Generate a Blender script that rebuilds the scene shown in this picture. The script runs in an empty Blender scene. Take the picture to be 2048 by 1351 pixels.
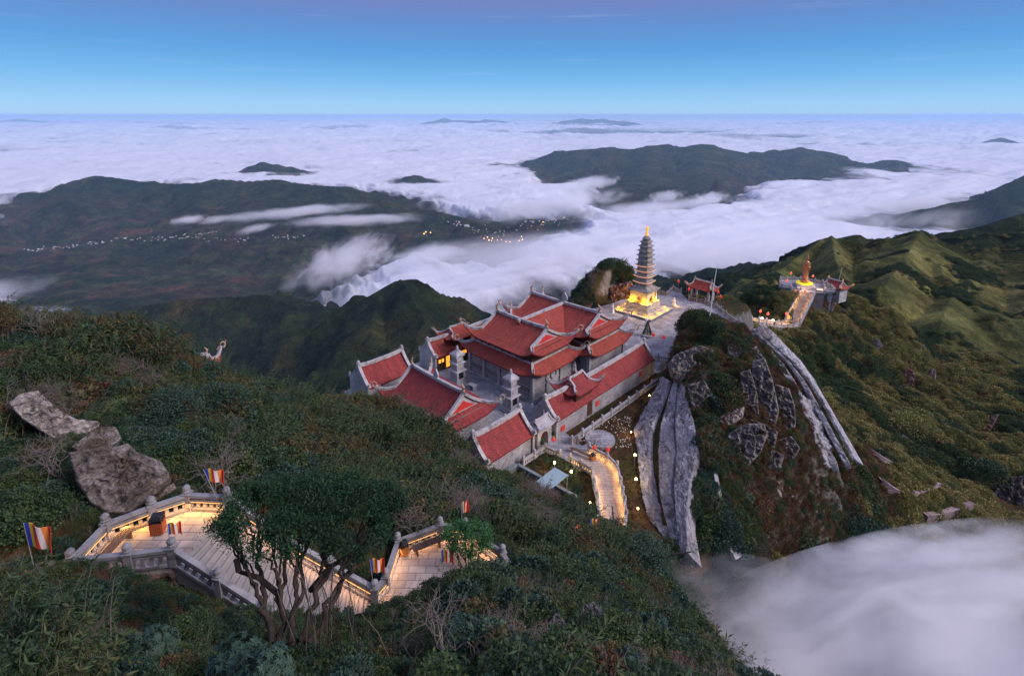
import bpy, bmesh, math, random
import numpy as np
from mathutils import Vector, Matrix
random.seed(7); rng = np.random.default_rng(7)
R = math.radians
SC = bpy.context.scene
COL = SC.collection

# ------------------------------------------------------------------ camera
F_PX, PP_Y, PITCH = 1060.0, 466.4, R(12.622)
cd = bpy.data.cameras.new('camera'); cam = bpy.data.objects.new('camera', cd); COL.objects.link(cam)
cam.location = (0, 0, 0); cam.rotation_euler = (R(90) - PITCH, 0, 0)
cd.sensor_width = 36; cd.lens = 36 * F_PX / 2048; cd.shift_y = -(675.5 - PP_Y) / 2048
cd.clip_start = 0.3; cd.clip_end = 900000
SC.camera = cam
# ------------------------------------------------------------------ sky, sun, exposure
SUN_DIR = Vector((0.80, -0.28, 0.62)).normalized()
w = bpy.data.worlds.new('World'); SC.world = w; w.use_nodes = True
nt = w.node_tree; N = nt.nodes; LK = nt.links; N.clear()
out = N.new('ShaderNodeOutputWorld'); bg = N.new('ShaderNodeBackground'); LK.new(bg.outputs[0], out.inputs[0])
tc = N.new('ShaderNodeTexCoord'); sx = N.new('ShaderNodeSeparateXYZ'); LK.new(tc.outputs['Generated'], sx.inputs[0])
asn = N.new('ShaderNodeMath'); asn.operation = 'ARCSINE'; LK.new(sx.outputs[2], asn.inputs[0])
mr = N.new('ShaderNodeMapRange'); mr.inputs['From Min'].default_value = R(-6); mr.inputs['From Max'].default_value = R(90); LK.new(asn.outputs[0], mr.inputs[0])
cr = N.new('ShaderNodeValToRGB'); LK.new(mr.outputs[0], cr.inputs[0])
SKY = [(-6, (.30, .50, .76)), (-.3, (.33, .52, .77)), (1.2, (.26, .50, .77)), (3.6, (.14, .39, .71)), (6.2, (.085, .29, .62)), (8.8, (.10, .225, .52)), (11.5, (.15, .185, .43)), (16, (.23, .24, .50)), (35, (.33, .36, .64)), (90, (.38, .42, .72))]
els = cr.color_ramp.elements
for i, (e, c) in enumerate(SKY):
    p = (e + 6) / 96
    el = els[i] if i < 2 else els.new(p)
    el.position = p; el.color = (*c, 1)
nis = N.new('ShaderNodeTexSky'); nis.sky_type = 'NISHITA'; nis.sun_disc = False
nis.sun_elevation = math.asin(SUN_DIR.z); nis.sun_rotation = math.atan2(SUN_DIR.x, SUN_DIR.y); nis.altitude = 3000
mulN = N.new('ShaderNodeVectorMath'); mulN.operation = 'SCALE'; mulN.inputs[3].default_value = 0.006; LK.new(nis.outputs[0], mulN.inputs[0])
# faint high cirrus streaks near the horizon
mp = N.new('ShaderNodeMapping'); mp.inputs['Scale'].default_value = (3.0, 3.0, 90); LK.new(tc.outputs['Generated'], mp.inputs[0])
nz = N.new('ShaderNodeTexNoise'); nz.inputs['Scale'].default_value = 1.3; nz.inputs['Detail'].default_value = 5; LK.new(mp.outputs[0], nz.inputs[0])
c2 = N.new('ShaderNodeMapRange'); c2.inputs['From Min'].default_value = .63; c2.inputs['From Max'].default_value = .85; c2.inputs['To Max'].default_value = .22; LK.new(nz.outputs[0], c2.inputs[0])
mx = N.new('ShaderNodeMix'); mx.data_type = 'RGBA'; LK.new(c2.outputs[0], mx.inputs[0]); LK.new(cr.outputs[0], mx.inputs[6]); mx.inputs[7].default_value = (.45, .58, .80, 1)
add = N.new('ShaderNodeVectorMath'); LK.new(mx.outputs[2], add.inputs[0]); LK.new(mulN.outputs[0], add.inputs[1])
LK.new(add.outputs[0], bg.inputs[0]); bg.inputs[1].default_value = 1.0
sd = bpy.data.lights.new('sun', 'SUN'); sun = bpy.data.objects.new('sun', sd); COL.objects.link(sun)
sd.energy = 2.9; sd.angle = R(24); sd.color = (1.0, .85, .82)
sun.rotation_euler = (-SUN_DIR).to_track_quat('-Z', 'Y').to_euler()
SC.view_settings.view_transform = 'Standard'; SC.view_settings.look = 'None'
SC.view_settings.exposure = 0.2; SC.view_settings.gamma = 1; SC.view_settings.use_curve_mapping = False
SC.render.engine = 'CYCLES'
cy = SC.cycles
cy.use_denoising = True; cy.max_bounces = 8; cy.diffuse_bounces = 3; cy.glossy_bounces = 2; cy.transparent_max_bounces = 24
cy.volume_bounces = 6; cy.caustics_reflective = False; cy.caustics_refractive = False
cy.sample_clamp_indirect = 4

# ------------------------------------------------------------------ helpers
cP, sP = math.cos(PITCH), math.sin(PITCH)
def ray(x, y):
    u = (x - 1024) / F_PX; v = (y - PP_Y) / F_PX
    return np.array((u, cP - v * sP, -sP - v * cP))
def P(x, y, d): return ray(x, y) * d                      # point at a depth
def W(x, y, z):
    r = ray(x, y); return r * (z / r[2])                   # point on a level
FZ = -46.0
C0 = W(1064, 805, FZ)
aE = R(46.0); E2 = np.array((math.cos(aE), math.sin(aE), 0)); E1 = np.array((math.sin(aE), -math.cos(aE), 0))
ROT = math.atan2(E1[1], E1[0])
def G(s, t, z=FZ):
    p = C0 + s * E1 + t * E2; return np.array((p[0], p[1], z))
def loc_of(p):
    d = np.asarray(p) - C0; return float(d @ E1), float(d @ E2)

def tag(o, label=None, cat=None, group=None, kind=None):
    if label: o['label'] = label
    if cat: o['category'] = cat
    if group: o['group'] = group
    if kind: o['kind'] = kind
    return o
def empty(name, loc=(0, 0, 0), rz=0.0, label=None, cat=None, group=None, kind=None):
    o = bpy.data.objects.new(name, None); COL.objects.link(o); o.location = tuple(loc); o.rotation_euler = (0, 0, rz)
    o.empty_display_size = .2
    return tag(o, label, cat, group, kind)
def mesh_obj(name, verts, faces, mat, parent=None, smooth=False, loc=None):
    me = bpy.data.meshes.new(name); me.from_pydata([tuple(v) for v in verts], [], faces); me.update()
    if smooth: me.polygons.foreach_set('use_smooth', [True] * len(me.polygons))
    if mat: me.materials.append(mat)
    o = bpy.data.objects.new(name, me); COL.objects.link(o)
    if parent: o.parent = parent
    if loc is not None: o.location = tuple(loc)
    return o
def fast_mesh(name, V, F, mat, smooth=True):
    """V (n,3), F (m,4) or (m,3) numpy"""
    me = bpy.data.meshes.new(name); k = F.shape[1]
    me.vertices.add(len(V)); me.vertices.foreach_set('co', np.ascontiguousarray(V, dtype=np.float32).ravel())
    me.loops.add(F.size); me.loops.foreach_set('vertex_index', F.astype(np.int32).ravel())
    me.polygons.add(len(F)); me.polygons.foreach_set('loop_start', np.arange(0, F.size, k, dtype=np.int32))
    me.update(calc_edges=True)
    if smooth: me.polygons.foreach_set('use_smooth', np.ones(len(F), dtype=bool))
    if mat: me.materials.append(mat)
    return me
def link(name, me, parent=None, loc=None, rz=0):
    o = bpy.data.objects.new(name, me); COL.objects.link(o)
    if parent: o.parent = parent
    if loc is not None: o.location = tuple(loc)
    o.rotation_euler = (0, 0, rz)
    return o
class MB:
    """collects simple solids into one mesh"""
    def __init__(s): s.v = []; s.f = []
    def add(s, V, F):
        b = len(s.v); s.v += [tuple(map(float, p)) for p in V]; s.f += [tuple(b + i for i in f) for f in F]; return s
    def box(s, x0, x1, y0, y1, z0, z1, taper=0.0):
        tx = (x1 - x0) * taper / 2; ty = (y1 - y0) * taper / 2
        V = [(x0, y0, z0), (x1, y0, z0), (x1, y1, z0), (x0, y1, z0), (x0 + tx, y0 + ty, z1), (x1 - tx, y0 + ty, z1), (x1 - tx, y1 - ty, z1), (x0 + tx, y1 - ty, z1)]
        return s.add(V, [(0, 3, 2, 1), (4, 5, 6, 7), (0, 1, 5, 4), (1, 2, 6, 5), (2, 3, 7, 6), (3, 0, 4, 7)])
    def sweep(s, pts, wd, h, up=(0, 0, 1)):
        """rectangular section swept along a polyline, its underside centred on the line"""
        pts = [Vector(p) for p in pts]; n = len(pts); V = []
        for i, p in enumerate(pts):
            t = (pts[min(i + 1, n - 1)] - pts[max(i - 1, 0)]).normalized()
            sd_ = t.cross(Vector(up))
            if sd_.length < 1e-4: sd_ = Vector((1, 0, 0))
            sd_.normalize(); u = sd_.cross(t).normalized()
            for a, b in ((-.5, 0), (.5, 0), (.5, 1), (-.5, 1)): V.append(p + sd_ * a * wd + u * b * h)
        Fc = [(0, 1, 2, 3), tuple(4 * (n - 1) + k for k in (3, 2, 1, 0))]
        for i in range(n - 1):
            for k in range(4): Fc.append((4 * i + k, 4 * i + 4 + k, 4 * i + 4 + (k + 1) % 4, 4 * i + (k + 1) % 4))
        return s.add(V, Fc)
    def tube(s, pts, rad, k=6, cap=True):
        pts = [Vector(p) for p in pts]; n = len(pts); V = []
        rad = [rad] * n if isinstance(rad, (int, float)) else rad
        t0 = (pts[1] - pts[0]).normalized(); a = t0.orthogonal().normalized()
        for i, p in enumerate(pts):
            t = (pts[min(i + 1, n - 1)] - pts[max(i - 1, 0)])
            t = t.normalized() if t.length > 1e-9 else t0
            a = (a - t * a.dot(t)); a = a.normalized() if a.length > 1e-6 else t.orthogonal().normalized(); b = t.cross(a)
            for q in range(k):
                an = 2 * math.pi * q / k; V.append(p + (a * math.cos(an) + b * math.sin(an)) * rad[i])
        Fc = []
        for i in range(n - 1):
            for q in range(k): Fc.append((i * k + q, i * k + (q + 1) % k, (i + 1) * k + (q + 1) % k, (i + 1) * k + q))
        if cap: Fc += [tuple(range(k))[::-1], tuple((n - 1) * k + q for q in range(k))]
        return s.add(V, Fc)
    def lathe(s, prof, cx=0, cy_=0, k=12, sq=False, rot=0.0):
        V = []; n = len(prof)
        for r_, z in prof:
            for q in range(k):
                an = 2 * math.pi * q / k + rot; V.append((cx + r_ * math.cos(an), cy_ + r_ * math.sin(an), z))
        Fc = [tuple(range(k))[::-1], tuple((n - 1) * k + q for q in range(k))]
        for i in range(n - 1):
            for q in range(k): Fc.append((i * k + q, i * k + (q + 1) % k, (i + 1) * k + (q + 1) % k, (i + 1) * k + q))
        return s.add(V, Fc)
    def square(s, prof, cx=0, cy_=0):
        return s.lathe([(r_ * math.sqrt(2), z) for r_, z in prof], cx, cy_, 4, rot=math.pi / 4)
    def prism(s, poly, z0, z1):
        n = len(poly); V = [(p[0], p[1], z0) for p in poly] + [(p[0], p[1], z1) for p in poly]
        ar = sum(poly[i][0] * poly[(i + 1) % n][1] - poly[(i + 1) % n][0] * poly[i][1] for i in range(n))
        if ar < 0: V = V[:n][::-1] + V[n:][::-1]
        return s.add(V, [tuple(range(n))[::-1], tuple(range(n, 2 * n))] + [(i, (i + 1) % n, n + (i + 1) % n, n + i) for i in range(n)])
    def build(s, name, mat, parent=None, smooth=False, loc=None): return mesh_obj(name, s.v, s.f, mat, parent, smooth, loc)
    def me(s, name, mat, smooth=False):
        m = bpy.data.meshes.new(name); m.from_pydata(s.v, [], s.f); m.update()
        if smooth: m.polygons.foreach_set('use_smooth', [True] * len(m.polygons))
        if mat: m.materials.append(mat)
        return m
def copy_tree(o, loc=None, rz=None, parent=None):
    c = o.copy(); COL.objects.link(c); c.parent = parent
    for ch in o.children: copy_tree(ch, parent=c)
    if loc is not None: c.location = tuple(loc)
    if rz is not None: c.rotation_euler = (0, 0, rz)
    return c

# ---- vectorised noise
_perm = np.random.default_rng(3).permutation(512).astype(np.int64)
def perlin(x, y, seed=0):
    xi = np.floor(x).astype(np.int64); yi = np.floor(y).astype(np.int64); xf = x - xi; yf = y - yi
    u = xf * xf * xf * (xf * (xf * 6 - 15) + 10); v = yf * yf * yf * (yf * (yf * 6 - 15) + 10)
    def g(ix, iy, dx, dy):
        h = _perm[(_perm[(ix + seed * 37) & 511] + iy) & 511]; a = h * (2 * math.pi / 512)
        return np.cos(a) * dx + np.sin(a) * dy
    n00 = g(xi, yi, xf, yf); n10 = g(xi + 1, yi, xf - 1, yf); n01 = g(xi, yi + 1, xf, yf - 1); n11 = g(xi + 1, yi + 1, xf - 1, yf - 1)
    return ((n00 * (1 - u) + n10 * u) * (1 - v) + (n01 * (1 - u) + n11 * u) * v) * 1.5
def fbm(x, y, o=5, seed=0, gain=.5):
    s_ = 0; a = 1; f = 1
    for i in range(o): s_ = s_ + a * perlin(x * f, y * f, seed + i); a *= gain; f *= 2.03
    return s_
def ridged(x, y, o=5, seed=0, gain=.5):
    s_ = 0; a = 1; f = 1
    for i in range(o): s_ = s_ + a * (1 - np.abs(perlin(x * f, y * f, seed + i)) * 2); a *= gain; f *= 2.05
    return s_
def sstep(a, b, x):
    t = np.clip((x - a) / (b - a), 0, 1); return t * t * (3 - 2 * t)
def seg_dist(X, Y, pts):
    """distance to a polyline and the interpolated third value"""
    best = np.full(X.shape, 1e12); val = np.zeros(X.shape)
    for (x0, y0, z0), (x1, y1, z1) in zip(pts[:-1], pts[1:]):
        dx, dy = x1 - x0, y1 - y0; t = np.clip(((X - x0) * dx + (Y - y0) * dy) / (dx * dx + dy * dy + 1e-9), 0, 1)
        d = (X - x0 - t * dx) ** 2 + (Y - y0 - t * dy) ** 2; m = d < best
        best = np.where(m, d, best); val = np.where(m, z0 + t * (z1 - z0), val)
    return np.sqrt(best), val
def poly_sdf(X, Y, poly):
    """signed distance, positive inside"""
    d = np.full(X.shape, 1e12); ins = np.zeros(X.shape, bool); n = len(poly)
    for i in range(n):
        x0, y0 = poly[i][:2]; x1, y1 = poly[(i + 1) % n][:2]; dx, dy = x1 - x0, y1 - y0
        t = np.clip(((X - x0) * dx + (Y - y0) * dy) / (dx * dx + dy * dy + 1e-9), 0, 1)
        d = np.minimum(d, (X - x0 - t * dx) ** 2 + (Y - y0 - t * dy) ** 2)
        c = ((y0 > Y) != (y1 > Y)) & (X < (x1 - x0) * (Y - y0) / (y1 - y0 + 1e-12) + x0); ins ^= c
    return np.where(ins, 1, -1) * np.sqrt(d)

# ------------------------------------------------------------------ materials
def nodes(name):
    m = bpy.data.materials.new(name); m.use_nodes = True; t = m.node_tree; t.nodes.clear()
    o = t.nodes.new('ShaderNodeOutputMaterial'); return m, t, o
def ramp(t, fac, stops):
    r_ = t.nodes.new('ShaderNodeValToRGB'); t.links.new(fac, r_.inputs[0]); e = r_.color_ramp.elements
    for i, (p, c) in enumerate(stops):
        el = e[i] if i < 2 else e.new(p)
        el.position = p; el.color = (*c, 1) if len(c) == 3 else c
    return r_.outputs[0]
def noise(t, vec, scale, detail=5, rough=.55, dist=0.0, stretch=None):
    if stretch:
        m_ = t.nodes.new('ShaderNodeMapping'); m_.inputs['Scale'].default_value = stretch; t.links.new(vec, m_.inputs[0]); vec = m_.outputs[0]
    n_ = t.nodes.new('ShaderNodeTexNoise'); n_.inputs['Scale'].default_value = scale; n_.inputs['Detail'].default_value = detail
    n_.inputs['Roughness'].default_value = rough; n_.inputs['Distortion'].default_value = dist; t.links.new(vec, n_.inputs['Vector']); return n_.outputs[0]
def mixc(t, fac, a, b, mode='MIX'):
    m_ = t.nodes.new('ShaderNodeMix'); m_.data_type = 'RGBA'; m_.blend_type = mode
    for sock, v in ((0, fac), (6, a), (7, b)):
        if hasattr(v, 'is_output') or isinstance(v, bpy.types.NodeSocket): t.links.new(v, m_.inputs[sock])
        elif sock == 0: m_.inputs[0].default_value = v
        else: m_.inputs[sock].default_value = (*v, 1)
    return m_.outputs[2]
def math_(t, op, a, b=None):
    m_ = t.nodes.new('ShaderNodeMath'); m_.operation = op
    for i, v in enumerate((a, b)):
        if v is None: continue
        if isinstance(v, bpy.types.NodeSocket): t.links.new(v, m_.inputs[i])
        else: m_.inputs[i].default_value = v
    return m_.outputs[0]
def principled(t, o, col, rough=.8, bump=None, bstr=.3, bdist=.05, metal=0, spec=.3, emis=None, estr=0, alpha=None):
    b = t.nodes.new('ShaderNodeBsdfPrincipled')
    if isinstance(col, bpy.types.NodeSocket): t.links.new(col, b.inputs['Base Color'])
    else: b.inputs['Base Color'].default_value = (*col, 1)
    b.inputs['Roughness'].default_value = rough; b.inputs['Metallic'].default_value = metal; b.inputs['Specular IOR Level'].default_value = spec
    if bump is not None:
        bn = t.nodes.new('ShaderNodeBump'); bn.inputs['Strength'].default_value = bstr; bn.inputs['Distance'].default_value = bdist
        t.links.new(bump, bn.inputs['Height']); t.links.new(bn.outputs[0], b.inputs['Normal'])
    if emis: b.inputs['Emission Color'].default_value = (*emis, 1); b.inputs['Emission Strength'].default_value = estr
    if alpha is not None: t.links.new(alpha, b.inputs['Alpha'])
    t.links.new(b.outputs[0], o.inputs['Surface']); return b
def simple(name, a, b, scale=2.0, rough=.8, bstr=.3, bdist=.03, metal=0, spec=.3, stain=None, stain_scale=.35):
    m, t, o = nodes(name); g = t.nodes.new('ShaderNodeNewGeometry').outputs['Position']
    n1 = noise(t, g, scale, 6, .6); c = ramp(t, n1, [(.3, a), (.7, b)])
    if stain:
        n2 = noise(t, g, stain_scale, 6, .65, .4); f = ramp(t, n2, [(.50, (0, 0, 0)), (.66, (1, 1, 1))]); c = mixc(t, f, c, stain)
    n3 = noise(t, g, scale * 5, 4, .6)
    principled(t, o, c, rough, n3, bstr, bdist, metal, spec); return m
def glow(name, col, strength, base=(.5, .3, .1)):
    m, t, o = nodes(name); principled(t, o, base, .6, emis=col, estr=strength); return m

M = {}
M['stone'] = simple('grey_stone', (.27, .27, .29), (.42, .42, .44), 1.2, stain=(.17, .17, .19), stain_scale=.5)
M['stone_dark'] = simple('dark_stone', (.12, .12, .13), (.2, .2, .21), 1.5)
M['marble'] = simple('pale_stone', (.29, .29, .30), (.43, .425, .435), 1.5, stain=(.17, .17, .17), stain_scale=1.1, rough=.6)
M['rail'] = simple('grey_railing_stone', (.19, .19, .20), (.30, .30, .315), 1.5, stain=(.11, .11, .115), stain_scale=1.1, rough=.7)
M['trim'] = simple('white_plaster', (.33, .32, .33), (.50, .485, .48), 1.3, stain=(.18, .17, .17), stain_scale=.8)
M['tan'] = simple('tan_carving', (.33, .22, .15), (.48, .34, .24), 4)
M['wood'] = simple('dark_wood', (.045, .022, .015), (.09, .045, .03), 6, rough=.6)
M['wood_bench'] = simple('bench_wood', (.10, .06, .04), (.17, .10, .065), 8, rough=.5)
M['wood_red'] = simple('red_wood', (.25, .05, .02), (.36, .09, .035), 8, rough=.5)
M['black'] = simple('black_plastic', (.012, .012, .014), (.02, .02, .022), 8, rough=.35)
M['bronze'] = simple('bronze', (.36, .15, .07), (.55, .25, .12), 1.5, rough=.38, metal=.75, spec=.5)
M['gold'] = simple('gold', (.75, .45, .08), (.9, .6, .15), 3, rough=.3, metal=.8)
M['white'] = simple('white_paint', (.7, .7, .7), (.8, .8, .8), 3, rough=.5)
M['metal'] = simple('grey_metal', (.3, .32, .34), (.42, .44, .46), 3, rough=.45, metal=.4)
M['blue_metal'] = simple('slate_coping', (.13, .18, .20), (.2, .26, .28), 3)
M['red_gloss'] = simple('red_panel', (.5, .03, .03), (.6, .05, .04), 3)
M['lamp'] = glow('lamp_glow', (1, .62, .18), 60)
M['lamp_soft'] = glow('warm_strip_glow', (1, .62, .28), 7)
M['lamp_white'] = glow('white_lamp_glow', (1, .72, .5), 22)
M['lantern'] = glow('red_lantern_glow', (1, .06, .05), .28, (.45, .03, .03))
M['lantern_lit'] = glow('lit_lantern_glow', (1, .16, .10), .8, (.5, .05, .04))
M['window_lit'] = glow('lit_window', (1, .36, .03), 1.3)
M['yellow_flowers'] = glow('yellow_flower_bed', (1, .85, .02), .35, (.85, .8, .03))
M['glass'] = simple('pale_glass_roof', (.25, .34, .36), (.3, .4, .42), 1, rough=.15, spec=.6)
M['bark'] = simple('dark_bark', (.02, .015, .012), (.06, .045, .035), 5, bstr=.8)
M['bark_pale'] = simple('pale_bark', (.14, .12, .11), (.26, .23, .21), 5, bstr=.6)

def blockwork(name, a, b, mort, sx_, sz_, vert=True):
    """coursed stone: brick pattern in object space, relief by bump"""
    m, t, o = nodes(name); tcn = t.nodes.new('ShaderNodeTexCoord'); sp = t.nodes.new('ShaderNodeSeparateXYZ'); t.links.new(tcn.outputs['Object'], sp.inputs[0])
    cb = t.nodes.new('ShaderNodeCombineXYZ')
    if vert: t.links.new(math_(t, 'ADD', sp.outputs[0], sp.outputs[1]), cb.inputs[0]); t.links.new(sp.outputs[2], cb.inputs[1])
    else: t.links.new(sp.outputs[0], cb.inputs[0]); t.links.new(sp.outputs[1], cb.inputs[1])
    bk = t.nodes.new('ShaderNodeTexBrick'); t.links.new(cb.outputs[0], bk.inputs[0]); bk.inputs['Scale'].default_value = 1
    bk.inputs['Brick Width'].default_value = sx_; bk.inputs['Row Height'].default_value = sz_; bk.inputs['Mortar Size'].default_value = .03
    bk.inputs['Color1'].default_value = (*a, 1); bk.inputs['Color2'].default_value = (*b, 1); bk.inputs['Mortar'].default_value = (*mort, 1)
    n2 = noise(t, tcn.outputs['Object'], .45, 6, .65, .5); f = ramp(t, n2, [(.35, (.62, .62, .64)), (.65, (1.1, 1.1, 1.1))])
    c = mixc(t, 1.0, bk.outputs[0], f, 'MULTIPLY')
    principled(t, o, c, .85, bk.outputs[1], -.4, .03); return m
M['block'] = blockwork('block_wall', (.30, .30, .325), (.40, .39, .41), (.17, .17, .19), .9, .3)
M['block_pale'] = blockwork('pale_block_wall', (.40, .38, .38), (.52, .50, .48), (.22, .22, .23), .8, .25)
M['paving'] = blockwork('stone_paving', (.24, .25, .27), (.38, .38, .41), (.16, .16, .18), 1.2, .6, False)
M['paving_pale'] = blockwork('pale_stone_paving', (.29, .27, .25), (.40, .37, .34), (.19, .17, .16), 1.0, .5, False)

def tile_mat(name, a, b, moss=(.16, .05, .05)):
    m, t, o = nodes(name); tcn = t.nodes.new('ShaderNodeTexCoord'); uv = tcn.outputs['UV']
    sp = t.nodes.new('ShaderNodeSeparateXYZ'); t.links.new(uv, sp.inputs[0])
    g = t.nodes.new('ShaderNodeNewGeometry').outputs['Position']
    n1 = noise(t, g, .8, 8, .75, .8); n2 = noise(t, g, 7, 4, .7); n3 = noise(t, uv, 1.0, 5, .7, 0, (2.2, .22, 1))
    c = ramp(t, n1, [(.3, a), (.7, b)])
    f3 = ramp(t, n3, [(.42, (0, 0, 0)), (.75, (.75, .75, .75))]); c = mixc(t, f3, c, moss)
    f2 = ramp(t, n2, [(.35, (.55, .55, .55)), (.7, (1.35, 1.3, 1.3))]); c = mixc(t, 1.0, c, f2, 'MULTIPLY')
    w1 = math_(t, 'SINE', math_(t, 'MULTIPLY', sp.outputs[0], 2 * math.pi / .26)); w2 = math_(t, 'FRACT', math_(t, 'MULTIPLY', sp.outputs[1], 1 / .30))
    hh = math_(t, 'ADD', math_(t, 'MULTIPLY', w1, .5), math_(t, 'MULTIPLY', w2, .8))
    f4 = ramp(t, w2, [(0, (.62, .62, .62)), (.25, (1, 1, 1))]); c = mixc(t, 1.0, c, f4, 'MULTIPLY')
    principled(t, o, c, .75, hh, .6, .06); return m
M['tile'] = tile_mat('red_roof_tiles', (.30, .045, .032), (.46, .095, .062), (.10, .035, .032))
M['tile_pink'] = tile_mat('crimson_roof_tiles', (.24, .030, .034), (.38, .066, .058), (.09, .026, .028))

# foliage
def leaf_mat(name, stops, tr=.15):
    m, t, o = nodes(name); oi = t.nodes.new('ShaderNodeObjectInfo'); g = t.nodes.new('ShaderNodeNewGeometry')
    n1 = noise(t, g.outputs['Position'], .16, 4, .6); r1 = math_(t, 'ADD', math_(t, 'MULTIPLY', oi.outputs['Random'], .45), math_(t, 'MULTIPLY', n1, .6))
    r2 = math_(t, 'ADD', r1, math_(t, 'MULTIPLY', g.outputs['Random Per Island'], .28))
    c = ramp(t, math_(t, 'SUBTRACT', r2, .12), stops)
    d = t.nodes.new('ShaderNodeBsdfPrincipled'); t.links.new(c, d.inputs['Base Color']); d.inputs['Roughness'].default_value = .6; d.inputs['Specular IOR Level'].default_value = .25
    tl = t.nodes.new('ShaderNodeBsdfTranslucent'); t.links.new(c, tl.inputs[0]); ms = t.nodes.new('ShaderNodeMixShader'); ms.inputs[0].default_value = tr
    t.links.new(d.outputs[0], ms.inputs[1]); t.links.new(tl.outputs[0], ms.inputs[2]); t.links.new(ms.outputs[0], o.inputs['Surface']); return m
M['leaf'] = leaf_mat('green_leaves', [(.15, (0.022, 0.047, 0.022)), (.4, (0.036, 0.072, 0.036)), (.65, (0.055, 0.090, 0.030)), (.9, (0.090, 0.103, 0.035))])
M['leaf_blue'] = leaf_mat('blue_green_leaves', [(.15, (0.021, 0.047, 0.033)), (.5, (0.033, 0.073, 0.052)), (.9, (0.058, 0.104, 0.068))])
M['leaf_bright'] = leaf_mat('bright_green_leaves', [(.15, (0.022, 0.075, 0.027)), (.5, (0.037, 0.125, 0.037)), (.9, (0.075, 0.188, 0.050))])
M['leaf_olive'] = leaf_mat('olive_leaves', [(.15, (0.047, 0.047, 0.019)), (.5, (0.095, 0.081, 0.030)), (.9, (0.149, 0.115, 0.041))])
M['leaf_brown'] = leaf_mat('dry_brown_leaves', [(.15, (0.060, 0.031, 0.019)), (.5, (0.120, 0.060, 0.034)), (.9, (0.192, 0.108, 0.054))])
M['leaf_hill'] = leaf_mat('hill_shrub_leaves', [(.1, (0.085, 0.101, 0.039)), (.4, (0.155, 0.155, 0.049)), (.65, (0.252, 0.239, 0.078)), (.95, (0.365, 0.252, 0.112))])
M['twig'] = simple('dead_twigs', (.09, .075, .065), (.2, .17, .15), 5)
M['petal'] = simple('white_petals', (.7, .7, .65), (.8, .8, .75), 5)

# ================================================================== NEAR TERRAIN
def grd(pts, sm=None): return pts
CTRL = [P(*q) for q in [
 # left crest and slope
 (-250, 640, 44), (0, 652, 43), (150, 655, 43), (300, 692, 46), (400, 738, 50), (500, 782, 55), (600, 812, 61), (690, 818, 69), (760, 815, 72), (850, 862, 65), (900, 900, 62),
 (0, 810, 35), (120, 780, 38), (260, 785, 41), (400, 820, 43), (550, 865, 47), (700, 860, 56), (800, 900, 56), (900, 950, 55), (0, 950, 29), (200, 900, 32), (330, 880, 35), (420, 900, 36), (550, 930, 39),
 (700, 960, 42), (850, 1000, 45), (950, 960, 58), (1010, 950, 64), (600, 1000, 34.5), (700, 1040, 35), (0, 1080, 25), (120, 1040, 26.5), (250, 990, 29), (900, 1030, 41), (1000, 1020, 48), (960, 1080, 38), (1050, 1000, 56),
 # foreground
 (30, 1250, 14), (0, 1340, 11), (250, 1345, 12), (250, 1300, 17), (400, 1330, 17), (450, 1375, 11), (600, 1365, 12), (700, 1365, 11.5), (850, 1350, 12), (800, 1300, 17), (560, 1330, 17), (680, 1330, 17), (950, 1200, 22), (900, 1330, 12), (1050, 1200, 21), (1050, 1330, 12), (1180, 1280, 15),
 (1180, 1180, 24), (1250, 1340, 14), (1290, 1200, 27), (1260, 1120, 36), (1100, 1120, 34), (1200, 1080, 45), (1100, 1060, 46), (1320, 1320, 20), (1320, 1150, 45), (1340, 1230, 38), (1360, 1320, 34),
 # crag
 (1418, 648, 93), (1380, 660, 92), (1350, 700, 90), (1458, 662, 95), (1490, 672, 96), (1405, 745, 81), (1470, 700, 89), (1520, 720, 90), (1450, 800, 77), (1540, 800, 80), (1600, 870, 76), (1550, 910, 70), (1440, 880, 72), (1450, 960, 66), (1560, 980, 70),
 (1450, 1060, 61), (1550, 1070, 66), (1500, 1140, 60), (1580, 760, 91), (1620, 840, 85), (1660, 920, 80), (1700, 990, 80), (1600, 1050, 72),
 # right slopes
 (1540, 660, 144), (1480, 645, 138), (1590, 655, 148), (1440, 612, 139), (1560, 585, 166), (1610, 580, 166), (1690, 600, 170), (1740, 615, 172), (1850, 690, 172), (1950, 715, 176), (2060, 740, 178), (2300, 790, 180), (1600, 700, 140), (1600, 750, 128), (1700, 750, 142), (1800, 770, 148), (1700, 850, 112), (1800, 850, 122), (1900, 800, 140), (1900, 880, 120),
 (2040, 850, 132), (2200, 900, 130), (1800, 950, 98), (1900, 960, 104), (2000, 960, 108), (1750, 1050, 85), (1850, 1040, 92), (1960, 1030, 95), (2080, 1020, 98), (1650, 1120, 72), (1750, 1150, 80), (1900, 1150, 88), (2080, 1120, 92), (1600, 1250, 66), (1750, 1300, 78), (1950, 1300, 84), (1450, 1230, 58), (1430, 1330, 55), (1600, 1345, 62), (2200, 1200, 90), (1520, 600, 160), (1480, 590, 170), 
 # cut slope left of the crag
 (1322, 762, 91.6), (1272, 862, 80), (1277, 900, 76.5), (1287, 985, 67.5), (1302, 1040, 63), (1326, 1082, 60), (1344, 772, 87.6), (1306, 862, 77.2), (1310, 985, 65.2), (1326, 1040, 60.7), (1362, 785, 83), (1390, 835, 75), (1402, 885, 70), (1385, 945, 65.5), (1378, 1000, 61.5), (1376, 1088, 57),
 # hill behind the pagoda
 (1230, 532, 143), (1262, 560, 143), (1190, 545, 142), (1150, 590, 137), (1200, 600, 132), (1130, 615, 136),
]]
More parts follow.
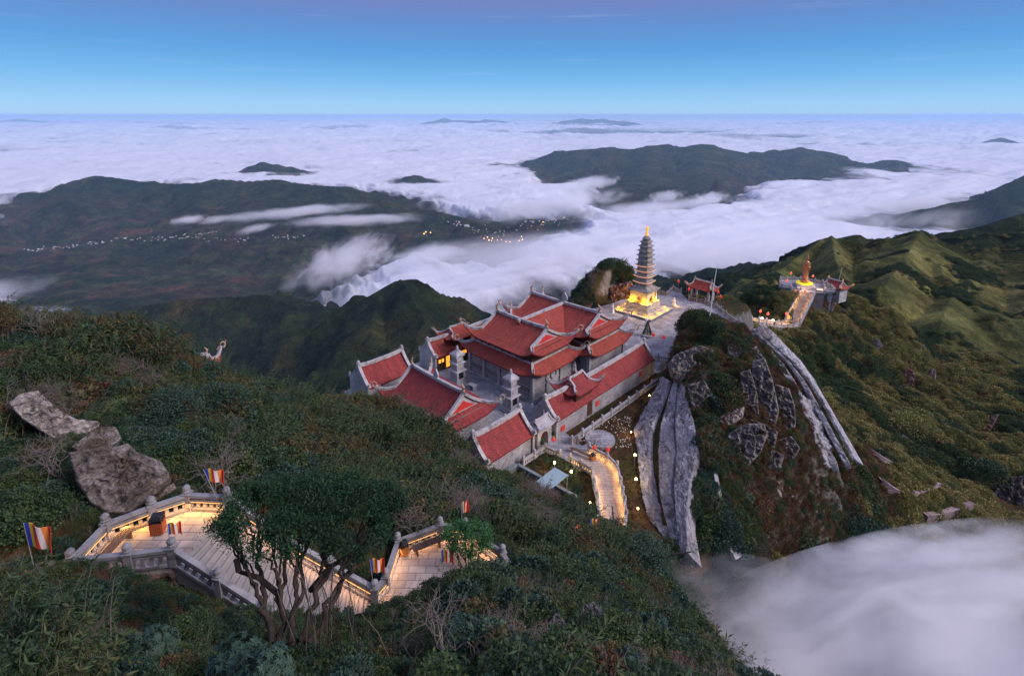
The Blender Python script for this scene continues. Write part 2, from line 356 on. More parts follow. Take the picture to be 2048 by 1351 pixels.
CTRL += [np.array(q, float) for q in [(0, 0, -7), (-12, 0, -8), (12, 0, -9), (0, -15, -6), (-40, 0, -14), (40, 0, -40), (-60, 20, -18),
 (-62, 62, -40), (-40, 70, -52), (-80, 80, -90), (-50, 95, -85), (-30, 120, -85), (0, 135, -80), (22, 148, -90), (60, 145, -75), (90, 30, -75), (70, 0, -70), (130, 60, -80), (55, 20, -62), (48, 130, -62), (-20, 100, -58),
 (160, 190, -95), (120, 200, -85), (210, 180, -110), (210, 120, -90), (200, 60, -95), (62, 163, -85), (30, 165, -110), (-100, 30, -40), (-100, 120, -150), (-60, 200, -190), (40, 215, -170), (85, 205, -110)]]
CP = np.array(CTRL)
def tps_fit(C, lam=.6):
    n = len(C); X = C[:, :2] / 50; d2 = ((X[:, None] - X[None]) ** 2).sum(-1)
    K = np.where(d2 > 0, d2 * np.log(d2 + 1e-12) * .5, 0) + lam * .02 * np.eye(n)
    A = np.zeros((n + 3, n + 3)); A[:n, :n] = K; A[:n, n] = 1; A[:n, n + 1:] = X; A[n, :n] = 1; A[n + 1:, :n] = X.T
    b = np.zeros(n + 3); b[:n] = C[:, 2]; return np.linalg.solve(A, b)
_w = tps_fit(CP)
def tps_eval(X, Y):
    sh = X.shape; q = np.stack([X.ravel(), Y.ravel()], 1) / 50; out_ = np.empty(len(q)); Xc = CP[:, :2] / 50; n = len(CP)
    for i in range(0, len(q), 20000):
        p = q[i:i + 20000]; d2 = ((p[:, None] - Xc[None]) ** 2).sum(-1); K = np.where(d2 > 0, d2 * np.log(d2 + 1e-12) * .5, 0)
        out_[i:i + 20000] = K @ _w[:n] + _w[n] + p @ _w[n + 1:]
    return out_.reshape(sh)
# level ground of the compound, its plaza and garden
PLATEAU = [G(*q)[:2] for q in [(-26, -19.5), (-20, -20), (-16, -20), (2, -20), (10, -19.5), (16, -17), (17.5, -12), (25, -12), (27, -9), (26, -4), (19.5, 0), (16.2, 3), (12.6, 10), (11.6, 20), (10.5, 27), (8, 34), (6, 44), (3, 52), (6, 62), (8, 72), (2, 76), (-5, 70), (-12, 62), (-20, 56), (-19, 38), (-26, 26)]]
STAIR_TOP_Z, STAIR_LOW_Z = -20.7, -25.7
TOPP = [tuple(W(x, y, STAIR_TOP_Z)[:2]) for x, y in ((150, 1152), (262, 1141), (350, 1129), (458, 1022), (379, 1018), (309, 1042), (218, 1078))]
LOWP = [tuple(W(x, y, STAIR_LOW_Z)[:2]) for x, y in ((752, 1205), (773, 1180), (797, 1105), (881, 1073), (931, 1075), (1005, 1130), (1010, 1200), (780, 1290))]
SIDEP = [tuple(W(x, y, STAIR_TOP_Z)[:2]) for x, y in ((150, 1150), (95, 1185), (20, 1222), (-60, 1190), (40, 1130), (110, 1118))]
def near_h(X, Y):
    Z = tps_eval(X, Y)
    Z = Z + .9 * fbm(X / 9, Y / 9, 5, 11) * sstep(0, 14, np.hypot(X, Y))
    crag = np.exp(-(((X - 42) / 13) ** 2 + ((Y - 82) / 16) ** 2)); Z = Z + crag * (2.2 * ridged(X / 7, Y / 7, 4, 21) - 1.6)
    right = sstep(50, 90, X); Z = Z + right * (2.6 * ridged(X / 34, Y / 34, 4, 41) - 2.4)
    s = poly_sdf(X, Y, PLATEAU); k = sstep(-2.6, 0.3, s); Z = Z * (1 - k) + (FZ - .25) * k
    for poly, zz in ((TOPP, STAIR_TOP_Z), (SIDEP, STAIR_TOP_Z), (LOWP, STAIR_LOW_Z)):
        s = poly_sdf(X, Y, poly); k = sstep(-1.2, .2, s); Z = Z * (1 - k) + np.minimum(Z, zz - .5) * k
    d, zz = seg_dist(X, Y, [(-14.6, 22.6, STAIR_TOP_Z), (-6.9, 21.6, STAIR_LOW_Z)]); k = sstep(4.0, 2.4, d); Z = Z * (1 - k) + np.minimum(Z, zz - 1.2) * k
    edge = np.maximum(np.maximum(-82 - X, X - 225), np.maximum(-22 - Y, Y - 205)); Z = Z - np.clip(edge, 0, 30) * 6
    return Z
gx = np.arange(-96, 240, .7); gy = np.arange(-30, 222, .7)
GX, GY = np.meshgrid(gx, gy); GZ = near_h(GX, GY)
def hz(x, y):
    """ground height by bilinear lookup"""
    x = np.asarray(x, float); y = np.asarray(y, float)
    i = np.clip((x - gx[0]) / .7, 0, len(gx) - 2.001); j = np.clip((y - gy[0]) / .7, 0, len(gy) - 2.001)
    i0 = i.astype(int); j0 = j.astype(int); fx = i - i0; fy = j - j0
    return (GZ[j0, i0] * (1 - fx) + GZ[j0, i0 + 1] * fx) * (1 - fy) + (GZ[j0 + 1, i0] * (1 - fx) + GZ[j0 + 1, i0 + 1] * fx) * fy
def grid_faces(nr, nc):
    i = np.arange(nr - 1)[:, None] * nc + np.arange(nc - 1)[None]; i = i.ravel()
    return np.stack([i, i + 1, i + nc + 1, i + nc], 1)
m, t, o = nodes('mountain_soil'); g = t.nodes.new('ShaderNodeNewGeometry'); pos = g.outputs['Position']
n1 = noise(t, pos, .12, 7, .65, .3); n2 = noise(t, pos, 1.6, 6, .7)
c = ramp(t, n1, [(.35, (.022, .03, .012)), (.5, (.05, .042, .018)), (.62, (.085, .045, .024)), (.75, (.06, .055, .02))])
c = mixc(t, 1.0, c, ramp(t, n2, [(.3, (.5, .5, .5)), (.7, (1.5, 1.45, 1.4))]), 'MULTIPLY')
sp = t.nodes.new('ShaderNodeSeparateXYZ'); t.links.new(g.outputs['Normal'], sp.inputs[0])
rk = ramp(t, noise(t, pos, .7, 8, .7, .5, (1, 1, .5)), [(.3, (.07, .065, .065)), (.5, (.16, .15, .145)), (.7, (.26, .24, .235))])
rs = math_(t, 'ADD', sp.outputs[2], math_(t, 'MULTIPLY', math_(t, 'SUBTRACT', n2, .5), .5))
c = mixc(t, ramp(t, rs, [(.34, (1, 1, 1)), (.46, (0, 0, 0))]), c, rk)
principled(t, o, c, .95, noise(t, pos, 2.2, 8, .7), .8, .4, spec=.1); M['soil'] = m
V = np.stack([GX.ravel(), GY.ravel(), GZ.ravel()], 1)
tag(link('mountainside', fast_mesh('mountainside', V, grid_faces(len(gy), len(gx)), M['soil'])), 'scrub covered mountainside falling away below the temple', kind='structure')

# ================================================================== FAR TERRAIN
RIDGES = [  # crest as (px, py, depth), slope near camera, slope behind, relief
 ([(-500, 460, 8000), (-150, 450, 8000), (0, 425, 8000), (60, 400, 8000), (120, 375, 8050), (190, 350, 8100), (215, 352, 8100), (280, 362, 8000), (380, 368, 7800), (430, 357, 7900), (500, 361, 7800), (545, 358, 7700), (620, 368, 7500), (690, 373, 7200), (740, 385, 7000), (790, 400, 6850), (830, 414, 6700), (870, 420, 6600), (930, 434, 6400), (1000, 442, 6350), (1050, 436, 6350), (1120, 438, 6400), (1180, 448, 6500)], .27, .5, 1.0, 170),
 ([(190, 350, 8100), (235, 420, 6900), (250, 450, 6300)], .3, .3, 1, 60), ([(545, 358, 7700), (520, 420, 6500), (500, 450, 6100)], .3, .3, 1, 60),
 ([(430, 357, 7900), (380, 420, 6700)], .3, .3, 1, 60), ([(690, 373, 7200), (660, 440, 6000)], .3, .3, 1, 60),
 ([(-400, 590, 2600), (60, 640, 2400), (230, 622, 2300), (330, 602, 2250), (430, 593, 2200), (520, 591, 2200), (600, 602, 2150), (680, 628, 2000)], .38, .5, 1, 36),
 ([(600, 660, 1650), (650, 642, 1660), (700, 622, 1680), (745, 587, 1700), (790, 557, 1700), (820, 554, 1710), (850, 562, 1740), (875, 582, 1800), (900, 591, 1850), (925, 592, 1900), (938, 602, 1940)], .74, .95, 1, 30),
 ([(800, 556, 1700), (850, 640, 1400), (900, 700, 1150)], .62, .7, 1, 34),
 ([(760, 580, 1700), (740, 660, 1420)], .62, .7, 1, 30), ([(1230, 610, 1200), (1335, 577, 1150), (1380, 560, 1150), (1420, 551, 1120), (1450, 545, 1100), (1490, 536, 1100), (1531, 527, 1080), (1554, 523, 1080), (1578, 510, 1050), (1608, 501, 1050), (1640, 484, 1050), (1715, 467, 1150), (1745, 476, 1150), (1790, 492, 1150)], .55, .7, 1, 22),
 ([(1470, 540, 2500), (1505, 529, 2500), (1550, 521, 2500), (1600, 530, 2500)], .4, .4, 1, 20),
 ([(1455, 612, 345), (1489, 584, 390), (1521, 561, 440), (1551, 545, 480), (1578, 527, 520), (1620, 496, 570), (1645, 477, 595), (1664, 470, 600), (1690, 477, 600), (1724, 487, 590), (1770, 498, 570), (1810, 477, 555), (1842, 460, 550), (1866, 473, 560), (1898, 486, 575), (1930, 496, 600), (1984, 467, 650), (2008, 470, 640), (2048, 461, 650), (2150, 430, 650), (2400, 400, 650)], .46, .8, 1, 10),
 ([(1842, 460, 550), (1810, 520, 440), (1770, 570, 350)], .55, .55, 1, 6), ([(1664, 470, 600), (1672, 520, 470), (1690, 565, 370)], .85, .85, 1, 6),
 ([(1984, 467, 650), (1960, 540, 470), (1900, 600, 360), (1880, 650, 300)], .40, .42, 1, 6), ([(1866, 473, 560), (1890, 560, 420), (1990, 640, 330)], .40, .42, 1, 6), ([(2048, 461, 650), (2080, 560, 430), (2100, 660, 330)], .4, .42, 1, 6),
 ([(1877, 482, 900), (1937, 464, 950), (1991, 446, 1000), (2037, 428, 1050), (2100, 415, 1050), (2400, 380, 1100)], .42, .55, 1, 12),
 ([(1840, 418, 6000), (1870, 414, 6000), (1900, 405, 6000), (1940, 400, 6000), (1970, 394, 6000), (1990, 378, 5900), (2048, 350, 5800), (2150, 330, 5800), (2400, 300, 6000)], .4, .5, 1, 60),
 ([(1860, 474, 3000), (1895, 461, 3000), (1940, 465, 3000), (1990, 470, 3000)], .4, .5, 1, 30),
 ([(1060, 322, 13000), (1110, 301, 13000), (1170, 298, 13000), (1200, 294, 13000), (1260, 297, 13000), (1310, 290, 13000), (1335, 287, 13000), (1370, 295, 13000), (1405, 287, 13000), (1440, 295, 13000), (1490, 305, 12800), (1560, 315, 12700), (1590, 303, 12800), (1603, 293, 12800), (1620, 300, 12800), (1660, 301, 12700), (1690, 310, 12600), (1712, 325, 12500), (1740, 328, 12400), (1770, 318, 12400), (1810, 320, 12300), (1828, 331, 12200)], .20, .5, 1, 260),
 ([(1310, 290, 13000), (1290, 330, 11000), (1270, 370, 9000), (1250, 400, 7900)], .25, .25, 1, 90), ([(1405, 287, 13000), (1400, 340, 10500), (1380, 385, 8300)], .25, .25, 1, 90), ([(1603, 293, 12800), (1640, 330, 11200), (1690, 350, 10300)], .25, .3, 1, 80), ([(1170, 298, 13000), (1130, 335, 11200)], .25, .3, 1, 80),
 ([(1195, 400, 7700), (1230, 386, 7900), (1290, 374, 8000), (1350, 372, 8000), (1400, 382, 8000), (1440, 400, 7800)], .2, .3, 1, 60),
 ([(492, 334, 11000), (520, 322, 11000), (550, 327, 11000), (580, 332, 11000), (604, 337, 11000)], .55, .7, 1, 90), ([(812, 350, 9500), (828, 347, 9500), (842, 351, 9500)], .6, .7, 1, 20),
 ([(15, 240, 75000), (40, 237, 75000), (62, 240, 75000), (95, 243, 70000), (115, 242, 70000), (148, 244, 70000)], .2, .2, 1, 60), ([(868, 242, 60000), (890, 236, 60000), (903, 240, 60000), (960, 241, 60000), (970, 238, 60000), (1000, 241, 60000)], .2, .2, 1, 60),
 ([(1140, 240, 60000), (1165, 237, 60000), (1185, 239, 60000), (1203, 236, 60000), (1225, 241, 60000), (1260, 244, 55000)], .2, .2, 1, 60), ([(1985, 279, 22000), (2003, 274, 22000), (2020, 279, 22000)], .3, .4, 1, 40),
]
VALLEY = -1400.0
nA, nR = 1150, 620
ang = np.linspace(R(-62), R(62), nA); rad = 190 * (110000 / 190) ** np.linspace(0, 1, nR) 
RA, AA = np.meshgrid(rad, ang, indexing='ij'); FX = RA * np.sin(AA); FY = RA * np.cos(AA)
def far_h(X, Y):
    r_ = np.hypot(X, Y); az = np.arctan2(X, Y)
    Z = VALLEY + 60 * fbm(X / 1400, Y / 1400, 4, 5) + 25 * ridged(X / 420, Y / 420, 3, 8) - 20
    Z = Z + np.clip(4200 - r_, -2000, 4000) * .02
    er = {L_: (ridged(X / L_, Y / L_, 4, 31) - .9) for L_ in (90.0, 260.0, 900.0)}
    fn = {L_: fbm(X / (L_ * .35), Y / (L_ * .35), 3, 61) for L_ in (90.0, 260.0, 900.0)}
    for pts, sl, sb, _, rel in RIDGES:
        pw = [tuple(P(*q)) for q in pts]; dav = np.mean([q[2] for q in pts]); L_ = 90.0 if dav < 1000 else (260.0 if dav < 3000 else 900.0)
        zmax = max(p[2] for p in pw); reach = (zmax - VALLEY + 150) / min(sl, sb)
        xs = [p[0] for p in pw]; ys = [p[1] for p in pw]
        mk = (X > min(xs) - reach) & (X < max(xs) + reach) & (Y > min(ys) - reach) & (Y < max(ys) + reach)
        d, z = seg_dist(X[mk], Y[mk], pw)
        crr = np.array([math.hypot(p[0], p[1]) for p in pw]); can = np.array([math.atan2(p[0], p[1]) for p in pw]); oi_ = np.argsort(can)
        rc = np.interp(az[mk], can[oi_], crr[oi_]); s_ = np.where(r_[mk] < rc, sl, sb)
        drop = s_ * d * (1 + d / 260.0) if dav < 1000 else s_ * d
        h = z - drop - er[L_][mk] * np.minimum(drop * .42, rel * 1.5)
        h = h + rel * .34 * fn[L_][mk] * sstep(0, L_ * .2, d) - rel * .03
        Z[mk] = np.maximum(Z[mk], h)
    return Z
FZt = far_h(FX, FY)
V = np.stack([FX.ravel(), FY.ravel(), FZt.ravel()], 1)
m, t, o = nodes('forested_mountain'); g = t.nodes.new('ShaderNodeNewGeometry'); pos = g.outputs['Position']
ln = t.nodes.new('ShaderNodeVectorMath'); ln.operation = 'LENGTH'; t.links.new(pos, ln.inputs[0])
n1 = noise(t, pos, .0016, 7, .65, .4); n2 = noise(t, pos, .02, 7, .7); n3 = noise(t, pos, .09, 4, .7)
green = ramp(t, n1, [(.36, (.012, .026, .014)), (.5, (.028, .042, .018)), (.62, (.06, .056, .026)), (.72, (.085, .055, .03))])
grass = ramp(t, noise(t, pos, .012, 9, .68, .8), [(.36, (.032, .042, .016)), (.47, (.068, .078, .026)), (.56, (.115, .115, .038)), (.7, (.17, .145, .055))])
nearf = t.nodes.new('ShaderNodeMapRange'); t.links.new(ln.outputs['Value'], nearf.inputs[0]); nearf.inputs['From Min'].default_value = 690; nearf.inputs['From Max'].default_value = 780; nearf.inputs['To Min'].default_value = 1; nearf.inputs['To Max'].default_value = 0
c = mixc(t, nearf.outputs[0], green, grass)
vo = t.nodes.new('ShaderNodeTexVoronoi'); vo.inputs['Scale'].default_value = .0045; t.links.new(pos, vo.inputs['Vector'])
fld = ramp(t, vo.outputs['Color'], [(.25, (.04, .055, .03)), (.45, (.075, .055, .038)), (.6, (.11, .062, .045)), (.8, (.055, .07, .035))])
sp = t.nodes.new('ShaderNodeSeparateXYZ'); t.links.new(pos, sp.inputs[0])
low = t.nodes.new('ShaderNodeMapRange'); t.links.new(sp.outputs[2], low.inputs[0]); low.inputs['From Min'].default_value = -1300; low.inputs['From Max'].default_value = -1120; low.inputs['To Min'].default_value = 1; low.inputs['To Max'].default_value = 0
fm = math_(t, 'MULTIPLY', low.outputs[0], ramp(t, noise(t, pos, .0009, 5, .7), [(.42, (0, 0, 0)), (.52, (.9, .9, .9))]))
c = mixc(t, fm, c, fld)
c = mixc(t, 1.0, c, ramp(t, n2, [(.3, (.45, .45, .45)), (.7, (1.5, 1.5, 1.5))]), 'MULTIPLY')
c = mixc(t, 1.0, c, ramp(t, n3, [(.3, (.6, .6, .6)), (.7, (1.35, 1.35, 1.35))]), 'MULTIPLY')
n4 = noise(t, pos, .35, 5, .7)
c = mixc(t, 1.0, c, ramp(t, n4, [(.3, (.6, .6, .6)), (.7, (1.4, 1.4, 1.4))]), 'MULTIPLY')
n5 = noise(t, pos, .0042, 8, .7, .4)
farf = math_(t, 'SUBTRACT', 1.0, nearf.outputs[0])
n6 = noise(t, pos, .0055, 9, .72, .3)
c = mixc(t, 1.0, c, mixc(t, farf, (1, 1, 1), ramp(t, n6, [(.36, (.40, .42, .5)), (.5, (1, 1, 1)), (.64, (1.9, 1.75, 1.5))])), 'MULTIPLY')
bh = math_(t, 'ADD', math_(t, 'MULTIPLY', farf, math_(t, 'ADD', math_(t, 'MULTIPLY', n2, 14.0), math_(t, 'MULTIPLY', n5, 90.0))), math_(t, 'ADD', math_(t, 'MULTIPLY', n4, .8), math_(t, 'MULTIPLY', n3, 2.6)))
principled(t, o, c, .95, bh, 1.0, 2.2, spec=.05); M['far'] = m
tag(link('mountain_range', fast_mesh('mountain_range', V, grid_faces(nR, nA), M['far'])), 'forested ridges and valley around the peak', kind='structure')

# ================================================================== CLOUD SEA
CLOUD_Z = -1150.0
def lift(p, z): return [tuple(W(x, y, z)[:2]) for x, y in p]
HOLE1 = lift([(-900, 420), (-300, 400), (0, 425), (190, 372), (400, 380), (690, 385), (830, 415), (930, 434), (1000, 443), (1060, 434), (1128, 434), (1138, 446), (1082, 466), (1040, 487), (1000, 505), (950, 512), (905, 500), (860, 488), (800, 500), (735, 480), (702, 497), (690, 525), (640, 548), (592, 560), (603, 585), (560, 650), (400, 800), (-900, 800)], -1230)
HOLE2 = lift([(1085, 345), (1120, 366), (1190, 372), (1213, 380), (1195, 408), (1240, 422), (1300, 414), (1400, 405), (1445, 396), (1450, 382), (1482, 376), (1500, 362), (1590, 356), (1640, 350), (1640, 330), (1400, 320), (1150, 322)], -1200)
nA2, nR2 = 1000, 560
ang2 = np.linspace(R(-64), R(64), nA2); rad2 = 1500 * (260000 / 1500) ** np.linspace(0, 1, nR2)
RA2, AA2 = np.meshgrid(rad2, ang2, indexing='ij'); CX = RA2 * np.sin(AA2); CY = RA2 * np.cos(AA2)
wob = 150 * fbm(CX / 420, CY / 420, 5, 71); wob2 = 300 * fbm(CX / 1300, CY / 700, 4, 72)
streak = fbm((CX + .5 * CY) / 260, (CY - .5 * CX) / 1100, 4, 75)
streak2 = fbm((CX + .5 * CY) / 160, (CY - .5 * CX) / 900, 5, 78, .6)
hole = np.maximum(poly_sdf(CX, CY, HOLE1) + .8 * wob + 190 * streak, poly_sdf(CX, CY, HOLE2) + wob + .5 * wob2)
blob = lift([(-200, 548), (0, 550), (60, 560), (95, 590), (60, 612), (-200, 625)], -1200)
hole = np.minimum(hole, -(poly_sdf(CX, CY, blob) + 60 * streak) * 1.0)
gap = -1e9 + 0 * CX
big = fbm(CX / 2600, CY / 2200, 4, 81); puff = 1 - np.abs(fbm(CX / 1000, CY / 800, 3, 84, .45)); puff2 = 1 - np.abs(fbm(CX / 300, CY / 260, 3, 88, .45))
rr2 = np.hypot(CX, CY); fd = 1 + 2.2 * sstep(9000, 60000, rr2)
billow = sstep(3000, 6500, rr2)
fu = (CX * .86 + CY * .51); fv = (-CX * .51 + CY * .86)
silk = fbm(fu / 1900 + .25 * big, fv / 420 + .5 * big, 5, 99, .52)
CZ = CLOUD_Z + fd * (60 * big + 34 * billow * puff + 12 * billow * puff2 + (46 - 22 * billow) * silk) - 45
far_swell = fbm(CX / 9000, CY / 5200, 5, 95); CZ = CZ + sstep(12000, 40000, rr2) * 230 * far_swell
CZ = CZ - .38 * np.clip(hole + 450, 0, 1300)
# cloud banks up gently where it spills against the mid ridges
def far_lookup(X, Y):
    r_ = np.hypot(X, Y); fi = np.clip(np.log(np.maximum(r_, 191) / 190) / math.log(110000 / 190) * (nR - 1), 0, nR - 1.001); fj = np.clip((np.arctan2(X, Y) - R(-62)) / (R(124)) * (nA - 1), 0, nA - 1.001)
    i0 = fi.astype(int); j0 = fj.astype(int); fx = fi - i0; fy = fj - j0
    return (FZt[i0, j0] * (1 - fx) + FZt[i0 + 1, j0] * fx) * (1 - fy) + (FZt[i0, j0 + 1] * (1 - fx) + FZt[i0 + 1, j0 + 1] * fx) * fy
thick = CZ - far_lookup(CX, CY)
alpha = sstep(-20, 190 + 60 * puff, thick + 90 * streak) * (1 - sstep(-420, 260, hole + 260 * streak2))
# the open lanes in the far sheet
lane = sstep(.32, .62, fbm(CX / 26000 + 3.3, CY / 7000, 4, 97)) * sstep(20000, 34000, rr2)
alpha = alpha * (1 - .75 * lane)
F = grid_faces(nR2, nA2); keep = (alpha.ravel()[F].max(1) > .003); F = F[keep]
V = np.stack([CX.ravel(), CY.ravel(), CZ.ravel()], 1)
me = fast_mesh('sea_of_clouds', V, F, None)
at = me.attributes.new('cover', 'FLOAT', 'POINT'); at.data.foreach_set('value', alpha.ravel().astype(np.float32))
def cloud_mat(name, sc, col=(.90, .88, .91), bump=30.0, amp=.55):
    m, t, o = nodes(name); a = t.nodes.new('ShaderNodeAttribute'); a.attribute_name = 'cover'; g = t.nodes.new('ShaderNodeNewGeometry').outputs['Position']
    n_ = noise(t, g, sc, 7, .6, .5, (1, .55, 1)); n2_ = noise(t, g, sc * 4, 5, .6)
    al = math_(t, 'ADD', a.outputs['Fac'], math_(t, 'MULTIPLY', math_(t, 'SUBTRACT', n_, .5), amp * 2))
    # noise only frays where the sheet is thin
    k = math_(t, 'MULTIPLY', a.outputs['Fac'], math_(t, 'SUBTRACT', 1.0, a.outputs['Fac'])); al = math_(t, 'ADD', a.outputs['Fac'], math_(t, 'MULTIPLY', math_(t, 'MULTIPLY', math_(t, 'SUBTRACT', n_, .5), 6 * amp), k))
    cl = t.nodes.new('ShaderNodeClamp'); t.links.new(al, cl.inputs[0])
    d = t.nodes.new('ShaderNodeBsdfDiffuse'); d.inputs[0].default_value = (*col, 1)
    bn = t.nodes.new('ShaderNodeBump'); bn.inputs['Strength'].default_value = .8; bn.inputs['Distance'].default_value = bump; t.links.new(math_(t, 'ADD', n_, math_(t, 'MULTIPLY', n2_, .3)), bn.inputs['Height']); t.links.new(bn.outputs[0], d.inputs['Normal'])
    tl = t.nodes.new('ShaderNodeBsdfTranslucent'); tl.inputs[0].default_value = (*col, 1); ms = t.nodes.new('ShaderNodeMixShader'); ms.inputs[0].default_value = .25
    t.links.new(d.outputs[0], ms.inputs[1]); t.links.new(tl.outputs[0], ms.inputs[2])
    tp = t.nodes.new('ShaderNodeBsdfTransparent'); m2 = t.nodes.new('ShaderNodeMixShader'); t.links.new(cl.outputs[0], m2.inputs[0]); t.links.new(tp.outputs[0], m2.inputs[1]); t.links.new(ms.outputs[0], m2.inputs[2])
    t.links.new(m2.outputs[0], o.inputs['Surface']); return m
M['cloud'] = cloud_mat('cloud_top', .0030, col=(.83, .86, .94), bump=34)
me.materials.append(M['cloud'])
tag(link('sea_of_clouds', me), 'lavender white sea of clouds filling the valleys', kind='stuff')
# far floor under the lanes
V, F = [(-400000, 100000, -1900), (400000, 100000, -1900), (400000, 420000, -1900), (-400000, 420000, -1900)], [(0, 1, 2, 3)]
tag(mesh_obj('lowland', V, F, M['far']), 'distant lowland under the clouds', kind='structure')

# wisps hanging over the valley: domed lens sheets with frayed edges
M['wisp'] = cloud_mat('wisp_cloud', .005, bump=30, amp=.75)
def wisp(label, pts, width, z, th=30, seed=0, n=90, mb=22, mat=None, sc=1.0, name='wisp_cloud', gain=1.0, tail=.5):
    """lens-shaped cloud along a world polyline; width is its half breadth"""
    pw = [W(x, y, z) for x, y in pts]; L = np.array(pw); seg = np.r_[0, np.cumsum(np.hypot(*np.diff(L[:, :2], axis=0).T))]; u = np.linspace(0, 1, n)
    cxs = np.interp(u * seg[-1], seg, L[:, 0]); cys = np.interp(u * seg[-1], seg, L[:, 1]); tx = np.gradient(cxs); ty = np.gradient(cys); q = np.hypot(tx, ty); nx, ny = -ty / q, tx / q
    v = np.linspace(-1, 1, mb); U, Vv = np.meshgrid(u, v, indexing='ij'); wd = width * (1 + .35 * fbm(u * 5, u * 0 + seed, 3, seed))[:, None]
    X = cxs[:, None] + nx[:, None] * Vv * wd; Y = cys[:, None] + ny[:, None] * Vv * wd
    prof = np.clip(1 - Vv ** 2, 0, 1) * sstep(0, .12, U) * sstep(1, 1 - tail, U)
    Zt = z + th * prof + th * .5 * fbm(X / (width * .8), Y / (width * .8), 4, seed + 3) * prof
    s_ = fbm(U * 2.5 + seed, Vv * 2.6 + U * 1.5, 4, seed + 5)
    al = np.clip(gain * (prof ** 1.1 + .55 * s_ * sstep(0, .3, prof)), 0, 1) * sstep(0, .25, prof)
    V = np.stack([X.ravel(), Y.ravel(), Zt.ravel()], 1); me = fast_mesh(name, V, grid_faces(n, mb), mat or M['wisp'])
    at = me.attributes.new('cover', 'FLOAT', 'POINT'); at.data.foreach_set('value', al.ravel().astype(np.float32))
    return tag(link(name, me), label, 'cloud')

def cloud_volume(label, x0, y0, x1, y1, z, width, height, dens, seed, name='wisp_cloud', ns=1.0, thr=.57, kind=None, amp=2.0):
    """long soft cloud between two ground-plan points: a real volume inside an ellipsoid"""
    a = W(x0, y0, z); b_ = W(x1, y1, z); c_ = (a + b_) / 2; L = np.linalg.norm(b_ - a) / 2; an = math.atan2(b_[1] - a[1], b_[0] - a[0]); rad_ = (L * 1.15, width, height)
    bm = bmesh.new(); bmesh.ops.create_icosphere(bm, subdivisions=3, radius=1); bmesh.ops.scale(bm, vec=rad_, verts=bm.verts); me = bpy.data.meshes.new(name); bm.to_mesh(me); bm.free(); o_ = link(name, me, None, c_, an)
    m, t, o = nodes(name); pv = t.nodes.new('ShaderNodeVolumePrincipled'); pv.inputs['Color'].default_value = (.98, .98, 1, 1); tcn = t.nodes.new('ShaderNodeTexCoord')
    mpn = t.nodes.new('ShaderNodeMapping'); mpn.inputs['Scale'].default_value = tuple(1 / r_ for r_ in rad_); t.links.new(tcn.outputs['Object'], mpn.inputs[0])
    ln = t.nodes.new('ShaderNodeVectorMath'); ln.operation = 'LENGTH'; t.links.new(mpn.outputs[0], ln.inputs[0])
    mp2 = t.nodes.new('ShaderNodeMapping'); mp2.inputs['Scale'].default_value = (ns * .9 / width, ns * 3.4 / width, ns * 2.2 / width); mp2.inputs['Location'].default_value = (seed * 3.7, seed * 1.3, 0); t.links.new(tcn.outputs['Object'], mp2.inputs[0])
    n_ = noise(t, mp2.outputs[0], 1.0, 5, .66, .9); e_ = math_(t, 'SUBTRACT', 1.0, ln.outputs['Value']); q = math_(t, 'ADD', e_, math_(t, 'MULTIPLY', math_(t, 'SUBTRACT', n_, thr), amp))
    mr_ = t.nodes.new('ShaderNodeMapRange'); mr_.interpolation_type = 'SMOOTHSTEP'; t.links.new(q, mr_.inputs[0]); mr_.inputs['From Min'].default_value = -.02; mr_.inputs['From Max'].default_value = .75; mr_.inputs['To Max'].default_value = dens
    t.links.new(mr_.outputs[0], pv.inputs['Density']); t.links.new(pv.outputs[0], o.inputs['Volume']); me.materials.append(m); return tag(o_, label, 'cloud', kind=kind)
cloud_volume('long upper wisp of cloud streaming over the left valley', 420, 442, 740, 408, -1060, 330, 55, 0.0126, 3)
cloud_volume('lower wisp of cloud trailing right below the long upper one', 560, 446, 860, 434, -1070, 300, 55, 0.0126, 9)
cloud_volume('small wisp of cloud left of the long upper one', 345, 447, 408, 432, -1080, 170, 45, 0.0147, 14)
cloud_volume('small thin wisp of cloud beside the upper wisp\'s left end', 405, 447, 455, 430, -1080, 150, 40, 0.0084, 19)
cloud_volume('short slanting wisp of cloud above the quarry scar', 468, 470, 552, 444, -1100, 130, 40, 0.0092, 23)
cloud_volume('tall curling cloud plume rising from the near edge of the cloud sea', 600, 580, 760, 470, -1110, 330, 110, 0.0067, 33)
cloud_volume('cloud tongue lying over the town end of the valley', 770, 530, 940, 488, -1120, 300, 90, 0.0067, 37)
cloud_volume('ragged puff of cloud in front of the far central ridge', 1120, 385, 1225, 352, -1110, 420, 90, 0.0063, 41)
cloud_volume('small scrap of cloud on the dark lower hill', 1300, 404, 1358, 380, -1090, 230, 60, 0.0067, 43)
cloud_volume('scrap of cloud below the far central ridge', 1385, 410, 1445, 384, -1100, 260, 60, 0.0067, 47)
cloud_volume('soft white bank of cloud on the left edge of the valley', -300, 600, 110, 575, -1230, 420, 90, 0.0067, 53)
cloud_volume('long shreds of cloud spilling against the lower hill', 1130, 440, 1460, 396, -1130, 430, 100, 0.0042, 57)
cloud_volume('bright heaped cloud at the throat above the town', 960, 440, 1230, 380, -1100, 620, 130, 0.0050, 61)
cloud_volume('silky flow of cloud over the near cloud sea, left of the pagoda', 700, 590, 1260, 470, -1090, 800, 130, .0030, 71, ns=.8)
cloud_volume('silky flow of cloud over the near cloud sea, right of the pagoda', 1150, 560, 1750, 430, -1090, 900, 130, .0026, 75, ns=.8)
